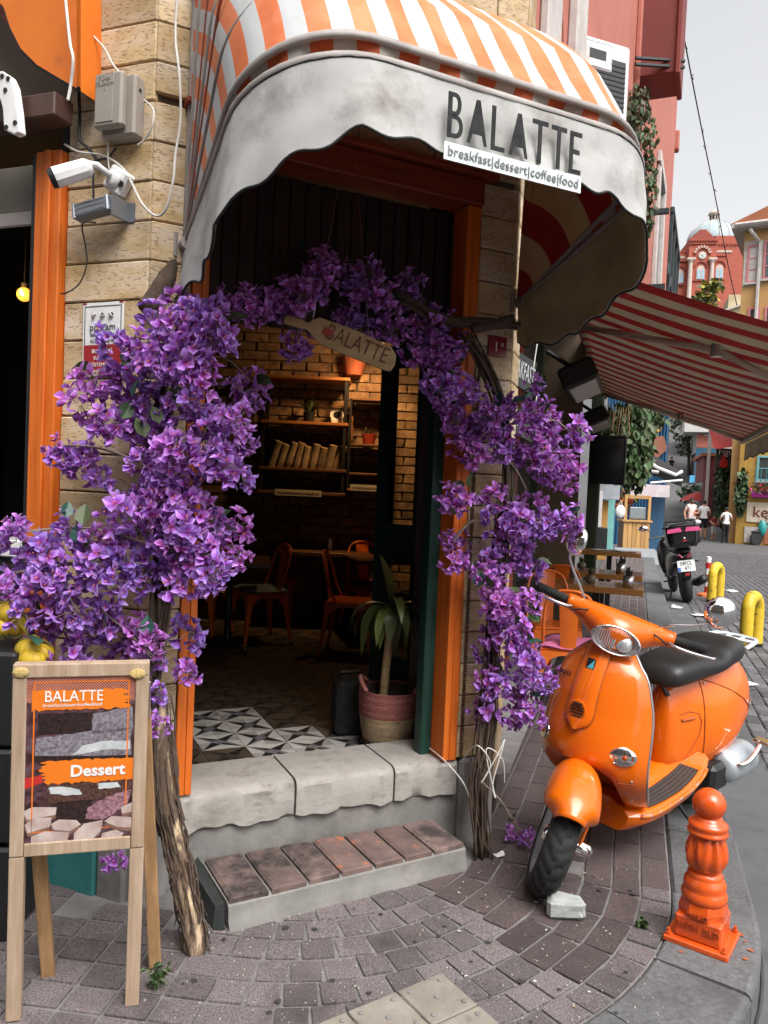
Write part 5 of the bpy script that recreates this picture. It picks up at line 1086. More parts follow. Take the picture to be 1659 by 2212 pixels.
G(HM @ Matrix.Rotation(rad(-90), 4, 'Y') @ Matrix.Diagonal((.56, 1, 1, 1))).lathe([(.090, .004), (.07, .014), (.04, .020), (0, .022)], 30, cap=False).build('lens', m_lens, hl, smooth=True)
for sy in (-1, 1):
    gr = G(ST).tube([(.345, sy*.205, .98), (.352, sy*.23, .981), (.372, sy*.345, .985)], [.0165, .018, .018], 12).build('grip', m_rubber, vs_, smooth=True)
    for k in range(8): y = .235+k*.013; G(ST).tube([(.352+(y-.23)*.17, sy*y, .981), (.3525+(y-.23)*.17, sy*(y+.005), .981)], .0192, 12).build('grip_rib', m_rubber, gr)
    G(ST).tube(catmull([(.30, sy*.195, .972), (.275, sy*.23, .972), (.285, sy*.30, .972), (.318, sy*.375, .972)]), [.007]*18+[.010], 8).build('brake_lever', m_steel, vs_, smooth=True)
    G(ST).lathe([(.012, 0), (.014, .02), (.007, .03)], 10, T(.335, sy*.15, .985)).build('mirror_boot', m_rubber, vs_)
    if sy < 0: P = [(.335, sy*.15, 1.0), (.335, sy*.17, 1.03), (.31, sy*.26, 1.14), (.31, sy*.275, 1.20)]; mc = V((.31, sy*.265, 1.225))
    else: P = [(.335, sy*.15, 1.0), (.325, sy*.17, 1.03), (.315, sy*.26, 1.07), (.31, sy*.31, 1.10)]; mc = V((.305, sy*.325, 1.155))
    ms_ = G(ST).tube(catmull(P), .005, 8).build('mirror', m_chrome, vs_, smooth=True)
    MM = ST @ T(mc.x, mc.y, mc.z, rad(sy*-8), 0, rad(4)) @ Matrix.Rotation(rad(-90), 4, 'Y')
    if sy < 0: MM = ST @ T(mc.x, mc.y, mc.z, rad(62), 0, rad(4)) @ Matrix.Rotation(rad(-90), 4, 'Y')
    G(MM).lathe([(.058, -.012), (.061, -.004), (.060, .002), (.048, .018), (.028, .030), (.006, .036)], 28).build('mirror_shell', m_chrome, ms_, smooth=True); G(MM).lathe([(.056, -.0125), (.0, -.0128)], 28, cap=False).build('mirror_glass', m_chrome, ms_)
# --- floorboard
FB = [(.36, .13, .212), (.42, .175, .215), (.52, .195, .225), (.65, .20, .24), (.78, .20, .258), (.90, .19, .29), (.97, .17, .33)]
rings = []
for i in range(25):
    b = .36+.61*i/24; w, z = interp(FB, b)
    rings.append([V((b, y, zz)) for y, zz in ((-w, z-.005), (-w+.02, z+.012), (-.09, z+.012), (-.05, z+.045), (.05, z+.045), (.09, z+.012), (w-.02, z+.012), (w, z-.005), (w-.005, z-.035), (w*.7, z-.075), (-w*.7, z-.075), (-w+.005, z-.035))])
fl = G().loft(rings).build('floorboard', m_vp, vs_, auto=45)
for sy in (-1, 1):
    G().grid(lambda u, t: V((.455+.42*t, sy*(.080+(interp(FB, .455+.42*t)[0]-.092-.02*abs(t-.5))*u), interp(FB, .455+.42*t)[1]+.0155+.002*(int(u*11) % 2))), 22, 20).build('rubber_mat', m_mat, fl)
    G().tube([V((b, sy*(interp(FB, b)[0]+.001), interp(FB, b)[1]-.004)) for b in [.40+.52*i/16 for i in range(17)]], .008, 6).build('worn_edge', m_vpw, fl, smooth=True)
# --- rear body
RBD = [(.775, .05, .30, .57), (.80, .075, .26, .63), (.86, .088, .245, .672), (.94, .112, .235, .692), (1.02, .148, .230, .705), (1.10, .176, .235, .712), (1.20, .188, .262, .716), (1.31, .178, .315, .714), (1.41, .156, .375, .705), (1.49, .112, .455, .69), (1.54, .06, .52, .66), (1.555, .02, .57, .63)]
rings = []
for i in range(41):
    b = .775+.78*i/40; hw, zb, zt = interp(RBD, b); zc = zb+(zt-zb)*.42; ring = []
    for j in range(28):
        a = 2*pi*j/28; ca, sa = cos(a), sin(a); ex = .62
        y = hw*(1 if ca > 0 else -1)*abs(ca)**ex; hh = (zt-zc) if sa > 0 else (zc-zb); top_n = 1-.42*max(0, sa)**1.5
        ring.append(V((b, y*top_n, zc+hh*(1 if sa > 0 else -1)*abs(sa)**.75)))
    rings.append(ring)
rb_ = G().loft(rings).build('rear_body', m_vp, vs_, smooth=True)
# glove door outline, side vents, script
def side(b, z, off=.003):
    hw, zb, zt = interp(RBD, b); zc = zb+(zt-zb)*.42; t = (z-zc)/((zt-zc) if z > zc else (zc-zb)); sa = max(-1, min(1, (abs(t)**(1/.75))*(1 if t > 0 else -1))); ca = math.sqrt(max(0, 1-sa*sa)); y = hw*ca**.62*(1-.42*max(0, sa)**1.5); return V((b, y+off, z))
G().tube([side(b, z, .0005) for b, z in ((.84, .52), (.90, .53), (.955, .52), (.97, .48), (.96, .42), (.93, .36), (.90, .31))], .0022, 5).build('panel_seam', MATS.get('seam') or m_fold_o, rb_)
G().tube([side(.85, .495, .001), side(.93, .50, .001)], .007, 6).build('latch_slot', m_fold_o, rb_)
G().tube([side(.98+.033*i, .30+.014*i, .0005) for i in range(14)], .0022, 5).build('panel_seam', m_fold_o, rb_)
for i in range(3): G().tube([side(1.07, .285+.014*i, .0005), side(1.16, .30+.014*i, .0005)], .004, 6).build('vent_slot', m_black, rb_)
pS = side(1.41, .52, .0); tx = (side(1.46, .545, 0)-side(1.36, .505, 0)).normalized(); nz = V((.35, .85, .3)).normalized(); uz = nz.cross(tx).normalized()*-1; uz = uz if uz.z > 0 else -uz; yy_ = -(tx.cross(uz)); 
TM = Matrix(((tx.x, -nz.x, uz.x, pS.x), (tx.y, -nz.y, uz.y, pS.y), (tx.z, -nz.z, uz.z, pS.z), (0, 0, 0, 1)))
text('Vespa', 'script', MS @ TM @ T(0, -.006, 0), .045, m_chrome, rb_, .001)
G().ball((1.545, 0, .58), .05, 14, 8, (.5, 1.1, .9)).build('tail_light', mat('red_lens', (.35, .01, .01), .15), vs_, smooth=True)
m_sm = mat('seam_dark_orange', (.20, .035, .003), .6)
G().tube([side(1.0+.02*i, .66-.004*i-.10*(i/20)**2, .0008) for i in range(21)], .0022, 5).build('cowl_seam', m_sm, rb_)
G().tube([side(1.0-.015*sin(pi*i/16), .30+.36*i/16, .0008) for i in range(17)], .0022, 5).build('cowl_seam', m_sm, rb_)
for b, z in ((.985, .285), (1.30, .37), (1.02, .64)): q = side(b, z, .0); G().ball(q, .006, 8, 5).build('screw', m_steel, rb_)
for t_ in (.28,): G().tube([shield(u/20, t_)+V((-.0008, 0, 0)) for u in range(12, 20)], .0016, 4).build('panel_seam', m_sm, sh_)
for sy in (-1, 1):
    for u_, t_ in ((.5+sy*.43, .30), (.5+sy*.41, .14)): G().ball(shield(u_, t_)+V((-.001, 0, 0)), .005, 8, 5).build('screw', m_steel, sh_)
    G(ST).tube(catmull([(.285, sy*.19, .965), (.27, sy*.15, .985), (.30, sy*.11, .985), (.33, sy*.07, .95)]), .0035, 5).build('brake_cable', m_cable_k, vs_, smooth=True)
    G(ST).ball((.318, sy*.172, .985), .008, 8, 6).build('switch_button', m_black, vs_)
pq_ = shield(.20, .80); text('Vespa', 'script', MS @ T(pq_.x-.008, pq_.y, pq_.z, rad(-90+24)) @ T(0, -.004, 0), .035, m_black, sh_, .0008)
# --- seat and rack
ST_ = [(.70, .05, .665, .69), (.725, .10, .655, .742), (.80, .125, .655, .768), (.92, .14, .668, .775), (1.03, .155, .682, .77), (1.10, .16, .69, .778), (1.17, .158, .697, .812), (1.28, .148, .705, .82), (1.37, .122, .712, .812), (1.43, .085, .72, .79), (1.455, .04, .735, .77)]
rings = []
for i in range(37):
    b = .70+.755*i/36; hw, zb, zt = interp(ST_, b); zc = zb+(zt-zb)*.45; rings.append([V((b, hw*(1 if cos(a) > 0 else -1)*abs(cos(a))**.55, zc+((zt-zc) if sin(a) > 0 else (zc-zb))*(1 if sin(a) > 0 else -1)*abs(sin(a))**.7)) for a in [2*pi*j/24 for j in range(24)]])
se = G().loft(rings).build('seat', m_seat, vs_, smooth=True)
G().tube([rings[i][22]+V((0, .001, .012)) for i in range(4, 33)], .0035, 5).build('seat_piping', m_black, se, smooth=True)
rk = G().tube(catmull([(1.41, .11, .76), (1.48, .115, .775), (1.56, .10, .78), (1.60, .05, .78), (1.60, -.05, .78), (1.56, -.10, .78), (1.48, -.115, .775), (1.41, -.11, .76)], 5), .012, 8, flat=.8).build('rear_rack', m_rack, vs_, smooth=True)
for y in (-.04, .04): G().tube([(1.43, y, .77), (1.59, y*.8, .782)], .009, 6).build('rack_bar', m_rack, rk, smooth=True)
G().tube([(1.51, -.11, .778), (1.51, .11, .778)], .009, 6).build('rack_bar', m_rack, rk, smooth=True)
# --- engine side: rear wheel, cover drum, kick lever, stand
g = tyre(.217, .056, None, T(1.27, -.035, 0), 60, 9); g.build('rear_wheel', m_rubber, vs_, auto=35)
en = G().lathe([(.045, 1.10), (.078, 1.13), (.085, 1.20), (.085, 1.34), (.078, 1.37)], 20, T(0, .165, .255) @ Matrix.Rotation(pi/2, 4, 'Y')).build('engine_cover', m_rim, vs_, smooth=True)
G().lathe([(.076, 1.371), (.070, 1.39), (.0, 1.392)], 20, T(0, .165, .255) @ Matrix.Rotation(pi/2, 4, 'Y'), cap=False).build('cover_cap', m_black, en)
G().bevbox(.98, 1.14, .06, .20, .16, .29, .02).build('engine_block', m_black, vs_)
G().tube(catmull([(1.14, .20, .27), (1.14, .245, .285), (1.19, .27, .31), (1.25, .285, .375)]), .011, 8).build('kick_lever', m_chrome, vs_, smooth=True); G().bevbox(1.235, 1.30, .25, .35, .375, .392, .006).build('kick_pedal', m_chrome, vs_)
G().tube(catmull([(.80, .08, .20), (.86, .15, .08), (.90, .22, .012)]), .010, 6).tube([(.90, .20, .012), (.94, .27, .012)], .012, 6).build('stand', m_black, vs_)
G().tube(catmull([(.80, -.08, .20), (.86, -.12, .08), (.90, -.17, .02)]), .010, 6).build('stand', m_black, vs_)
G().tube([(.72, .03, .68), (.73, .05, .64), (.74, .06, .62)], .012, 6).build('seat_catch', m_black, se)

# ================================================================ orange cast bollard on the kerb
m_bol = mat('thick_orange_enamel', (.62, .088, .010), .26, c2=(.48, .06, .006), scale=5, coat=.4, bump=.4, bscale=22, c3=(.30, .045, .008), s3=9, t3=(.6, .75))
m_bolt = mat('shaded_orange_relief', (.36, .05, .008), .5); bp = V((1.125, 2.53, .0)); bo = thing('orange_bollard', 'turned cast iron bollard painted orange, bolted to the kerb', 'bollard', T(bp.x, bp.y, .004, rad(-36), s=.885))  # letters share the paint; their relief shading is put into a darker orange
G().bevbox(-.115, .115, -.105, .105, 0, .022, .004).build('base_plate', m_bol, bo)
pd = G().bevbox(-.082, .082, -.08, .08, .022, .105, .006).build('pedestal', m_bol, bo)
G().lathe([(.088, .105), (.088, .128), (.08, .155)], 8, Matrix.Rotation(pi/8, 4, 'Z')).build('octagonal_collar', m_bol, bo)
prof = [(.076, .155), (.082, .165), (.083, .18), (.076, .195), (.073, .20), (.077, .212), (.074, .228), (.066, .24), (.062, .248), (.064, .255), (.055, .262), (.05, .268)]
G().lathe(prof, 28).build('moulded_foot', m_bol, bo, smooth=True)
g = G(); nb = 64; pr = [(.052, .268), (.068, .295), (.074, .325), (.068, .36), (.058, .39), (.052, .405)]
pp = []
for i in range(31):
    z = .268+.137*i/30; r = interp([(b, a) for a, b in pr], z)[0]
    for k in range(nb):
        a = 2*pi*k/nb; lf = (a % (pi/2))/(pi/2)*2-1; t = i/30; flute = .008*cos(lf*9*(.5+.6*t))*max(0, 1-abs(lf)**3)*(1 if .1 < t < .95 else 0); pp.append(V(((r+flute)*cos(a), (r+flute)*sin(a), z)))
g.add(pp, [(i*nb+k, i*nb+(k+1) % nb, (i+1)*nb+(k+1) % nb, (i+1)*nb+k) for i in range(30) for k in range(nb)]); g.build('leaf_bulb', m_bol, bo, smooth=True)
G().lathe([(.052, .403), (.072, .408), (.074, .416), (.068, .421), (.066, .428), (.071, .436), (.071, .446), (.062, .452), (.05, .462), (.048, .472)], 28).build('collar', m_bol, bo, smooth=True)
G().ball((0, 0, .517), .060, 24, 16, (1, 1, .97)).build('ball_finial', m_bol, bo, smooth=True)
for sx, sy in ((-1, -1), (1, -1), (1, 1), (-1, 1)): bt = G(T(sx*.098, sy*.09, .022)).lathe([(.011, 0), (.011, .010)], 6).lathe([(.006, .01), (.006, .024)], 8).build('anchor_bolt', m_bol, bo)
text('FATIH  BLD', 'cast_lettering', W[bo] @ T(0, -.0805, .072), .030, m_bolt, pd, .004, bold=.0008)
text('IMALAT', 'cast_lettering', W[bo] @ T(0, -.086, .120), .022, m_bolt, pd, .0035)
# ================================================================ stone wedged before the wheel
m_rock = mat('pale_marble_rubble', (.38, .395, .39), .85, c2=(.20, .21, .205), scale=14, detail=9, bump=.6, bscale=30)
rp = onz(1222, 1985, 0); g = G(); g.bevbox(-.062, .062, -.036, .036, 0, .072, .014, .008)
rk_ = g.build('loose_stone', m_rock, sub=1); rk_.matrix_world = T(rp.x+.004, rp.y+.02, .0, rad(-14), 0, rad(3)); tag(rk_, 'pale grey lump of stone lying before the scooter front wheel', 'stone')
# ================================================================ metal chairs, tables, cushions
m_chair = mat('orange_sheet_metal', (.80, .17, .02), .35, c2=(.66, .12, .012), scale=4, c3=(.20, .04, .015), s3=25, t3=(.68, .76), coat=.3)
m_wood = mat('varnished_table_wood', (.42, .20, .055), .35, c2=(.27, .11, .025), scale=3, stretch=(1, 12, 12), coat=.3); m_woodd = mat('dark_table_wood', (.16, .075, .03), .4, c2=(.09, .04, .016), scale=3, stretch=(1, 12, 12))
def make_chair(label, M, group):
    t = thing('metal_chair', label, 'chair', M, group)
    st_ = G().bevbox(-.18, .18, -.18, .18, .436, .452, .007).build('seat', m_chair, t); G().bevbox(-.165, .165, -.165, .165, .452, .456, .003).build('seat_pan', m_chair, st_)
    def legp(sx, sy):
        g = G(); R0 = []
        for z, c, w in ((.435, .155, .030), (.25, .178, .021), (.0, .215, .012)):
            R0.append([V((sx*(c-w), sy*(c+w*.75), z)), V((sx*(c+w), sy*(c+w*.75), z)), V((sx*(c+w), sy*(c-w), z)), V((sx*(c+w*.55), sy*(c-w), z)), V((sx*(c+w*.55), sy*(c+w*.3), z)), V((sx*(c-w), sy*(c+w*.3), z))])
        return g.loft(R0)
    for sx in (-1, 1):
        for sy in (-1, 1): l = legp(sx, sy).build('leg', m_chair, t); G().bevbox(sx*.215-.014, sx*.215+.014, sy*.215-.014, sy*.215+.014, 0, .025, .004).build('foot', m_rubber, l)
    for k in range(4):                                             # arched aprons
        n = 8; arcp = [(-.178, .436), (-.188, .33)]+[(-.125*cos(pi*i/n), .345+.07*sin(pi*i/n)) for i in range(n+1)]+[(.188, .33), (.178, .436)]
        G(Matrix.Rotation(k*pi/2, 4, 'Z')).prism(arcp, .004, T(0, -.186, 0)).build('apron', m_chair, t)
    P = [(-.172, .10, .452), (-.17, .15, .56), (-.158, .195, .72), (-.125, .222, .805), (-.06, .235, .842), (0, .238, .848), (.06, .235, .842), (.125, .222, .805), (.158, .195, .72), (.17, .15, .56), (.172, .10, .452)]
    G().tube(catmull(P, 5), .0105, 8).build('back_hoop', m_chair, t, smooth=True)
    g = G().grid(lambda u, v: V(((u-.5)*(.10+.035*v), .172+.062*v+.006*sin(pi*u), .452+.388*v)), 4, 6); g.build('back_splat', m_chair, t, solid=.003)
    return t
def cushion(M, m, label, cat='cushion', grp='chair cushions'):
    def f(u, v): x, y = (u*2-1), (v*2-1); e = max(abs(x), abs(y)); r = 1-.06*max(0, abs(x)+abs(y)-1.4); return V((x*.19*r, y*.19*r, .462+.032*(1-e**4)+.006*sin(u*9)*sin(v*8)))
    g = G().grid(f, 12, 12); g.grid(lambda u, v: V((f(u, v).x, f(u, v).y, .458)), 12, 12)
    t = thing('seat_cushion', label, cat, M, grp); g.build('pad', m, t, smooth=True)
    for sx in (-1, 1): G().tube([(sx*.17, .18, .465), (sx*.18, .20, .40), (sx*.175, .205, .31)], .003, 4).build('tie', m, t)
    return t
CS = .88
def cfloor(u, v, rz, lb): p = onz(u, v, FLZ); return make_chair(lb, at((p.x, p.y, FLZ), rad(rz), CS), 'orange metal chairs'), at((p.x, p.y, FLZ), rad(rz), CS)
c1, M1 = cfloor(557, 1386, -58, 'orange metal chair with grey blue cushion inside the doorway'); cushion(M1, mat('grey_blue_cotton', (.20, .26, .28), .9), 'grey blue cushion with loose ties on the chair inside the doorway')
c2, M2 = cfloor(628, 1336, 50, 'orange metal chair with dark cushion, behind the one with the grey blue cushion'); cushion(M2, mat('dark_slate_cotton', (.05, .06, .065), .9), 'dark slate cushion on the chair by the brick wall')
c3, M3 = cfloor(752, 1412, 84, 'orange metal chair without cushion, left of the potted plant')
c4, M4 = cfloor(795, 1365, 25, 'orange metal chair with magenta cushion behind the green door'); cushion(M4, mat('magenta_cotton', (.30, .04, .16), .9), 'magenta cushion on the chair behind the green door')
c5, M5 = cfloor(432, 1376, -100, 'orange metal chair with rose cushion, half behind the left jamb'); cushion(M5, mat('rose_cotton', (.36, .10, .10), .9), 'rose coloured cushion on the chair half behind the left jamb')
def pedestal_table(u, v, w, d, rz, lb, h=.66):
    p = onz(u, v, FLZ); t = thing('pedestal_table', lb, 'table', at((p.x, p.y, FLZ), rad(rz)), 'tables inside the cafe')
    G().bevbox(-w/2, w/2, -d/2, d/2, h-.035, h, .004).build('table_top', m_woodd, t); G().lathe([(.05, .05), (.028, .09), (.024, .2), (.034, .24), (.034, .30), (.024, .34), (.022, .5), (.045, h-.04)], 12).build('column', m_black, t, smooth=True)
    for k in range(4): a = k*pi/2+.6; G().tube(catmull([(.02*cos(a), .02*sin(a), .07), (.14*cos(a), .14*sin(a), .055), (.25*cos(a), .25*sin(a), .012)]), [.022]*9+[.016]*4, 6).build('foot', m_black, t, smooth=True)
    return t
pedestal_table(490, 1402, .58, .58, 10, 'square dark wood table on black iron pedestal, left inside the doorway'); pedestal_table(700, 1352, .75, .55, 0, 'dark wood table with iron pedestal below the wall shelves'); pedestal_table(812, 1380, .5, .5, 15, 'dark wood table behind the green folding door')
p = onz(700, 1352, FLZ); gsh = thing('napkin_cup', 'small steel cup on the table below the wall shelves', 'cup', at((p.x+.02, p.y+.05, FLZ+.66))); G().lathe([(.035, 0), (.035, .10), (.032, .10)], 14).build('cup', m_steel, gsh)
# ================================================================ wall shelves with their goods
m_shw = mat('orange_brown_shelf_board', (.42, .17, .05), .5, c2=(.28, .10, .03), scale=3, stretch=(1, 10, 10)); SY = BY-.03
def sx_(u, v): return aty(u, v, SY-.12)
a = sx_(574, 817); b = sx_(745, 1066); dxy = V((a.x, SY, b.z))
su = thing('wall_shelf', 'black iron wall shelf unit with orange brown boards on the brick wall', 'shelf', T(a.x, SY, b.z)); ui = W[su].inverted()
for x in (a.x, b.x-.03): 
    for y in (SY-.25, SY-.03): G(ui).box(x, x+.025, y, y+.025, b.z, a.z).build('upright', m_black, su)
zs_ = [sx_(660, v).z for v in (817, 913, 1012, 1062)]
for i, z in enumerate(zs_): G(ui).bevbox(a.x-.01, b.x+.01, SY-.26, SY, z-.025, z, .003).build('shelf_board', m_shw if i < 2 else m_woodd, su)
a2 = sx_(742, 863); b2 = sx_(826, 1058)
su2 = thing('narrow_shelf', 'narrow black shelf beside the main wall shelf, partly behind the door', 'shelf', T(a2.x, SY, b2.z)); ui2 = W[su2].inverted()
for v in (863, 960, 1022, 1056): z = sx_(780, v).z; G(ui2).bevbox(b.x+.02, b2.x, SY-.22, SY, z-.018, z, .003).build('shelf_board', m_woodd if v < 1050 else m_shw, su2)
for x in (b.x+.015, b2.x): G(ui2).box(x, x+.02, SY-.22, SY-.2, b2.z, a2.z).build('upright', m_black, su2)
m_lab = mat('cream_label', (.55, .50, .40), .6); 
for k, (u0, u1, lbl) in enumerate(((600, 698, 'cream strip lettered breakfast dessert coffee food on the main shelf'), (758, 840, 'cream strip of the same lettering on the narrow shelf'))):
    q0, q1 = sx_(u0, 1055), sx_(u1, 1055); zz = zs_[3]-.012 if k == 0 else b2.z+.01
    t = thing('shelf_label', lbl, 'label', T((q0.x+q1.x)/2, SY-.27, zz)); wl = q1.x-q0.x; G().box(-wl/2, wl/2, -.004, 0, -.026, .026).build('strip', m_lab, t); text('breakfast|dessert|coffee|food', 'lettering', W[t] @ T(0, -.006, 0), wl*.077, m_black, t, .0005)
m_log = mat('birch_log_bark', (.40, .30, .18), .85, c2=(.10, .07, .045), scale=9, stretch=(1, 1, .6), bump=.7, bscale=25); m_cut = mat('cut_wood', (.42, .26, .12), .8)
for i in range(9):
    u = 586+i*17.5; q = sx_(u, 1010); l = R.uniform(.17, .24); t = thing('log_slice', 'rough barked log leaning in the row on the wall shelf', 'log', T(q.x, SY-.15, zs_[2], 0, rad(8), rad(14+R.uniform(-4, 4))), 'logs leaning on the shelf'); G().lathe([(.035*R.uniform(.85, 1.1), 0), (.038, .05), (.034, l*.7), (.036, l)], 10).build('bark', m_log, t); G().lathe([(.030, l+.0005), (.029, l+.002)], 10).build('cut_face', m_cut, t)
t = thing('kitchen_scale', 'round white dial kitchen scale at the end of the upper shelf', 'scale', T(sx_(728, 905).x, SY-.14, zs_[1])); G().bevbox(-.05, .05, -.03, .03, 0, .04, .008).build('base', m_white, t); G().lathe([(.058, -.015), (.058, .02)], 20, T(0, 0, .075) @ Matrix.Rotation(pi/2, 4, 'X')).build('dial', m_white, t); G().lathe([(.03, .021), (.03, .022)], 16, T(0, 0, .075) @ Matrix.Rotation(pi/2, 4, 'X')).build('dial_mark', m_black, t); G().lathe([(.05, .14), (.06, .15)], 14).build('pan', m_steel, t)
def fern(lb, x, y, z, n, l, pot=.05):
    t = thing('potted_fern', lb, 'plant', T(x, y, z), 'shelf plants'); G().lathe([(pot*.75, 0), (pot, .09), (pot*.9, .09)], 12).build('pot', m_black if 'fern' in lb else mat('red_tin', (.30, .04, .02), .5), t)
    for i in range(n):
        an = R.uniform(0, 6.28); el = R.uniform(.5, 1.3); P = [V((0, 0, .08))+V((cos(an)*cos(el)*k*l/5, sin(an)*cos(el)*k*l/5*.6, sin(el)*k*l/5-.02*k*k*l)) for k in range(6)]
        g = G(); w = [.006, .012, .014, .012, .008, .001]; sd = V((-sin(an), cos(an), 0)); g.add([p+sd*s*ww for p, ww in zip(P, w) for s in (-1, 1)], [(2*k, 2*k+1, 2*k+3, 2*k+2) for k in range(5)]); g.build('frond', m_leaf2, t)
    return t
fern('dark fern in black pot on the upper shelf', sx_(668, 900).x, SY-.14, zs_[1], 26, .26); fern('spiky plant in a red tin on the narrow shelf', sx_(797, 950).x, SY-.12, sx_(780, 960).z, 8, .16, .065)
t = thing('pepper_mill', 'tall turned wooden pepper mill on the narrow shelf', 'mill', T(sx_(757, 950).x, SY-.12, sx_(780, 960).z)); G().lathe([(.03, 0), (.02, .06), (.026, .12), (.016, .18), (.022, .2), (.012, .24)], 12).build('mill_body', m_woodd, t, smooth=True); G().tube([(0, 0, .24), (0, 0, .26), (-.05, 0, .265)], .006, 5).build('crank', m_steel, t)
t = thing('wall_basket', 'reddish woven basket hung high on the brick wall', 'basket', T(aty(765, 790, SY-.1).x, SY-.08, aty(765, 790, SY-.1).z-.08)); G().lathe([(.07, 0), (.10, .1), (.105, .17), (.095, .17), (.06, .02)], 16).build('basket_body', mat('red_brown_weave', (.28, .08, .04), .8, bump=.5, bscale=60), t)
# pendant lamp that lights the bricks
lp = aty(806, 738, 6.15); lam = thing('pendant_lamp', 'warm pendant lamp hanging over the shelves behind the wooden board sign', 'lamp', T(*lp))
G().lathe([(.015, .10), (.03, .09), (.09, .0), (.092, -.005)], 18, cap=False).build('lamp_shade', m_black, lam); G().tube([(0, 0, .1), (0, 0, 3.1-lp.z)], .004, 5).build('cord', m_cable_k, lam); G().ball((0, 0, .01), .03, 12, 8).build('bulb', mat('warm_bulb', (1, .8, .5), .4, emit=((1, .52, .18), 25)), lam, smooth=True)
ld_ = bpy.data.lights.new('pendant_light', 'SPOT'); ld_.energy = 26; ld_.spot_size = rad(95); ld_.spot_blend = .7; ld_.color = (1, .56, .22); ld_.shadow_soft_size = .05; lo_ = bpy.data.objects.new('pendant_light', ld_); COL.objects.link(lo_); lo_.parent = lam; lo_.location = (0, 0, -.02); lo_.rotation_euler = (rad(38), 0, rad(12))
l4 = bpy.data.lights.new('pendant_glow', 'POINT'); l4.energy = 7; l4.color = (1, .58, .26); l4.shadow_soft_size = .06; l4o = bpy.data.objects.new('pendant_glow', l4); COL.objects.link(l4o); l4o.parent = lam; l4o.location = (0, 0, -.06)
# ================================================================ hanging wooden board sign
m_bd = mat('pale_board_wood', (.46, .32, .17), .6, c2=(.30, .18, .08), scale=4, stretch=(1, 6, 6), c3=(.20, .10, .04), s3=6, t3=(.6, .8)); YB = 2.80
pp = [(612, 690), (618, 680), (642, 684), (665, 697), (676, 690), (690, 685), (770, 713), (846, 750), (856, 768), (853, 788), (843, 802), (832, 800), (760, 772), (692, 744), (676, 728), (664, 712), (628, 703), (614, 699)]
q = [aty(u, v, YB) for u, v in pp]; c = aty(740, 735, YB); bs = thing('board_sign', 'wooden serving board sign hung by its handle under the flower arch', 'sign', T(*c))
G().prism([(p.x-c.x, p.z-c.z) for p in q], .016, T(0, 0, 0)).build('board', m_bd, bs, bevel=.003)
ang = math.atan2(aty(850, 768, YB).z-aty(690, 700, YB).z, aty(850, 768, YB).x-aty(690, 700, YB).x); text('BALATTE', 'lettering', T(*aty(772, 744, YB)) @ T(0, -.002, 0, 0, 0, -ang), .082, mat('burnt_brown_lettering', (.13, .05, .03), .7), bs, .0006, xs=.72, bold=-.001); 
G(T(-.055, -.002, .026, 0, 0, -ang)).box(-.018, .018, -.001, .0, -.012, .014).build('red_mark', mat('faded_red_print', (.35, .05, .04), .7), bs)
for dx in (-.12, .10): G().tube([(dx, .008, .02 if dx < 0 else -.03), (dx*.2, .02, 2.63-c.z)], .0012, 4).build('hanging_wire', m_steel, bs)
# ================================================================ dracaena in a woven basket
m_bk1 = mat('rose_jute', (.40, .15, .13), .9, c2=(.25, .08, .07), scale=60, stretch=(1, 1, 2), bump=.8, bscale=90); m_bk2 = mat('natural_jute', (.48, .36, .22), .9, c2=(.30, .21, .12), scale=60, stretch=(1, 1, 2), bump=.8, bscale=90); m_bk3 = mat('dark_jute', (.08, .06, .045), .9, bump=.8, bscale=90)
bp_ = V((.065, 3.60, FLZ)); bk = thing('woven_basket', 'woven jute basket banded rose, straw and black beside the door', 'basket', T(*bp_))
prof = [(.104, .0), (.112, .02), (.120, .06), (.128, .10), (.134, .14), (.140, .18), (.143, .22), (.144, .255), (.143, .285)]
def bring(z): return interp([(b, a) for a, b in prof], z)[0]
for z0, z1, m, nm in ((0, .05, m_bk3, 'dark_band'), (.05, .165, m_bk2, 'straw_band'), (.165, .285, m_bk1, 'rose_band')):
    g = G(); rows = int((z1-z0)/.0075); vs = []; nk = 72
    for i in range(rows*2+1):
        z = z0+(z1-z0)*i/(rows*2)
        for k in range(nk):
            a = 2*pi*k/nk; r = bring(z)+(.0035 if i % 2 else 0)+.0012*sin(k*12.57/2+i*2.4); hz = z+(.028*math.cos(a)**8 if z > .25 else 0); vs.append(V((r*cos(a), r*sin(a), hz)))
    g.add(vs, [(i*nk+k, i*nk+(k+1) % nk, (i+1)*nk+(k+1) % nk, (i+1)*nk+k) for i in range(rows*2) for k in range(nk)]); g.build(nm, m, bk, smooth=True)
G().lathe([(.138, .275), (.13, .24), (.0, .235)], 24, cap=False).build('soil', mat('potting_soil', (.04, .028, .02), .95), bk)
for s_ in (0, pi): 
    P = [V((.143*cos(a+s_), .143*sin(a+s_), .285+.045*cos((a)*2.2))) for a in [-.7+1.4*i/10 for i in range(11)]]; G().tube(P, .011, 6).build('handle', m_bk1, bk, smooth=True)
dr = thing('dracaena_plant', 'dracaena with drooping strap leaves growing in the woven basket', 'plant', T(bp_.x-.03, bp_.y, FLZ+.235)); G().tube(catmull([(0, 0, 0), (.005, 0, .12), (.015, 0, .27), (.02, 0, .42)]), .021, 10).build('cane', mat('pale_dracaena_cane', (.42, .30, .16), .8, c2=(.26, .17, .08), scale=9, stretch=(1, 1, 7), bump=.4, bscale=20), dr, smooth=True)
m_dr = [mat('olive_strap_leaf', (.10, .12, .03), .4, c2=(.05, .07, .02), scale=5, stretch=(14, 14, .5), rnd=.4), mat('yellow_striped_leaf', (.26, .24, .06), .4, c2=(.10, .12, .03), scale=9, stretch=(14, 14, .4))]
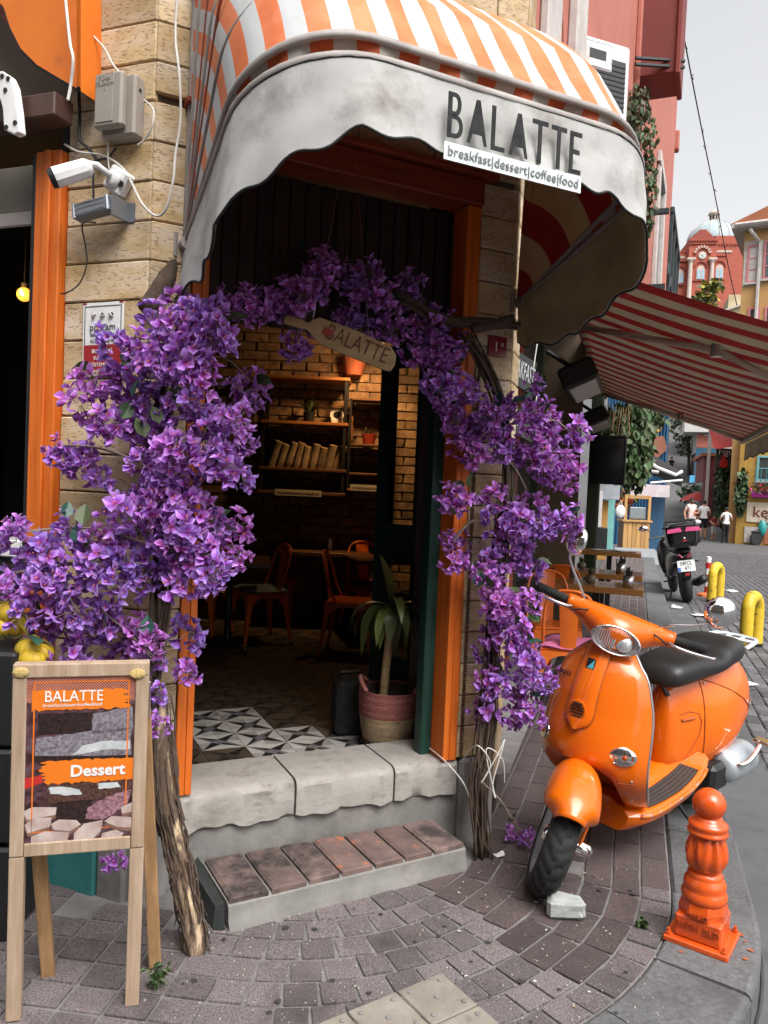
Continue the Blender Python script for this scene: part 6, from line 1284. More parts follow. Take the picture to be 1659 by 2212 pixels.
for i in range(26):
    an = i*2.4+R.uniform(-.3, .3); up = R.uniform(.3, 1.3) if i < 14 else R.uniform(-.2, .7); l = R.uniform(.24, .40) if i < 22 else .25; w0 = R.uniform(.020, .032); h = .36+.015*(26-i)/3
    if i == 25: up = 1.45; w0 = .04
    P = []; p = V((.02, 0, .365+.08*i/26)); el = up
    for k in range(11): P.append(p.copy()); p = p+V((cos(an)*cos(el), sin(an)*cos(el), sin(el)))*(l/10); el -= R.uniform(.22, .34)*(1.0 if i != 25 else .15)*(1 if el > -1.35 else 0)
    sd = V((-sin(an), cos(an), 0)); ws = [.35, .7, .95, 1, 1, 1, .95, .85, .65, .4, .03]
    g = G(); vs = []
    for k, (q_, ww) in enumerate(zip(P, ws)): cr = .25*w0*ww; vs += [q_-sd*w0*ww+V((0, 0, cr)), q_, q_+sd*w0*ww+V((0, 0, cr))]
    g.add(vs, [(3*k+a, 3*k+a+1, 3*k+a+4, 3*k+a+3) for k in range(10) for a in (0, 1)]); g.build('leaf', m_dr[1 if i in (25, 3, 11, 17) else 0], dr, smooth=True)
sp = thing('black_speaker', 'black portable loudspeaker box on the floor behind the basket', 'speaker', T(-.13, 3.80, FLZ+.001, rad(15))); G().bevbox(-.08, .08, -.08, .08, 0, .27, .02).build('cabinet', m_rubber, sp); G().lathe([(.07, 0), (.06, .012), (.02, .004)], 18, T(0, -.08, .11) @ Matrix.Rotation(pi/2, 4, 'X')).build('woofer', m_rubber, sp); G().tube([(-.05, 0, .27), (-.05, 0, .30), (.05, 0, .30), (.05, 0, .27)], .01, 6).build('carry_handle', m_black, sp)
# ================================================================ outdoor tables and chairs along the wall
def out_table(s_, lb, o0=-.12, o1=.62, d=.46, z=.74):
    t = thing('plank_table', lb, 'table', FS @ T(s_, -(o0+o1)/2, 0), 'varnished tables along the pavement'); w = (o1-o0)/2
    for k in range(2): G().bevbox(-d/2+k*d/2+.0015, -d/2+(k+1)*d/2-.0015, -w, w, z-.05, z, .004).build('plank', m_wood, t)
    G().bevbox(-.03, .03, -.03, .03, .02, z-.05, .004).build('column', m_black, t); G().bevbox(-.2, .2, -.2, .2, 0, .02, .005).build('foot_plate', m_black, t)
    return t
out_table(3.35, 'varnished plank table with steel cutlery cup, next to the orange scooter'); out_table(4.45, 'varnished plank table second along the pavement, between two others'); out_table(6.6, 'plank table with plates stacked on top, farthest along the shop front', z=.80)
m_cut_ = mat('black_cutlery', (.02, .02, .02), .4)
def cutlery(s_, o_, z, lb):
    t = thing('cutlery_cup', lb, 'cup', FS @ T(s_, -o_, z), 'cutlery cups on the tables'); G().lathe([(.042, 0), (.043, .10), (.039, .10), (.038, .01)], 18).build('cup', m_steel, t, smooth=True)
    for i in range(12): a, r = R.uniform(0, 6.28), R.uniform(0, .03); G().tube([(r*cos(a), r*sin(a), .02), (r*1.5*cos(a), r*1.5*sin(a), R.uniform(.13, .17))], .006, 5).build('cutlery', m_cut_, t)
cutlery(3.22, .50, .74, 'steel cup of black cutlery on the nearer plank table'); cutlery(4.35, .42, .74, 'steel cup of black cutlery on the second plank table')
def succ(s_, o_, z, lb):
    t = thing('table_plant', lb, 'plant', FS @ T(s_, -o_, z), 'small plants on the tables'); G().ball((0, 0, .04), .045, 14, 8, (1, 1, .9)).build('pebble_pot', mat('pebble_pot', (.25, .19, .13), .3, c2=(.06, .05, .04), scale=60), t, smooth=True)
    for i in range(22):
        an = R.uniform(0, 6.28); el = R.uniform(.3, 1.4); l = R.uniform(.05, .09); b0 = V((0, 0, .07)); tip = b0+V((cos(an)*cos(el)*l, sin(an)*cos(el)*l, sin(el)*l)); sd = V((-sin(an), cos(an), 0))*.006; G().add([b0-sd, b0+sd, (b0+tip)/2+sd*1.1, tip, (b0+tip)/2-sd*1.1], [(0, 1, 2, 3, 4)]).build('leaf', m_leaf2, t)
succ(3.30, .20, .74, 'small spiky succulent in a pebbled pot on the nearer plank table'); succ(4.5, .05, .74, 'small spiky succulent on the second plank table')
for k in range(5): t = G(FS).lathe([(.05, 0), (.075, .012), (.07, .014)], 16, T(6.5+.06*(k % 3), -.1-.1*k, .80+.0005)); tag(t.build('tapas_plate', m_white), 'small white plate in the row laid on the farthest plank table', 'plate', 'plates on the far table')
def ochair(s_, o_, rz, lb): M = FS @ T(s_, -o_, 0, rad(rz)); return make_chair(lb, M, 'orange metal chairs'), M
_, Mc = ochair(2.05, .16, 88, 'orange metal chair with pink cushion behind the scooter'); cushion(Mc, mat('pink_cotton', (.55, .14, .28), .9), 'pink cushion on the chair behind the scooter')
_, Mc = ochair(2.85, -.05, -70, 'orange metal chair pushed against the nearer plank table'); ochair(3.85, -.08, 95, 'orange metal chair between the two plank tables')
# ================================================================ street furniture: yellow hoops, delineator, litter
m_yel = mat('chipped_yellow_paint', (.62, .43, .03), .5, c2=(.50, .33, .02), scale=4, c3=(.06, .04, .03), s3=9, t3=(.60, .63), bump=.2, bscale=20)
for k, (u, v, lb) in enumerate(((1632, 1398, 'yellow steel hoop bollard with chipped paint, on its own in the road'), (1553, 1299, 'yellow steel hoop bollard beside the red and white post'))):
    p = onz(u, v, -.125); t = thing('hoop_bollard', lb, 'bollard', FS @ T(*(FS.inverted() @ p)[:2], -.125, rad(62)), 'yellow hoop bollards')
    G().tube(catmull([(0, .0, -.02), (0, 0, .38), (0, .02, .49), (0, .09, .56), (0, .20, .56), (0, .27, .49), (0, .29, .38), (0, .29, -.02)], 6), .068, 16).build('hoop', m_yel, t, smooth=True); 
    for y in (0, .29): G().lathe([(.0705, 0), (.0705, .05)], 16, T(0, y, 0)).build('foot_band', m_black, t)
p = onz(1526, 1290, -.14); dl = thing('delineator_post', 'red and white striped plastic post on an orange base', 'post', T(p.x, p.y, gz(p.x, p.y))); m_red = mat('red_plastic', (.45, .02, .015), .5)
G().lathe([(.17, 0), (.16, .04), (.05, .07)], 8).build('base', mat('orange_rubber_base', (.5, .12, .03), .7), dl)
for i in range(6): G().lathe([(.042, .07+i*.10), (.042, .17+i*.10-.002)], 14).build('band', m_red if i % 2 == 0 else m_white, dl)
for i in range(26):
    p = onz(R.uniform(900, 1400), R.uniform(1880, 2200), 0); 
    if free(p): g = G().add([V((p.x, p.y, .006)), V((p.x+R.uniform(.004, .016), p.y+R.uniform(-.008, .008), .008)), V((p.x+R.uniform(-.004, .01), p.y+.008, .006))], [(0, 1, 2)]); g.build('litter_scrap', R.choice([m_white, m_leaf2, m_barklt]), pavement)
p = onz(1073, 1855, 0); tag(G(T(p.x, p.y, .006, .4)).grid(lambda u, v: V((u*.05, v*.035, .006*sin(u*5)*sin(v*4))), 5, 4).build('paper_scrap', m_white), 'crumpled white paper scrap near the flowering stem', 'paper')
p = onz(1560, 1375, -.1)
CT = ('flattened pale carton under the black motorbike tail', 'torn pale carton in the gutter beside the motorbike wheel', 'pale paper sheet on the setts near the isolated yellow hoop', 'small pale sheet on the setts beyond the striped post')
for k, (u, v) in enumerate(((1500, 1330), (1470, 1315), (1640, 1480), (1590, 1275))):
    p = onz(u, v, -.1); t = G(T(p.x, p.y, gz(p.x, p.y)+.03, k)).grid(lambda a, b: V((a*.28, b*.16, .02*sin(a*5)*sin(b*4))), 5, 4).build('flattened_carton', m_white); tag(t, CT[k], 'litter', 'flattened cartons in the road')
# weeds at the foot of the menu board and in a joint
def weed(u, v, n, h, lb):
    p = onz(u, v, 0); t = thing('weed', lb, 'weed', T(p.x, p.y, .0), 'weeds in the paving')
    for i in range(n):
        an = R.uniform(0, 6.28); tilt = R.uniform(.05, .5); hh = h*R.uniform(.5, 1); tip = V((cos(an)*tilt*hh, sin(an)*tilt*hh, hh)); G().tube([(0, 0, 0), tip*.5+V((0, 0, .004)), tip], .0014, 4).build('stem', m_leaf2, t)
        for k in range(5): q = tip*(.3+.16*k); lm = leafmesh(.022, .010); M = T(q.x, q.y, q.z, R.uniform(0, 6.28), R.uniform(-.3, .6)); G().add([M @ v_ for v_ in lm.v], lm.f).build('leaf', m_leaf2 if k % 2 else m_leaf, t)
weed(338, 2140, 9, .075, 'small green weed beside the menu board foot'); weed(1385, 2005, 5, .03, 'low yellowish weed in a joint near the orange bollard')
# ================================================================ black motorbike seen from behind
m_bk = mat('black_gloss_plastic', (.008, .008, .009), .22, coat=.4); m_pinkr = mat('pink_reflector', (.62, .09, .24), .2)
p = onz(1492, 1308, -.125); mb = thing('black_motorbike', 'black motorbike with top box and rear number plate parked at the kerb', 'motorbike', FS @ T(*(FS.inverted() @ p)[:2], gz(p.x, p.y)+.01, rad(6)) @ Matrix.Rotation(rad(-10), 4, 'X'))
# local x = forward along the street, y = left of travel ( = away from the road ), z up
def wheel(x, r, w, nm):
    wh = G(T(x, 0, r) @ Matrix.Rotation(pi/2, 4, 'X')).lathe([(r*.62, -w*.5), (r*.85, -w*.5), (r*.97, -w*.3), (r, 0), (r*.97, w*.3), (r*.85, w*.5), (r*.62, w*.5)], 28).build(nm, m_rubber, mb, smooth=True); G(T(x, 0, r) @ Matrix.Rotation(pi/2, 4, 'X')).lathe([(r*.6, -w*.35), (r*.2, -w*.5), (r*.2, w*.5), (r*.6, w*.35)], 18).build('rim', m_black, wh)
wheel(.0+.28, .28, .13, 'rear_wheel'); wheel(1.62, .28, .11, 'front_wheel')
def bl(tab, nm, m, n=16, ex=.7, sm=True):
    rr = []
    for x, hw, zb, zt in tab: zc = (zb+zt)/2; rr.append([V((x, hw*(1 if cos(a) > 0 else -1)*abs(cos(a))**ex, zc+(zt-zb)/2*(1 if sin(a) > 0 else -1)*abs(sin(a))**ex)) for a in [2*pi*j/n for j in range(n)]])
    return G().loft(rr).build(nm, m, mb, smooth=sm)
bl([(.02, .05, .70, .76), (.10, .12, .62, .80), (.35, .17, .52, .82), (.7, .19, .38, .80), (1.0, .17, .30, .72), (1.15, .14, .30, .60)], 'body', m_bk)
bl([(.0, .09, .79, .83), (.12, .13, .79, .87), (.5, .15, .78, .88), (.85, .13, .76, .82)], 'seat', m_seat)
bl([(1.15, .20, .35, .55), (1.25, .24, .40, .95), (1.38, .17, .45, 1.02), (1.48, .06, .6, .95)], 'front_fairing', m_bk)
bl([(-.02, .055, .40, .60), (.04, .075, .36, .62), (.18, .08, .54, .66)], 'rear_mudguard', m_bk)
tb = G().bevbox(-.20, .20, -.23, .23, .89, 1.25, .06).build('top_box', m_bk, mb, bevel=.03); 
for sy in (-1, 1): G(Matrix.Rotation(0, 4, 'X')).prism([(sy*.02, 1.13), (sy*.235, 1.12), (sy*.225, 1.18), (sy*.045, 1.19)], .012, T(-.214, 0, 0) @ Matrix.Rotation(pi/2, 4, 'Z') @ T(0, -.0, 0)).build('reflector', m_pinkr, tb)
G().tube([(-.1, -.2, 1.24), (-.1, -.2, 1.28), (-.1, .2, 1.28), (-.1, .2, 1.24)], .012, 6).tube([(.12, -.2, 1.24), (.12, -.2, 1.28), (.12, .2, 1.28), (.12, .2, 1.24)], .012, 6).build('luggage_rail', m_black, tb); G().ball((-.205, 0, 1.03), .014, 8, 6).build('lock', m_white, tb); G().box(-.206, -.201, -.03, .03, .985, 1.0).build('badge', m_red, tb)
pl_ = G(T(-.055, 0, .60, 0, 0, rad(14))).bevbox(-.004, .004, -.125, .125, -.085, .085, .002).build('number_plate', m_white, mb); PMt = W[mb] @ T(-.055, 0, .60, 0, 0, rad(14)) @ T(-.006, 0, 0, -pi/2)
text('34FCL', 'plate_lettering', PMt @ T(0.0, 0, .035), .085, m_black, pl_, .0005, xs=.78, bold=.001); text('471', 'plate_lettering', PMt @ T(.02, 0, -.040), .085, m_black, pl_, .0005, xs=.78, bold=.001); G(T(-.055, 0, .60, 0, 0, rad(14))).box(-.0065, -.0045, .085, .122, -.08, -.02).build('plate_band', mat('plate_blue', (.02, .12, .5), .5), pl_)
for sy in (-1, 1):
    G().tube([(-.02, sy*.03, .72), (-.005, sy*.09, .78)], .018, 6).build('tail_light', mat('tail_red', (.35, .03, .05), .2), mb); G().tube([(.0, sy*.1, .66), (-.03, sy*.19, .655)], .012, 6).build('indicator', m_black, mb)
    ms = G().tube(catmull([(1.15, sy*.22, .98), (1.16, sy*.30, 1.08), (1.15, sy*.38, 1.14)]), .008, 6).build('mirror', m_black, mb); G().ball((1.14, sy*.42, 1.16), .075, 14, 8, (.35, 1.1, .62)).build('mirror_glass', m_chrome, ms, smooth=True)
    G().tube([(1.18, sy*.06, .98), (1.14, sy*.22, .99), (1.10, sy*.36, .97)], .016, 8).build('handlebar', m_black, mb); G().tube([(.55, sy*.16, .33), (.55, sy*.27, .32)], .012, 6).build('foot_peg', m_black, mb)
G().box(-.085, -.075, -.03, .03, .46, .49).build('rear_reflector', m_red, mb); G().tube([(.75, -.14, .24), (.35, -.19, .28), (-.06, -.22, .38)], [.04, .06, .065], 12).build('exhaust', m_black, mb, smooth=True); G().tube([(.6, .12, .3), (.55, .22, .02)], .012, 6).build('stand', m_black, mb)
G().tube([(1.2, .1, .9), (1.6, .1, .28)], .022, 6).build('fork', m_steel, mb); G().tube([(1.2, -.1, .9), (1.6, -.1, .28)], .022, 6).build('fork', m_steel, mb)
# parked teal scooter across the street
p = aty(1638, 1172, 31); ts = thing('teal_scooter', 'teal and black scooter parked before the yellow house', 'scooter', T(p.x, p.y, gz(p.x, p.y), rad(12))); m_tl = mat('teal_gloss', (.03, .30, .30), .3, coat=.5)
for x, r in ((-.1, .27), (1.2, .27)): wq = G(T(x, 0, r) @ Matrix.Rotation(pi/2, 4, 'X')).lathe([(r*.6, -.05), (r, -.04), (r, .04), (r*.6, .05)], 18).build('wheel', m_rubber, ts); G(T(x, 0, r) @ Matrix.Rotation(pi/2, 4, 'X')).lathe([(r*.58, -.03), (.02, -.05), (.02, .05), (r*.58, .03)], 12).build('rim', m_rim, wq)
def bl2(tab, nm, m):
    rr = [[V((x, hw*cos(a), (zb+zt)/2+(zt-zb)/2*sin(a))) for a in [2*pi*j/12 for j in range(12)]] for x, hw, zb, zt in tab]; G().loft(rr).build(nm, m, ts, smooth=True)
bl2([(.0, .1, .5, .95), (.12, .18, .35, 1.05), (.25, .16, .35, 1.1), (.32, .08, .5, 1.05)], 'front_shield', m_tl); bl2([(.65, .1, .3, .7), (.85, .18, .3, .8), (1.2, .17, .45, .85), (1.5, .08, .65, .85)], 'rear_body', m_tl); bl2([(.6, .1, .72, .8), (.8, .16, .76, .88), (1.3, .14, .8, .92), (1.45, .06, .82, .88)], 'seat', m_seat); G().bevbox(.2, .75, -.13, .13, .28, .36, .02).build('floor', m_black, ts); G().tube([(.2, -.33, 1.08), (.18, 0, 1.1), (.2, .33, 1.08)], .025, 8).build('handlebar', m_black, ts); bl2([(-.35, .04, .5, .56), (-.1, .1, .48, .62), (.1, .08, .5, .6)], 'mudguard', m_black); G().ball((.02, 0, .98), .07, 10, 8).build('headlight', m_lens, ts)
# ================================================================ vendor's stand, black awning, boards down the street
kp = aty(1383, 1200, 20); m_pine = mat('pine_boards', (.46, .27, .10), .6, c2=(.34, .18, .06), scale=3, stretch=(8, 8, .6), rnd=.15)
zg = gz(kp.x, kp.y); kz = lambda v: aty(1383, v, 20).z; kx = lambda u: aty(u, 1120, 20).x
stn = thing('wooden_stand', 'pine vendor stand with glazed upper frame and vertical boards', 'stand', T(kp.x, kp.y, zg)); kI = W[stn].inverted()
x0, x1 = kx(1348), kx(1405); nb_ = 6
for i in range(nb_): xa = x0+(x1-x0)*i/nb_; G(kI).bevbox(xa+.003, xa+(x1-x0)/nb_-.003, 20, 20.03, zg, kz(1128), .004).build('board', m_pine, stn)
G(kI).box(x0+.02, x1-.02, 20.035, 20.5, zg, kz(1130)).build('carcass', m_woodd, stn); G(kI).bevbox(x0-.05, x1+.05, 19.95, 20.5, kz(1128), kz(1124), .004).build('counter', m_pine, stn)
for a, b, c, d in ((x0, x0+.07, 1124, 1070), (x1-.07, x1, 1124, 1070)): G(kI).bevbox(a, b, 20, 20.06, kz(c), kz(d), .004).build('frame', m_pine, stn)
G(kI).bevbox(x0+.071, x1-.071, 20, 20.06, kz(1078), kz(1070), .004).build('frame', m_pine, stn); G(kI).box(x0+.05, x1-.05, 20.02, 20.03, kz(1124), kz(1076)).build('glass', m_pane, stn); G(kI).bevbox(kx(1362), kx(1398), 20.1, 20.14, kz(1122), kz(1096), .02).build('steel_tray', m_steel, stn)
t = thing('grey_ramp', 'grey metal ramp sheet laid before the wooden stand', 'ramp', T(kx(1365), 19.5, zg)); G(W[t].inverted()).add([(kx(1312), 18.9, zg+.02), (kx(1408), 18.9, zg+.02), (kx(1412), 19.8, zg+.34), (kx(1325), 19.8, zg+.34), (kx(1312), 18.9, zg+.0), (kx(1408), 18.9, zg+.0), (kx(1412), 19.8, zg+.28), (kx(1325), 19.8, zg+.28)], [(0, 1, 2, 3), (7, 6, 5, 4), (0, 4, 5, 1), (1, 5, 6, 2), (2, 6, 7, 3), (3, 7, 4, 0)]).build('sheet', mat('grey_sheet_metal', (.20, .215, .235), .5), t)
ba = thing('black_awning', 'black retractable awning with white folding arms over the vendor stand', 'awning', T(*aty(1420, 1000, 21))); bI = W[ba].inverted(); m_bcl = mat('black_awning_cloth', (.010, .010, .011), .8)
A_, B_, C_, D_ = aty(1365, 958, 23), aty(1362, 985, 20.5), aty(1474, 1030, 20.5), aty(1472, 1018, 23)
G(bI).add([A_, B_, C_, D_, A_+V((0, 0, -.02)), B_+V((0, 0, -.02)), C_+V((0, 0, -.02)), D_+V((0, 0, -.02))], [(0, 1, 2, 3), (7, 6, 5, 4), (0, 4, 5, 1), (1, 5, 6, 2), (2, 6, 7, 3), (3, 7, 4, 0)]).build('canopy_cloth', m_bcl, ba)
for w_ in (0, 1): q0, q1 = (B_, C_) if w_ == 0 else (D_, C_); G(bI).add([q0, q1, q1+V((0, 0, -.27)), q0+V((0, 0, -.27))], [(0, 1, 2, 3)]).build('valance', m_bcl, ba)
G(bI).tube([aty(1374, 968, 20.4), aty(1378, 982, 20.4), aty(1420, 1010, 20.4), aty(1460, 1026, 20.4), aty(1474, 1018, 20.4)], .045, 8).build('folding_arm', m_white, ba); G(bI).tube([aty(1360, 1012, 20.4), aty(1422, 1020, 20.4)], .05, 6).build('cross_bar', m_trim, ba); G(bI).tube([aty(1474, 1037, 20.4), aty(1405, 1043, 20.4)], .03, 6).build('front_bar', m_white, ba)
def board(u0, v0, u1, v1, y, m, nm, lb, cat, th=.04): a, b = aty(u0, v0, y), aty(u1, v1, y); t = thing(nm, lb, cat, T((a.x+b.x)/2, y, b.z)); G(W[t].inverted()).bevbox(a.x, b.x, y, y+th, b.z, a.z, .006).build('panel', m, t); return t
board(1363, 1045, 1446, 1075, 20.2, mat('pale_lilac_board', (.50, .44, .46), .7), 'pale_board', 'pale lilac board hanging under the black awning', 'board'); board(1290, 1000, 1338, 1080, 14, mat('grey_sign_panel', (.34, .36, .39), .6), 'grey_sign', 'blank grey sign panel behind the black hanging screen', 'sign', .15)
board(1308, 1078, 1323, 1195, 14.4, mat('turquoise_door', (.16, .40, .38), .6), 'turquoise_door', 'turquoise door leaf standing open beside the stand', 'door'); board(1296, 1080, 1308, 1210, 14.2, mat('ochre_post', (.42, .22, .05), .6), 'ochre_post', 'ochre timber post next to the turquoise door', 'post', .12); board(1284, 1060, 1296, 1190, 13.6, mat('pale_cloth', (.6, .57, .56), .8), 'hanging_cloth', 'pale cloth hanging beside the green timber post', 'cloth'); board(1284, 1140, 1310, 1200, 12.6, m_black, 'black_cabinet', 'black cabinet against the wall beyond the tables', 'cabinet', .5)
board(1490, 1027, 1500, 1043, 50, mat('sign_blue', (.06, .30, .50), .5), 'blue_sign', 'small blue and white sign up the rising street', 'sign'); board(1405, 1075, 1430, 1190, 22, m_blue, 'blue_shutter', 'dark blue metal shutter right of the vendor stand', 'shutter')
t = thing('shopping_bag', 'white plastic shopping bag hanging beside the vendor stand', 'bag', T(*aty(1340, 1105, 19.6))); G().ball((0, 0, 0), .13, 12, 8, (1, .6, 1.3)).build('bag', m_white, t, smooth=True); G().tube([(-.05, 0, .14), (0, 0, .3), (.05, 0, .14)], .01, 5).build('handles', m_white, t)
leaf_cloud('yellow_foliage', 'sunlit yellow green foliage behind the vendor stand', 'foliage', [(aty(1352, 1062, 24), (.5, .4, .4))], 200, .16, [MATS['yellow_green_leaf'], m_leaf2]); leaf_cloud('flower_stall', 'orange and red cut flowers beside the vendor stand', 'flowers', [(aty(1345, 1085, 21), (.25, .2, .35))], 160, .12, [mat('orange_petal', (.6, .2, .04), .6), m_leaf, mat('red_petal', (.4, .03, .03), .6)])
# red shop parasol and red gallery awning at the end of the street
t = thing('red_parasol', 'red parasol tilted over the maroon shop entrance', 'parasol', T(*aty(1512, 1062, 41))); G().lathe([(1.1, -.5), (.6, -.18), (.05, 0)], 8, cap=False).build('canopy', m_red, t); G().tube([(0, 0, 0), (0, 0, -2)], .03, 5).build('pole', m_steel, t)
t = thing('red_gallery_awning', 'red folded awning above the gallery sign board', 'awning', T(*aty(1555, 945, 34))); G(W[t].inverted()).add([aty(1530, 925, 35), aty(1590, 935, 35), aty(1585, 965, 33), aty(1545, 970, 33), aty(1548, 980, 33)], [(0, 1, 2, 3), (0, 3, 4)]).build('canopy_cloth', m_red, t)
gs = board(1548, 968, 1590, 1012, 33.5, mat('gallery_board', (.05, .045, .045), .7), 'gallery_sign', 'dark sign board with red painted gourd and white script', 'sign'); c = aty(1565, 995, 33.4); G(W[gs].inverted()).ball((c.x, 33.45, c.z-.12), .2, 12, 8, (1, .12, 1)).ball((c.x, 33.45, c.z+.15), .12, 12, 8, (1, .12, 1)).build('gourd', m_red, gs, smooth=True); text('Figu', 'lettering', T(*aty(1568, 976, 33.4)), .4, m_white, gs, .005)
G().tube(catmull([aty(u, v, y) for u, v, y in ((1462, -10, 22), (1485, 120, 24), (1520, 300, 28), (1548, 440, 32), (1570, 560, 36), (1592, 660, 40))], 8), .022, 5).build('festoon_wire', m_cable_k); fz = bpy.data.objects['festoon_wire']; tag(fz, 'thin festoon wire hanging across the white sky', 'wire')
for k in range(16): t_ = k/16; i = int(t_*40); q = catmull([aty(u, v, y) for u, v, y in ((1462, -10, 22), (1485, 120, 24), (1520, 300, 28), (1548, 440, 32), (1570, 560, 36), (1592, 660, 40))], 8)[i]; G().tube([q+V((R.uniform(-.12, .12), 0, R.uniform(-.1, .1))), q, q+V((R.uniform(-.12, .12), 0, -R.uniform(.03, .12)))], .016, 4).build('bulb_holder', m_cable_k, fz)
# ================================================================ people down the street
m_skin = mat('skin', (.42, .21, .14), .6, var=.05); m_hair = mat('dark_hair', (.015, .011, .009), .7); m_tee = mat('white_cotton_tee', (.70, .68, .68), .9, var=.06); m_teep = mat('pale_pink_tee', (.66, .52, .50), .9, var=.06); m_blkc = mat('black_cotton', (.010, .010, .011), .9); m_gry = mat('light_grey_cotton', (.42, .44, .47), .9); m_shoe = mat('dark_shoe', (.05, .035, .03), .7)
def seg_d(c, a, b): d = b-a; t = max(0, min(1, (c-a).dot(d)/max(1e-9, d.length_squared))); return (c-a-d*t).length
def person(label, p, h, rz, shirt, low, lowz, armpose, sleeve=.5, shoe=m_shoe, step=.0, build=1.0):
    """one continuous skinned body; clothes are regions of the same skin"""
    k = h/1.75; t = thing('person', label, 'person', T(p.x, p.y, p.z, rz), 'people in the street')
    vt = []; rd = []; ed = []
    def v(x, y, z, r, ry=None, par=None):
        vt.append((x*k, y*k, z*k)); rd.append((r*k*build, (ry or r)*k*build)); i = len(vt)-1
        if par is not None: ed.append((par, i))
        return i
    pel = v(0, 0, .95, .155, .115); bel = v(0, -.01, 1.10, .145, .11, pel); ch = v(0, .0, 1.30, .165, .115, bel); sh_ = v(0, .01, 1.43, .11, .085, ch); nk = v(0, .0, 1.51, .055, None, sh_); hd = v(0, -.012, 1.60, .078, .09, nk); ht = v(0, -.005, 1.69, .070, .082, hd)
    arms = []
    for s_, (el, hn) in zip((-1, 1), armpose):
        a = v(s_*.16, .01, 1.42, .062, None, sh_); b = v(s_*(.22+el[0]), el[1], el[2], .044, None, a); c = v(s_*hn[0], hn[1], hn[2], .032, None, b); d = v(s_*hn[0]*.96, hn[1]-.05, hn[2]-.05, .03, .02, c); arms += [a, b, c, d]
    for s_ in (-1, 1):
        hp = v(s_*.09, 0, .88, .10, None, pel); kn = v(s_*.10, -.02+s_*step, .50, .066, None, hp); an = v(s_*.105, .01+s_*step*1.3, .09, .042, None, kn); ft = v(s_*.115, -.12+s_*step*1.3, .035, .042, .032, an)
    me = bpy.data.meshes.new('body'); me.from_pydata(vt, ed, []); ob = bpy.data.objects.new('tmp', me); COL.objects.link(ob)
    ob.modifiers.new('k', 'SKIN'); sv_ = me.skin_vertices[0].data
    for i, r in enumerate(rd): sv_[i].radius = r
    sv_[0].use_root = True; sb = ob.modifiers.new('s', 'SUBSURF'); sb.levels = 2; sb.render_levels = 2
    dg = bpy.context.evaluated_depsgraph_get(); m2 = bpy.data.meshes.new_from_object(ob.evaluated_get(dg)); bpy.data.objects.remove(ob)
    m2.materials.clear()
    for m in (m_skin, shirt, low, shoe): m2.materials.append(m)
    bones = [(V(vt[a]), V(vt[b]), a, b) for a, b in ed]; armset = set(arms)
    for f in m2.polygons:
        f.use_smooth = True; c = f.center; bd = min(bones, key=lambda q: seg_d(c, q[0], q[1]))
        z = c.z/k
        if bd[3] in armset or bd[2] in armset:
            j = arms.index(bd[3]) % 4 if bd[3] in armset else 0
            tt = max(0, min(1, (c-bd[0]).dot(bd[1]-bd[0])/max(1e-9, (bd[1]-bd[0]).length_squared))); f.material_index = 1 if (j == 0 or (j == 1 and tt < sleeve)) else 0
        elif z > 1.49: f.material_index = 0
        elif z > .96: f.material_index = 1
        elif z > lowz: f.material_index = 2
        elif z < .075: f.material_index = 3
        else: f.material_index = 0 if lowz > .2 else 2
    m2.name = 'body'; link('body', m2, t)
    G().ball((0, .012*k, 1.665*k), .098*k, 14, 8, (.92, 1.05, .95)).build('hair', m_hair, t, smooth=True) if 'cap' not in label else None
    # face: nose, ears
    G().add([(0, -.112*k, 1.60*k), (-.016*k, -.088*k, 1.585*k), (.016*k, -.088*k, 1.585*k), (0, -.09*k, 1.64*k)], [(0, 1, 3), (0, 3, 2), (0, 2, 1)]).build('nose', m_skin, t)
    for s_ in (-1, 1): G().ball((s_*.082*k, 0, 1.61*k), .024*k, 8, 6, (.4, .8, 1.2)).build('ear', m_skin, t, smooth=True)
    for s_ in (-1, 1): G().ball((s_*.032*k, -.083*k, 1.625*k), .011*k, 8, 6).build('eye', m_blkc, t)
    G().box(-.025*k, .025*k, -.093*k, -.08*k, 1.545*k, 1.556*k).build('mouth', mat('lips', (.30, .10, .08), .6), t)
    return t, k
def foot(u, v, y): q = aty(u, v, y); return V((q.x, q.y, gz(q.x, q.y)))
rest = ((.05, .02, 1.14), (.27, -.05, .92))
f0 = foot(1490, 1170, 31.5); t, k = person('man in pale pink T-shirt, beard and sunglasses with shoulder bag', f0, 1.80, rad(0), m_teep, m_gry, .45, (((.06, .02, 1.16), (.26, -.08, .93)), ((.05, -.02, 1.14), (.06, -.24, 1.16))), build=1.08)
G().ball((0, -.045*k, 1.555*k), .070*k, 12, 8, (.95, .85, .7)).build('beard', m_hair, t, smooth=True)
for s_ in (-1, 1): G().ball((s_*.036*k, -.095*k, 1.625*k), .026*k, 10, 6, (1, .35, .85)).build('sunglasses', m_blkc, t)
G().tube([(.17*k, -.10*k, 1.47*k), (.20*k, -.14*k, 1.3*k), (.22*k, -.10*k, 1.05*k)], .018*k, 6).build('bag_strap', m_blkc, t); G().bevbox(.16*k, .30*k, -.02, .12, .85*k, 1.08*k, .03).build('shoulder_bag', m_woodd, t)
f1 = foot(1517, 1165, 33.5); t, k = person('man seen from behind in white T-shirt and black shorts, head turned', f1, 1.72, rad(170), m_tee, m_blkc, .52, ((( .06, -.02, 1.15), (.24, -.16, 1.02)), ((.05, .0, 1.14), (.16, -.22, 1.08))), step=.05, build=1.08)
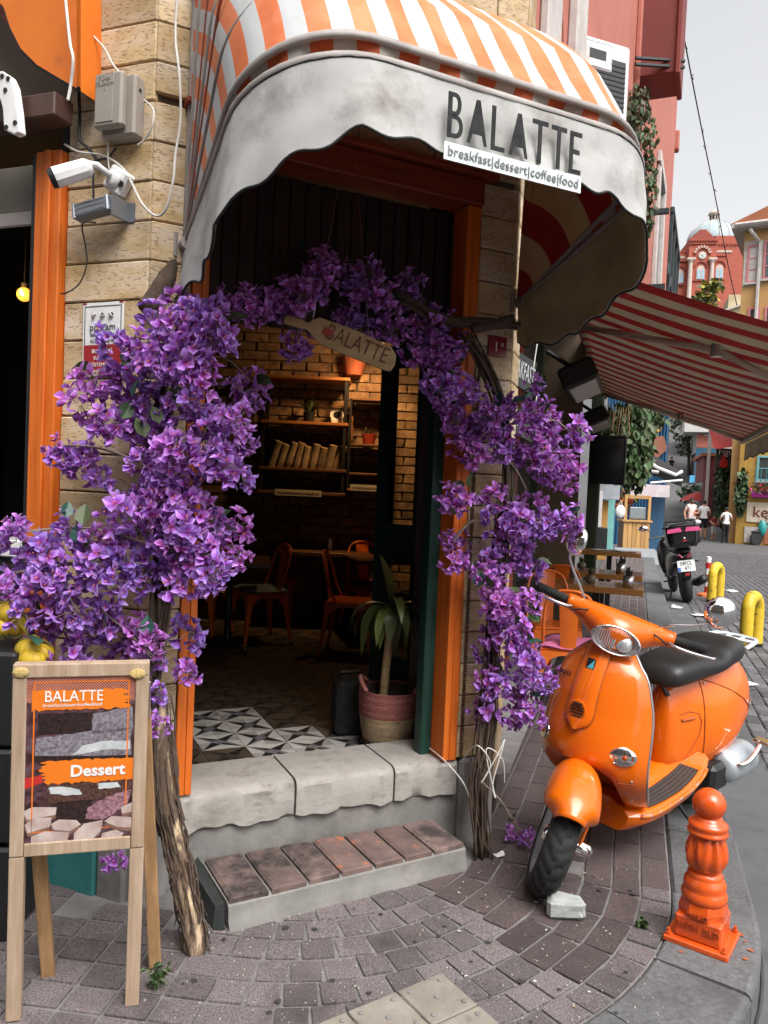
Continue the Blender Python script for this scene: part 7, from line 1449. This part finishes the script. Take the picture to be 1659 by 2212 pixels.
f2 = foot(1540, 1167, 33.2); t, k = person('small boy in black and red T-shirt and pale grey shorts', f2, 1.14, rad(15), mat('black_red_tee', (.05, .012, .014), .9, c2=(.30, .02, .03), scale=9), m_gry, .50, (((.04, -.02, 1.16), (.12, -.22, 1.1)), ((.04, -.02, 1.16), (.12, -.22, 1.1))), build=1.02)
f3 = foot(1566, 1168, 31.2); t, k = person('woman seen from behind in white T-shirt and black trousers with backpack straps', f3, 1.48, rad(175), m_tee, m_blkc, .12, (((.07, -.02, 1.17), (.20, -.18, 1.08)), ((.07, -.02, 1.17), (.20, -.18, 1.08))), build=1.02)
for s_ in (-1, 1): G().tube([(s_*.10*k, .10*k, 1.42*k), (s_*.13*k, .125*k, 1.25*k), (s_*.12*k, .10*k, 1.1*k)], .014*k, 5).build('strap', m_blkc, t)
f4 = foot(1448, 1040, 58); t, k = person('distant dark clothed walker going up the rising street', f4, 1.7, rad(180), m_blkc, m_blkc, .12, (rest, rest), step=.08)
# ================================================================ shop on the left
m_osheet = mat('orange_sheet_canopy', (.70, .18, .012), .5, c2=(.56, .12, .008), scale=2.5, bump=.2, bscale=5, c3=(.30, .08, .015), s3=3, t3=(.62, .8)); m_brbeam = mat('brown_steel_beam', (.07, .035, .025), .5)
ls = thing('left_shop', 'dark shop front with peeling orange timber post left of the travertine wall', 'shop front', FL @ T(-1.2, .1, 0)); li = W[ls].inverted() @ FL
G(li).bevbox(-.475, -.362, -.03, .07, .30, 2.60, .004).build('post', m_orange_paint, ls); G(li).bevbox(-.43, -.40, -.04, -.03, .30, 2.60, .004).build('post_moulding', m_orange_paint, ls); G(li).bevbox(-.50, -.476, -.02, .07, .30, 2.60, .003).build('post_edge', m_black, ls)
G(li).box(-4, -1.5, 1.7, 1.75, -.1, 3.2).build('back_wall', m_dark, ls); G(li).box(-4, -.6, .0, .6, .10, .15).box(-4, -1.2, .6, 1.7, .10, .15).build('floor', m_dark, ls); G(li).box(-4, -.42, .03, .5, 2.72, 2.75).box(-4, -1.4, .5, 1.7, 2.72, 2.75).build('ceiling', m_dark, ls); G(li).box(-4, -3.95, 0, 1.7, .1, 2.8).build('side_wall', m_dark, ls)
def lw(u, v, d=0): q = FL.inverted() @ onp(u, v, FL @ V((0, d, 0)), FL.to_3x3() @ V((0, 1, 0))); return q
a, b = lw(0, 368, .06), lw(80, 478, .06); G(li).bevbox(-2, b.x, .05, .07, b.z, a.z, .003).build('roller_blind', mat('grey_beige_blind', (.22, .20, .17), .8), ls); G(li).bevbox(-2, b.x, .035, .05, b.z-.02, b.z+.03, .004).build('blind_rail', m_trim, ls)
a = lw(30, 1183); G(li).bevbox(-2.2, -.48, -.02, .10, a.z-.035, a.z+.03, .006).build('window_sill', m_white, ls); G(li).box(-2.2, -.48, .0, .04, .3, a.z-.035).build('stall_riser', m_dark, ls)
G(li).bevbox(-2.6, lw(160, 240, -.06).x, -.15, -.06, lw(100, 268, -.1).z, lw(100, 218, -.1).z, .005).build('beam', m_brbeam, ls)
# tapering orange canopy box overhead
cp = thing('orange_canopy', 'orange sheet metal canopy with black torn lower edge over the left shop', 'canopy', FL @ T(-.9, -.3, 2.8)); cI = W[cp].inverted()
D = -.12
def cpt(u, v, d=D): return FL @ lw(u, v, d)
poly = [(-260, -160), (165, -160), (165, 190), (130, 170), (80, 140), (45, 105), (22, 60), (8, 15), (-60, -60)]
P0 = [cI @ cpt(u, v) for u, v in poly]; n_ = len(P0); off = cI.to_3x3() @ (FL.to_3x3() @ V((0, .02, 0)))
G().add(P0+[p+off for p in P0], [tuple(range(n_)), tuple(range(n_, 2*n_))[::-1]]+[(i, (i+1) % n_, (i+1) % n_+n_, i+n_) for i in range(n_)]).build('face_sheet', m_osheet, cp)
G().tube([p+off*.5 for p in P0[2:8]], .010, 6).build('torn_edge', m_black, cp)
U0 = [cI @ cpt(u, v, D+.02) for u, v in ((165, 192), (80, 142), (22, 62), (-60, -60))]; U1 = [cI @ (FL @ V((lw(u, v, D+.02).x, -.0, lw(u, v, D+.02).z+.06))) for u, v in ((165, 192), (80, 142), (22, 62), (-60, -60))]
G().add(U0+U1, [(0, 1, 5, 4), (1, 2, 6, 5), (2, 3, 7, 6)]).build('soffit', m_lintel, cp)
# end plate beside the cables
e0 = [cI @ cpt(165, v, D) for v in (-160, 190)]; e1 = [cI @ (FL @ V(((FL.inverted() @ cpt(165, v, D)).x, -.0, (FL.inverted() @ cpt(165, v, D)).z))) for v in (-160, 190)]
G().add([e0[0], e0[1], e1[1], e1[0]], [(0, 1, 2, 3)]).build('end_plate', m_osheet, cp)
# white awning arm bracket
br = thing('awning_bracket', 'white cast awning bracket with bolt slots bolted to the brown beam', 'bracket', FL @ T(*lw(15, 220, -.2))); bI_ = W[br].inverted()
pp_ = [(-40, 155), (5, 153), (20, 163), (30, 185), (38, 240), (42, 285), (30, 290), (8, 280), (5, 235), (0, 215), (-15, 205), (-40, 200)]
Q = [W[br].inverted() @ (FL @ lw(u, v, -.2)) for u, v in pp_]; G().prism([(q.x, q.z) for q in Q], .03).build('bracket', m_white, br, bevel=.004)
for u, v in ((5, 165), (18, 170), (12, 195), (33, 265), (14, 275)): q = W[br].inverted() @ (FL @ lw(u, v, -.2)); G(T(q.x, q.z*0, q.z)).lathe([(.008, -.003), (.008, .003)], 12, Matrix.Rotation(pi/2, 4, 'X')).build('bolt', m_black, br)
# lit bulb inside
lb = onp(52, 636, FL @ V((0, .55, 0)), FL.to_3x3() @ V((0, 1, 0))); bt_ = thing('filament_bulb', 'glowing amber filament bulb hanging in the dark left shop', 'lamp', T(*lb)); G().ball((0, 0, 0), .032, 16, 10).build('glass_globe', mat('amber_bulb_glass', (.9, .5, .12), .1, trans=.6, emit=((1, .40, .06), .5)), bt_, smooth=True); G().tube([(0, -.03, .012), (.006, -.03, -.01)], .004, 5).build('filament', mat('filament_glow', (1, .8, .4), .5, emit=((1, .75, .3), 30)), bt_); G().lathe([(.014, .028), (.014, .05)], 10).tube([(0, 0, .05), (0, 0, 2.7-lb.z)], .003, 4).build('cap_and_cord', m_cable_k, bt_)
l3 = bpy.data.lights.new('bulb_light', 'POINT'); l3.energy = 1.0; l3.color = (1, .5, .15); l3.shadow_soft_size = .03; l3o = bpy.data.objects.new('bulb_light', l3); COL.objects.link(l3o); l3o.parent = bt_; l3o.location = (0, -.05, 0)
# ================================================================ boxes and signs on the travertine
m_tel = mat('grey_beige_plastic_box', (.30, .275, .235), .6, c2=(.25, .225, .19))
q0, q1 = lw(212, 300, -.05), lw(290, 170, -.05); c = lw(276, 243, 0)
tel = thing('telecom_box', 'grey beige telephone junction box with embossed lettering on the stone wall', 'junction box', FL @ T(c.x, 0, c.z))
G().bevbox(-.066, .072, -.055, .0, -.105, .098, .008).build('back_case', m_tel, tel); cv = G().bevbox(-.070, .045, -.088, -.056, -.085, .095, .008).build('cover', m_tel, tel); G().bevbox(-.058, .012, -.0905, -.088, -.07, .088, .002).build('door_panel', m_tel, tel)
text('TÜRK', 'embossed_lettering', W[tel] @ T(-.024, -.091, .072), .019, m_tel, cv, .001); text('TELEKOM', 'embossed_lettering', W[tel] @ T(-.024, -.091, .055), .017, m_tel, cv, .001); G().lathe([(.004, .0905), (.004, .092)], 10, T(-.024, 0, .038) @ Matrix.Rotation(pi/2, 4, 'X')).build('lock', m_steel, tel); G().lathe([(.006, .0), (.006, .002)], 8, T(.0725, -.03, .05) @ Matrix.Rotation(pi/2, 4, 'Y')).build('hole', m_black, tel)
c = lw(266, 398, 0); cm = thing('security_camera', 'white bullet security camera on a square mount above the infrared lamp', 'camera', FL @ T(c.x, 0, c.z))
G(Matrix.Rotation(rad(32), 4, 'Y')).bevbox(-.042, .042, -.045, .0, -.042, .042, .008).build('mount_box', m_white, cm); G().lathe([(.030, .045), (.028, .055), (.014, .06)], 18, Matrix.Rotation(pi/2, 4, 'X')).build('mount_ring', m_white, cm, smooth=True); G().lathe([(.011, 0), (.011, .002)], 10, T(.03, -.046, -.02) @ Matrix.Rotation(pi/2, 4, 'X')).build('cable_hole', m_black, cm)
G().tube([(-.004, -.06, .006), (-.03, -.095, .03), (-.055, -.10, .034)], .011, 8).build('arm', m_white, cm, smooth=True)
Bc = T(-.05, -.10, .03) ; A0_, A1_ = V((-.048, -.098, .026)), V((-.165, -.185, -.045)); dr_ = (A1_-A0_).normalized(); by_ = G().tube([A0_, A0_+dr_*.012, A0_+dr_*.02, A0_+dr_*.125], [.018, .028, .031, .034], 10).build('camera_body', m_white, cm, auto=30); G().tube([A0_+dr_*.1255, A0_+dr_*.142], [.033, .030], 16).build('lens_hood', m_black, by_)
c = lw(240, 466, 0); ir = thing('infrared_lamp', 'grey aluminium infrared lamp bar under the security camera', 'lamp', FL @ T(c.x, 0, c.z)); m_irm = mat('grey_aluminium', (.25, .27, .30), .4, .6)
G(Matrix.Rotation(rad(-8), 4, 'Y')).bevbox(-.082, .062, -.095, -.045, -.024, .026, .006).build('housing', m_irm, ir)
for x in (-.084, .054): G(Matrix.Rotation(rad(-8), 4, 'Y')).bevbox(x, x+.012, -.098, -.042, -.027, .029, .004).build('end_cap', m_irm, ir)
for z in (-.012, .004, .018): G(Matrix.Rotation(rad(-8), 4, 'Y')).box(-.07, .05, -.0965, -.095, z-.001, z+.001).build('rib', m_steel, ir)
G().box(.07, .078, -.085, .0, -.03, .035).box(.07, .10, -.004, .0, -.03, .035).build('bracket', m_irm, ir)
# camera warning plate
q0, q1 = lw(180, 812), lw(272, 652); w_, h_ = q1.x-q0.x, q1.z-q0.z; c = V(((q0.x+q1.x)/2, 0, (q0.z+q1.z)/2)); m_sred = mat('sign_red', (.30, .012, .018), .5); m_navy = mat('sign_navy', (.01, .02, .05), .5)
pc = thing('camera_notice', 'white and dark red security camera notice plate half hidden by flowers', 'notice', FL @ T(c.x, -.006, c.z, 0, 0, rad(-1)))
G().bevbox(-w_/2, w_/2, -.003, .002, -h_/2, h_/2, .001).build('plate', m_white, pc)
for x0_, x1_, z0_, z1_, m in ((-w_/2+.006, w_/2-.006, -h_/2+.006, -h_/2+h_*.42, m_sred),): G().box(x0_, x1_, -.0042, -.0032, z0_, z1_).build('red_field', m, pc)
fr = .0025
for x0_, x1_, z0_, z1_ in ((-w_/2+.008, w_/2-.008, h_/2-.014, h_/2-.0115), (-w_/2+.008, -w_/2+.0105, -h_/2+h_*.42, h_/2-.014), (w_/2-.0105, w_/2-.008, -h_/2+h_*.42, h_/2-.014)): G().box(x0_, x1_, -.0042, -.0032, z0_, z1_).build('border', m_navy, pc)
for sx in (-1, 1): G().box(sx*w_/2-(.016 if sx > 0 else 0), sx*w_/2+(.016 if sx < 0 else 0), -.0044, -.0032, h_/2-.005, h_/2).build('red_corner', m_sred, pc)
PMp = W[pc]
text('procam', 'lettering', PMp @ T(0, -.005, h_*.16), .036, m_navy, pc, .0004); text('0850 346 40 44', 'lettering', PMp @ T(0, -.005, h_*.055), .0165, m_navy, pc, .0004); text('0533 734 40 40', 'lettering', PMp @ T(0, -.005, -.03*h_), .0165, m_navy, pc, .0004)
for i, ln in enumerate(('BU İŞYERİ', 'KAMERA', 'SİSTEMİ İLE', 'İZLENMEKTEDİR')): text(ln, 'lettering', PMp @ T(0, -.005, -h_*.17-i*.0235), .0185, m_white, pc, .0004)
for i in (-1, 0, 1): cz = h_*.33; G().tube([(i*.04, -.006, cz), (i*.034, -.004, cz-.004)], .010, 12).build('camera_icon', m_trim, pc); G().tube([(i*.04, -.0075, cz), (i*.04, -.006, cz)], .006, 10).build('camera_icon', m_black, pc)
# cables over the wall
def cable(px, r, m, lb, d=-.03, grp='loose cables on the stone wall'):
    o = G(FL).tube(catmull([V((lw(u, v, d).x, d+R.uniform(-.006, .006), lw(u, v, d).z)) for u, v in px], 6), r, 6).build('wall_cable', m); return tag(o, lb, 'cable', grp)
cable([(383, -10), (378, 80), (390, 170), (388, 260), (378, 330), (376, 390), (360, 450), (335, 465), (308, 440), (285, 395), (262, 360), (220, 335), (170, 328), (140, 312)], .0042, m_cable_w, 'thick white cable looping from the awning down past the security camera')
cable([(155, -10), (175, 45), (200, 75), (225, 105), (245, 140), (262, 160)], .0035, m_cable_w, 'white cable running down to the top of the junction box'); cable([(165, 120), (180, 70), (184, 20), (190, -10)], .004, m_cable_k, 'black cable bundle along the edge of the orange canopy'); cable([(168, 195), (170, 250), (172, 300), (190, 320), (215, 355)], .006, m_cable_k, 'thick black cable bunched beside the brown beam'); cable([(205, 480), (180, 485), (182, 530), (185, 570), (170, 610), (150, 632), (133, 635)], .0025, m_cable_k, 'thin black wire hanging below the infrared lamp'); cable([(310, 215), (330, 235), (332, 270), (312, 300), (295, 312)], .003, m_cable_w, 'white loop of cable beside the junction box'); cable([(234, 295), (234, 330), (236, 370), (248, 385)], .0028, m_cable_w, 'white lead from the junction box down to the security camera'); cable([(140, -10), (150, 90), (160, 130), (150, 180), (145, 215)], .005, m_cable_w, 'white cable pair hanging in front of the orange canopy', -.16)
cable([(250, 318), (230, 340), (205, 350), (200, 380), (200, 430)], .004, m_cable_k, 'black coil of wire under the junction box')
# ================================================================ lemons in nets on a black crate
m_lem = mat('lemon_peel', (.62, .42, .03), .5, c2=(.48, .32, .02), scale=8); m_net = mat('yellow_net', (.50, .42, .05), .6)
def netbag(cpts, lb, knot):
    t = thing('lemon_net', lb, 'fruit net', T(*cpts[0]), 'nets of lemons'); i_ = W[t].inverted(); cc = sum(cpts, V((0, 0, 0)))/len(cpts)
    for c in cpts: G(i_).ball(c, .034, 12, 8, (1.25, 1, .95)).build('lemon', m_lem, t, smooth=True)
    for k in range(16):
        an = 2*pi*k/16; P = [knot]
        for j in range(1, 9):
            th = pi*j/9; d = V((cos(an)*sin(th), sin(an)*sin(th), cos(th))); far = max((c-cc).dot(d) for c in cpts)+.040; P.append(cc+d*far)
        G(i_).tube(P, .0007, 3, cap=False).build('net_cord', m_net, t)
    return t
yl = 2.40
netbag([aty(18, 1322, yl), aty(0, 1352, yl), aty(32, 1350, yl+.03)], 'upper net of lemons hanging beside the flowers left of the menu board', aty(62, 1378, yl)); netbag([aty(62, 1402, yl), aty(88, 1412, yl+.02), aty(70, 1425, yl-.02)], 'lower net of lemons just behind the menu board corner', aty(75, 1370, yl))
ct = thing('black_crate', 'black plastic crate stack behind the menu board', 'crate', T(-1.25, 2.48, 0)); ctz = aty(20, 1395, 2.4).z
for z in (0.005, ctz*.34, ctz*.67): G().bevbox(-.24, .14, -.14, .08, z, z+ctz*.32, .01).build('crate_tier', m_black, ct)
# ================================================================ wooden A-board menu
m_pin = mat('weathered_pine_frame', (.45, .34, .25), .7, c2=(.28, .19, .12), scale=4, stretch=(9, 9, .7), bump=.3, bscale=16); m_pin2 = mat('warm_pine_leg', (.42, .25, .12), .7, c2=(.24, .13, .055), scale=4, stretch=(9, 9, .7), bump=.3, bscale=16)
PL0 = aty(34, 1424, 2.0); PR0 = aty(324, 1428, 2.09); xw = V((PR0.x-PL0.x, PR0.y-PL0.y, 0)); WB = xw.length; zt = (PL0.z+PR0.z)/2
ab = thing('menu_board', 'weathered pine A-board with dessert poster standing on the pavement', 'menu board', frame(V((PL0.x, PL0.y, 0)), xw) @ T(WB/2, 0, 0))
LN = -.02/zt                                                  # front leans very slightly
def fz_(x, z, y=0): return V((x, y+(zt-z)*.035-.02, z))
hw = WB/2
zb_ = .47*zt
def bar(nm, x0, x1, z0, z1, m, y0=-.018, y1=.018, parent=ab):
    g = G(); vs = [fz_(x, z, y) for z in (z0, z1) for x, y in ((x0, y0), (x1, y0), (x1, y1), (x0, y1))]; g.add(vs, [(3, 2, 1, 0), (4, 5, 6, 7), (0, 1, 5, 4), (1, 2, 6, 5), (2, 3, 7, 6), (3, 0, 4, 7)]); return g.build(nm, m, parent, bevel=.003)
bar('stile', -hw, -hw+.034, zb_, zt-.036, m_pin); bar('stile', hw-.034, hw, zb_, zt-.036, m_pin); bar('top_rail', -hw, hw, zt-.036, zt, m_pin, -.019, .019); bar('bottom_rail', -hw+.035, hw-.035, zb_-.002, zb_+.034, m_pin)
bar('leg', -hw-.001, -hw+.036, .002, zb_-.002, m_pin, -.016, .02); bar('leg', hw-.036, hw+.001, .002, zb_-.002, m_pin, -.016, .02)
abI = W[ab].inverted()
for (u, v), sx in (((105, 2105), -1), ((335, 2085), 1)):
    ft = abI @ onz(u, v, 0); top = V((sx*(hw-.02), .02, zt-.03)); d = ft-top; g = G(); sd = V((.018, 0, 0)); bk_ = V((0, .017, 0)); g.add([ft-sd-bk_, ft+sd-bk_, ft+sd+bk_, ft-sd+bk_, top-sd-bk_, top+sd-bk_, top+sd+bk_, top-sd+bk_], [(3, 2, 1, 0), (4, 5, 6, 7), (0, 1, 5, 4), (1, 2, 6, 5), (2, 3, 7, 6), (3, 0, 4, 7)]); g.build('rear_leg', m_pin2, ab, bevel=.003)
    h0 = G().bevbox(sx*hw-.002+(0 if sx > 0 else -.002), sx*hw+.004, -.01, .03, zt-.16, zt-.06, .001).build('hinge', m_steel, ab)
fa = abI @ onz(105, 2105, 0); fb_ = abI @ onz(335, 2085, 0); 
def lerp(a, b, t): return a+(b-a)*t
c0, c1 = lerp(V((-hw+.02, .02, zt-.03)), fa, .45), lerp(V((hw-.02, .02, zt-.03)), fb_, .45); G().tube([c0, c1], .015, 6).build('rear_rail', m_pin2, ab)
# poster: photo print of dark layered cake on a flat board, orange brush bands, lettering
def poster_col(nt, tc):
    co = tc.outputs['Object']; sp = nt.nodes.new('ShaderNodeSeparateXYZ'); nt.links.new(co, sp.inputs[0]); z = sp.outputs[2]
    n1 = noise(nt, co, 60, 8); n2 = noise(nt, co, 9, 6); lay = noise(nt, co, 7, 3, (1.0, 1, 5))
    rp = nt.nodes.new('ShaderNodeValToRGB'); e = rp.color_ramp.elements; e[0].position = .30; e[0].color = (.008, .004, .004, 1); e[1].position = .80; e[1].color = (.30, .16, .16, 1)
    for p, c in ((.44, (.035, .014, .016)), (.55, (.10, .045, .055)), (.64, (.09, .075, .11))): k = e.new(p); k.color = (*c, 1)
    nt.links.new(mth(nt, 'ADD', mth(nt, 'MULTIPLY', n1, .5), mth(nt, 'MULTIPLY', lay, .5)), rp.inputs[0]); col = rp.outputs[0]
    hatch = mth(nt, 'SINE', mth(nt, 'MULTIPLY', mth(nt, 'ADD', z, sp.outputs[0]), 900)); topm = mth(nt, 'MULTIPLY', mth(nt, 'GREATER_THAN', z, .155), mth(nt, 'GREATER_THAN', hatch, mth(nt, 'SUBTRACT', 1.15, mth(nt, 'MULTIPLY', n2, 2.4))))
    return mixc(nt, topm, col, (.55, .20, .13))
m_post = pixel_mat('dessert_poster_print', poster_col, .35); m_bru = mat('poster_orange', (.70, .17, .012), .4, var=.04); m_wch = mat('white_chocolate', (.55, .47, .44), .4, c2=(.30, .20, .17), scale=14); m_wch2 = mat('chocolate_chunk_side', (.24, .13, .10), .4, c2=(.14, .07, .05), scale=20); m_crm = mat('poster_cream', (.60, .62, .62), .4, c2=(.35, .36, .38), scale=22)
py0 = -.013; px0, px1, pz0, pz1 = -hw+.030, hw-.030, zb_+.03, zt-.032; pcz = (pz0+pz1)/2
po = G(T(0, 0, -pcz)); po.add([fz_(x, z, y) for y in (py0, py0+.004) for x, z in ((px0, pz0), (px1, pz0), (px1, pz1), (px0, pz1))], [(0, 1, 2, 3), (7, 6, 5, 4), (0, 4, 5, 1), (1, 5, 6, 2), (2, 6, 7, 3), (3, 7, 4, 0)]); po = po.build('poster', m_post, ab); po.location = (0, 0, pcz); W[po] = W[ab] @ T(0, 0, pcz)
pw, ph = px1-px0, pz1-pz0
def pp2(u, v, off): return fz_(px0+pw*u, pz1-ph*v, py0-off)
def shape(nm, pts, m, off): g = G(T(0, 0, -pcz)); g.add([pp2(u, v, off) for u, v in pts], [tuple(range(len(pts)))]); return g.build(nm, m, po)
def brush(u0, u1, v0, v1, rag):
    top, bot = [], []; n = 26
    for i in range(n+1):
        u = u0+(u1-u0)*i/n; top.append((u, v0+R.uniform(-.006, .008))); bot.append((u, v1+R.uniform(-.010, .006)))
    end = [((u1 if rag > 0 else u0)+rag*(.09*R.random()), v0+(v1-v0)*j/14) for j in range(1, 14)]
    return (top+end+bot[::-1]) if rag > 0 else (top+bot[::-1]+end[::-1])
shape('brush_band', brush(.06, .86, .085, .205, 1), m_bru, .0015); shape('brush_band', brush(.22, 1.0, .505, .645, -1), m_bru, .0015)
for u0, u1, v0, v1 in ((.075, .93, .035, .041), (.075, .93, .925, .931), (.075, .087, .041, .925), (.918, .93, .041, .925)): shape('border_line', [(u0, v0), (u1, v0), (u1, v1), (u0, v1)], m_bru, .001)
CRM = []
for pts in ([(.42, .475), (.52, .425), (.70, .40), (.95, .405), (.95, .455), (.70, .455), (.55, .47)], [(.22, .665), (.34, .66), (.50, .69), (.52, .715), (.36, .715), (.24, .70)], [(.66, .655), (.84, .655), (.88, .685), (.68, .69)]): CRM.append(pts)
for k, pts in enumerate(([(.0, .80), (.08, .775), (.30, .785), (.29, .83), (.04, .85)], [(.02, .88), (.10, .84), (.26, .845), (.24, .90), (.05, .93)], [(.25, .885), (.32, .86), (.48, .87), (.52, .90), (.42, .935), (.28, .92)], [(.46, .95), (.55, .895), (.72, .88), (.70, .95), (.62, 1.0), (.46, .995)], [(.73, .89), (.80, .86), (1.0, .875), (1.0, .94), (.86, .93)], [(.88, .81), (1.0, .78), (1.0, .84), (.90, .85)], [(.08, .95), (.2, .925), (.42, .94), (.40, .995), (.08, 1.0)], [(.72, .96), (.84, .945), (.92, .97), (.88, 1.0), (.70, 1.0)])): shape('chunk_side', [(u, min(1, v+.022)) for u, v in pts], m_wch2, .0007+k*.0002); shape('chocolate_chunk', pts, m_wch, .0008+k*.0002)
def crumb(nm, a, b, sc=70): return mat(nm, a, .45, c2=b, scale=sc*2, detail=9, bump=.3, bscale=120)
m_cr1 = crumb('dark_cake_crumb', (.13, .06, .045), (.010, .005, .004)); m_cr2 = crumb('grey_cake_crust', (.30, .27, .31), (.05, .04, .05)); m_cr3 = crumb('plum_cake_crumb', (.42, .22, .26), (.06, .025, .035)); m_cr4 = crumb('black_cake_edge', (.04, .02, .018), (.004, .002, .002))
def jag(pts, m, nm, off, j=.008, n=5):
    out = []
    for (a, b), (c, d) in zip(pts, pts[1:]+pts[:1]):
        for k in range(n): t = k/n; out.append((min(1, max(0, a+(c-a)*t+R.uniform(-j, j))), min(1, max(0, b+(d-b)*t+R.uniform(-j, j)*.6))))
    shape(nm, out, m, off)
jag([(.12, .225), (.62, .22), (.60, .35), (.12, .35)], m_cr4, 'cake_block', .0004); jag([(.60, .23), (.97, .20), (.97, .34), (.60, .36)], m_cr2, 'cake_side', .0005); jag([(.10, .37), (.5, .34), (.95, .33), (.97, .50), (.5, .50), (.10, .48)], m_cr2, 'cake_slab', .0005); jag([(.05, .47), (.97, .49), (.97, .53), (.20, .56)], m_cr4, 'cake_shadow', .0006)
jag([(.20, .64), (.95, .64), (.97, .74), (.22, .77)], m_cr1, 'cake_slab', .0005); jag([(.24, .76), (.62, .75), (.58, .90), (.30, .86)], m_cr4, 'cake_front', .0005); jag([(.58, .80), (.75, .74), (.98, .70), (.94, .80), (.72, .88), (.56, .87)], m_cr3, 'cake_crumb', .0006)
for pts in CRM: jag(pts, m_crm, 'cream_layer', .0008, .006, 4)
shape('red_cloth', [(.0, .60), (.17, .59), (.17, .63), (.0, .67)], m_red, .0006)
def ptext(txt, u, v, size, off=.0025, **k): p = pp2(u, v, off); text(txt, 'poster_lettering', W[ab] @ T(p.x, p.y, p.z), size, m_white, po, .0003, **k)
ptext('BALATTE', .43, .125, .042, xs=.85); ptext('breakfast|dessert|coffee|food', .42, .175, .0125); ptext('Dessert', .66, .575, .043, bold=.0012)
t_ = G(T(-hw+.02, -.04, zt-.02)).ball((0, 0, 0), .014, 8, 6, (1.5, .4, 1)).build('glue_blob', mat('dry_glue', (.5, .36, .14), .8, bump=.8, bscale=90), ab); G(T(hw-.03, -.04, zt-.03)).ball((0, 0, 0), .014, 8, 6, (1.5, .4, 1)).build('glue_blob', MATS['dry_glue'], ab)
# ================================================================ unseen row across the street, behind the camera, added to deepen shade
m_opp = [mat('opposite_'+n, c, .85, scale=1.5) for n, c in (('ochre_plaster', (.32, .22, .12)), ('rose_plaster', (.30, .14, .11)), ('grey_plaster', (.24, .23, .22)), ('cream_plaster', (.36, .31, .24)))]
for k, (x0, x1, y, h, nm) in enumerate(((-16, -10.5, -5.5, 9, 'ochre'), (-10.5, -5.5, -5.0, 10.5, 'rose'), (-5.5, -.6, -5.2, 9.5, 'grey'), (-.6, 3.6, -5.8, 8.0, 'cream'))):
    t = thing('opposite_house', nm+' plastered house across the street, unseen, added to cut sky light', 'house', T((x0+x1)/2, y-2.5, -.15, 0))
    G(T(-(x0+x1)/2, -y+2.5, .15)).box(x0, x1, y-5, y, -.15, h).build('wall', m_opp[k], t)
    for zz in (1.0, 4.0, 6.8):
        for xx in (.25, .7): xa = x0+(x1-x0)*xx; w_ = G(T(-(x0+x1)/2, -y+2.5, .15)).box(xa-.5, xa+.5, y-.01, y+.03, zz, zz+1.6).build('window', m_win, t); G(T(-(x0+x1)/2, -y+2.5, .15)).box(xa-.65, xa+.65, y, y+.12, zz-.12, zz-.01).build('sill', m_trim, w_)
# ================================================================ grime: gum spots, paint drips, crumbs of mortar
m_gum = mat('old_chewing_gum', (.035, .033, .035), .9)
for k in range(34):
    p = onz(R.uniform(380, 1420), R.uniform(1900, 2210), 0)
    if not free(p): continue
    r = R.uniform(.005, .013); n = 9; G(T(p.x, p.y, .0045)).add([V((r*R.uniform(.7, 1.15)*cos(2*pi*i/n), r*R.uniform(.6, 1.1)*sin(2*pi*i/n), .0)) for i in range(n)], [tuple(range(n))]).build('gum_spot', m_gum, pavement)
m_drip = mat('spilt_orange_paint', (.42, .10, .025), .8, c2=(.20, .08, .04), scale=40)
for k in range(22):
    a = R.uniform(0, 6.28); d = R.uniform(.10, .15); p = bp+V((d*cos(a), d*sin(a), 0)); r = R.uniform(.003, .012); n = 10
    if (p-CC).length < RO-.03: G(T(p.x, p.y, .0075+.0002*k)).add([V((r*R.uniform(.4, 1.2)*cos(2*pi*i/n), r*R.uniform(.4, 1.0)*sin(2*pi*i/n), 0)) for i in range(n)], [tuple(range(n))]).build('paint_drip', m_drip, kerb)
m_grit = mat('pale_grit', (.34, .31, .28), .9, rnd=.3); g = G()
for k in range(420):
    p = onz(R.uniform(300, 1450), R.uniform(1860, 2212), 0)
    if free(p): s_ = R.uniform(.0012, .0035); g.ball((p.x, p.y, .003), s_, 5, 3)
o = g.build('grit', m_grit, pavement); o['kind'] = 'stuff'
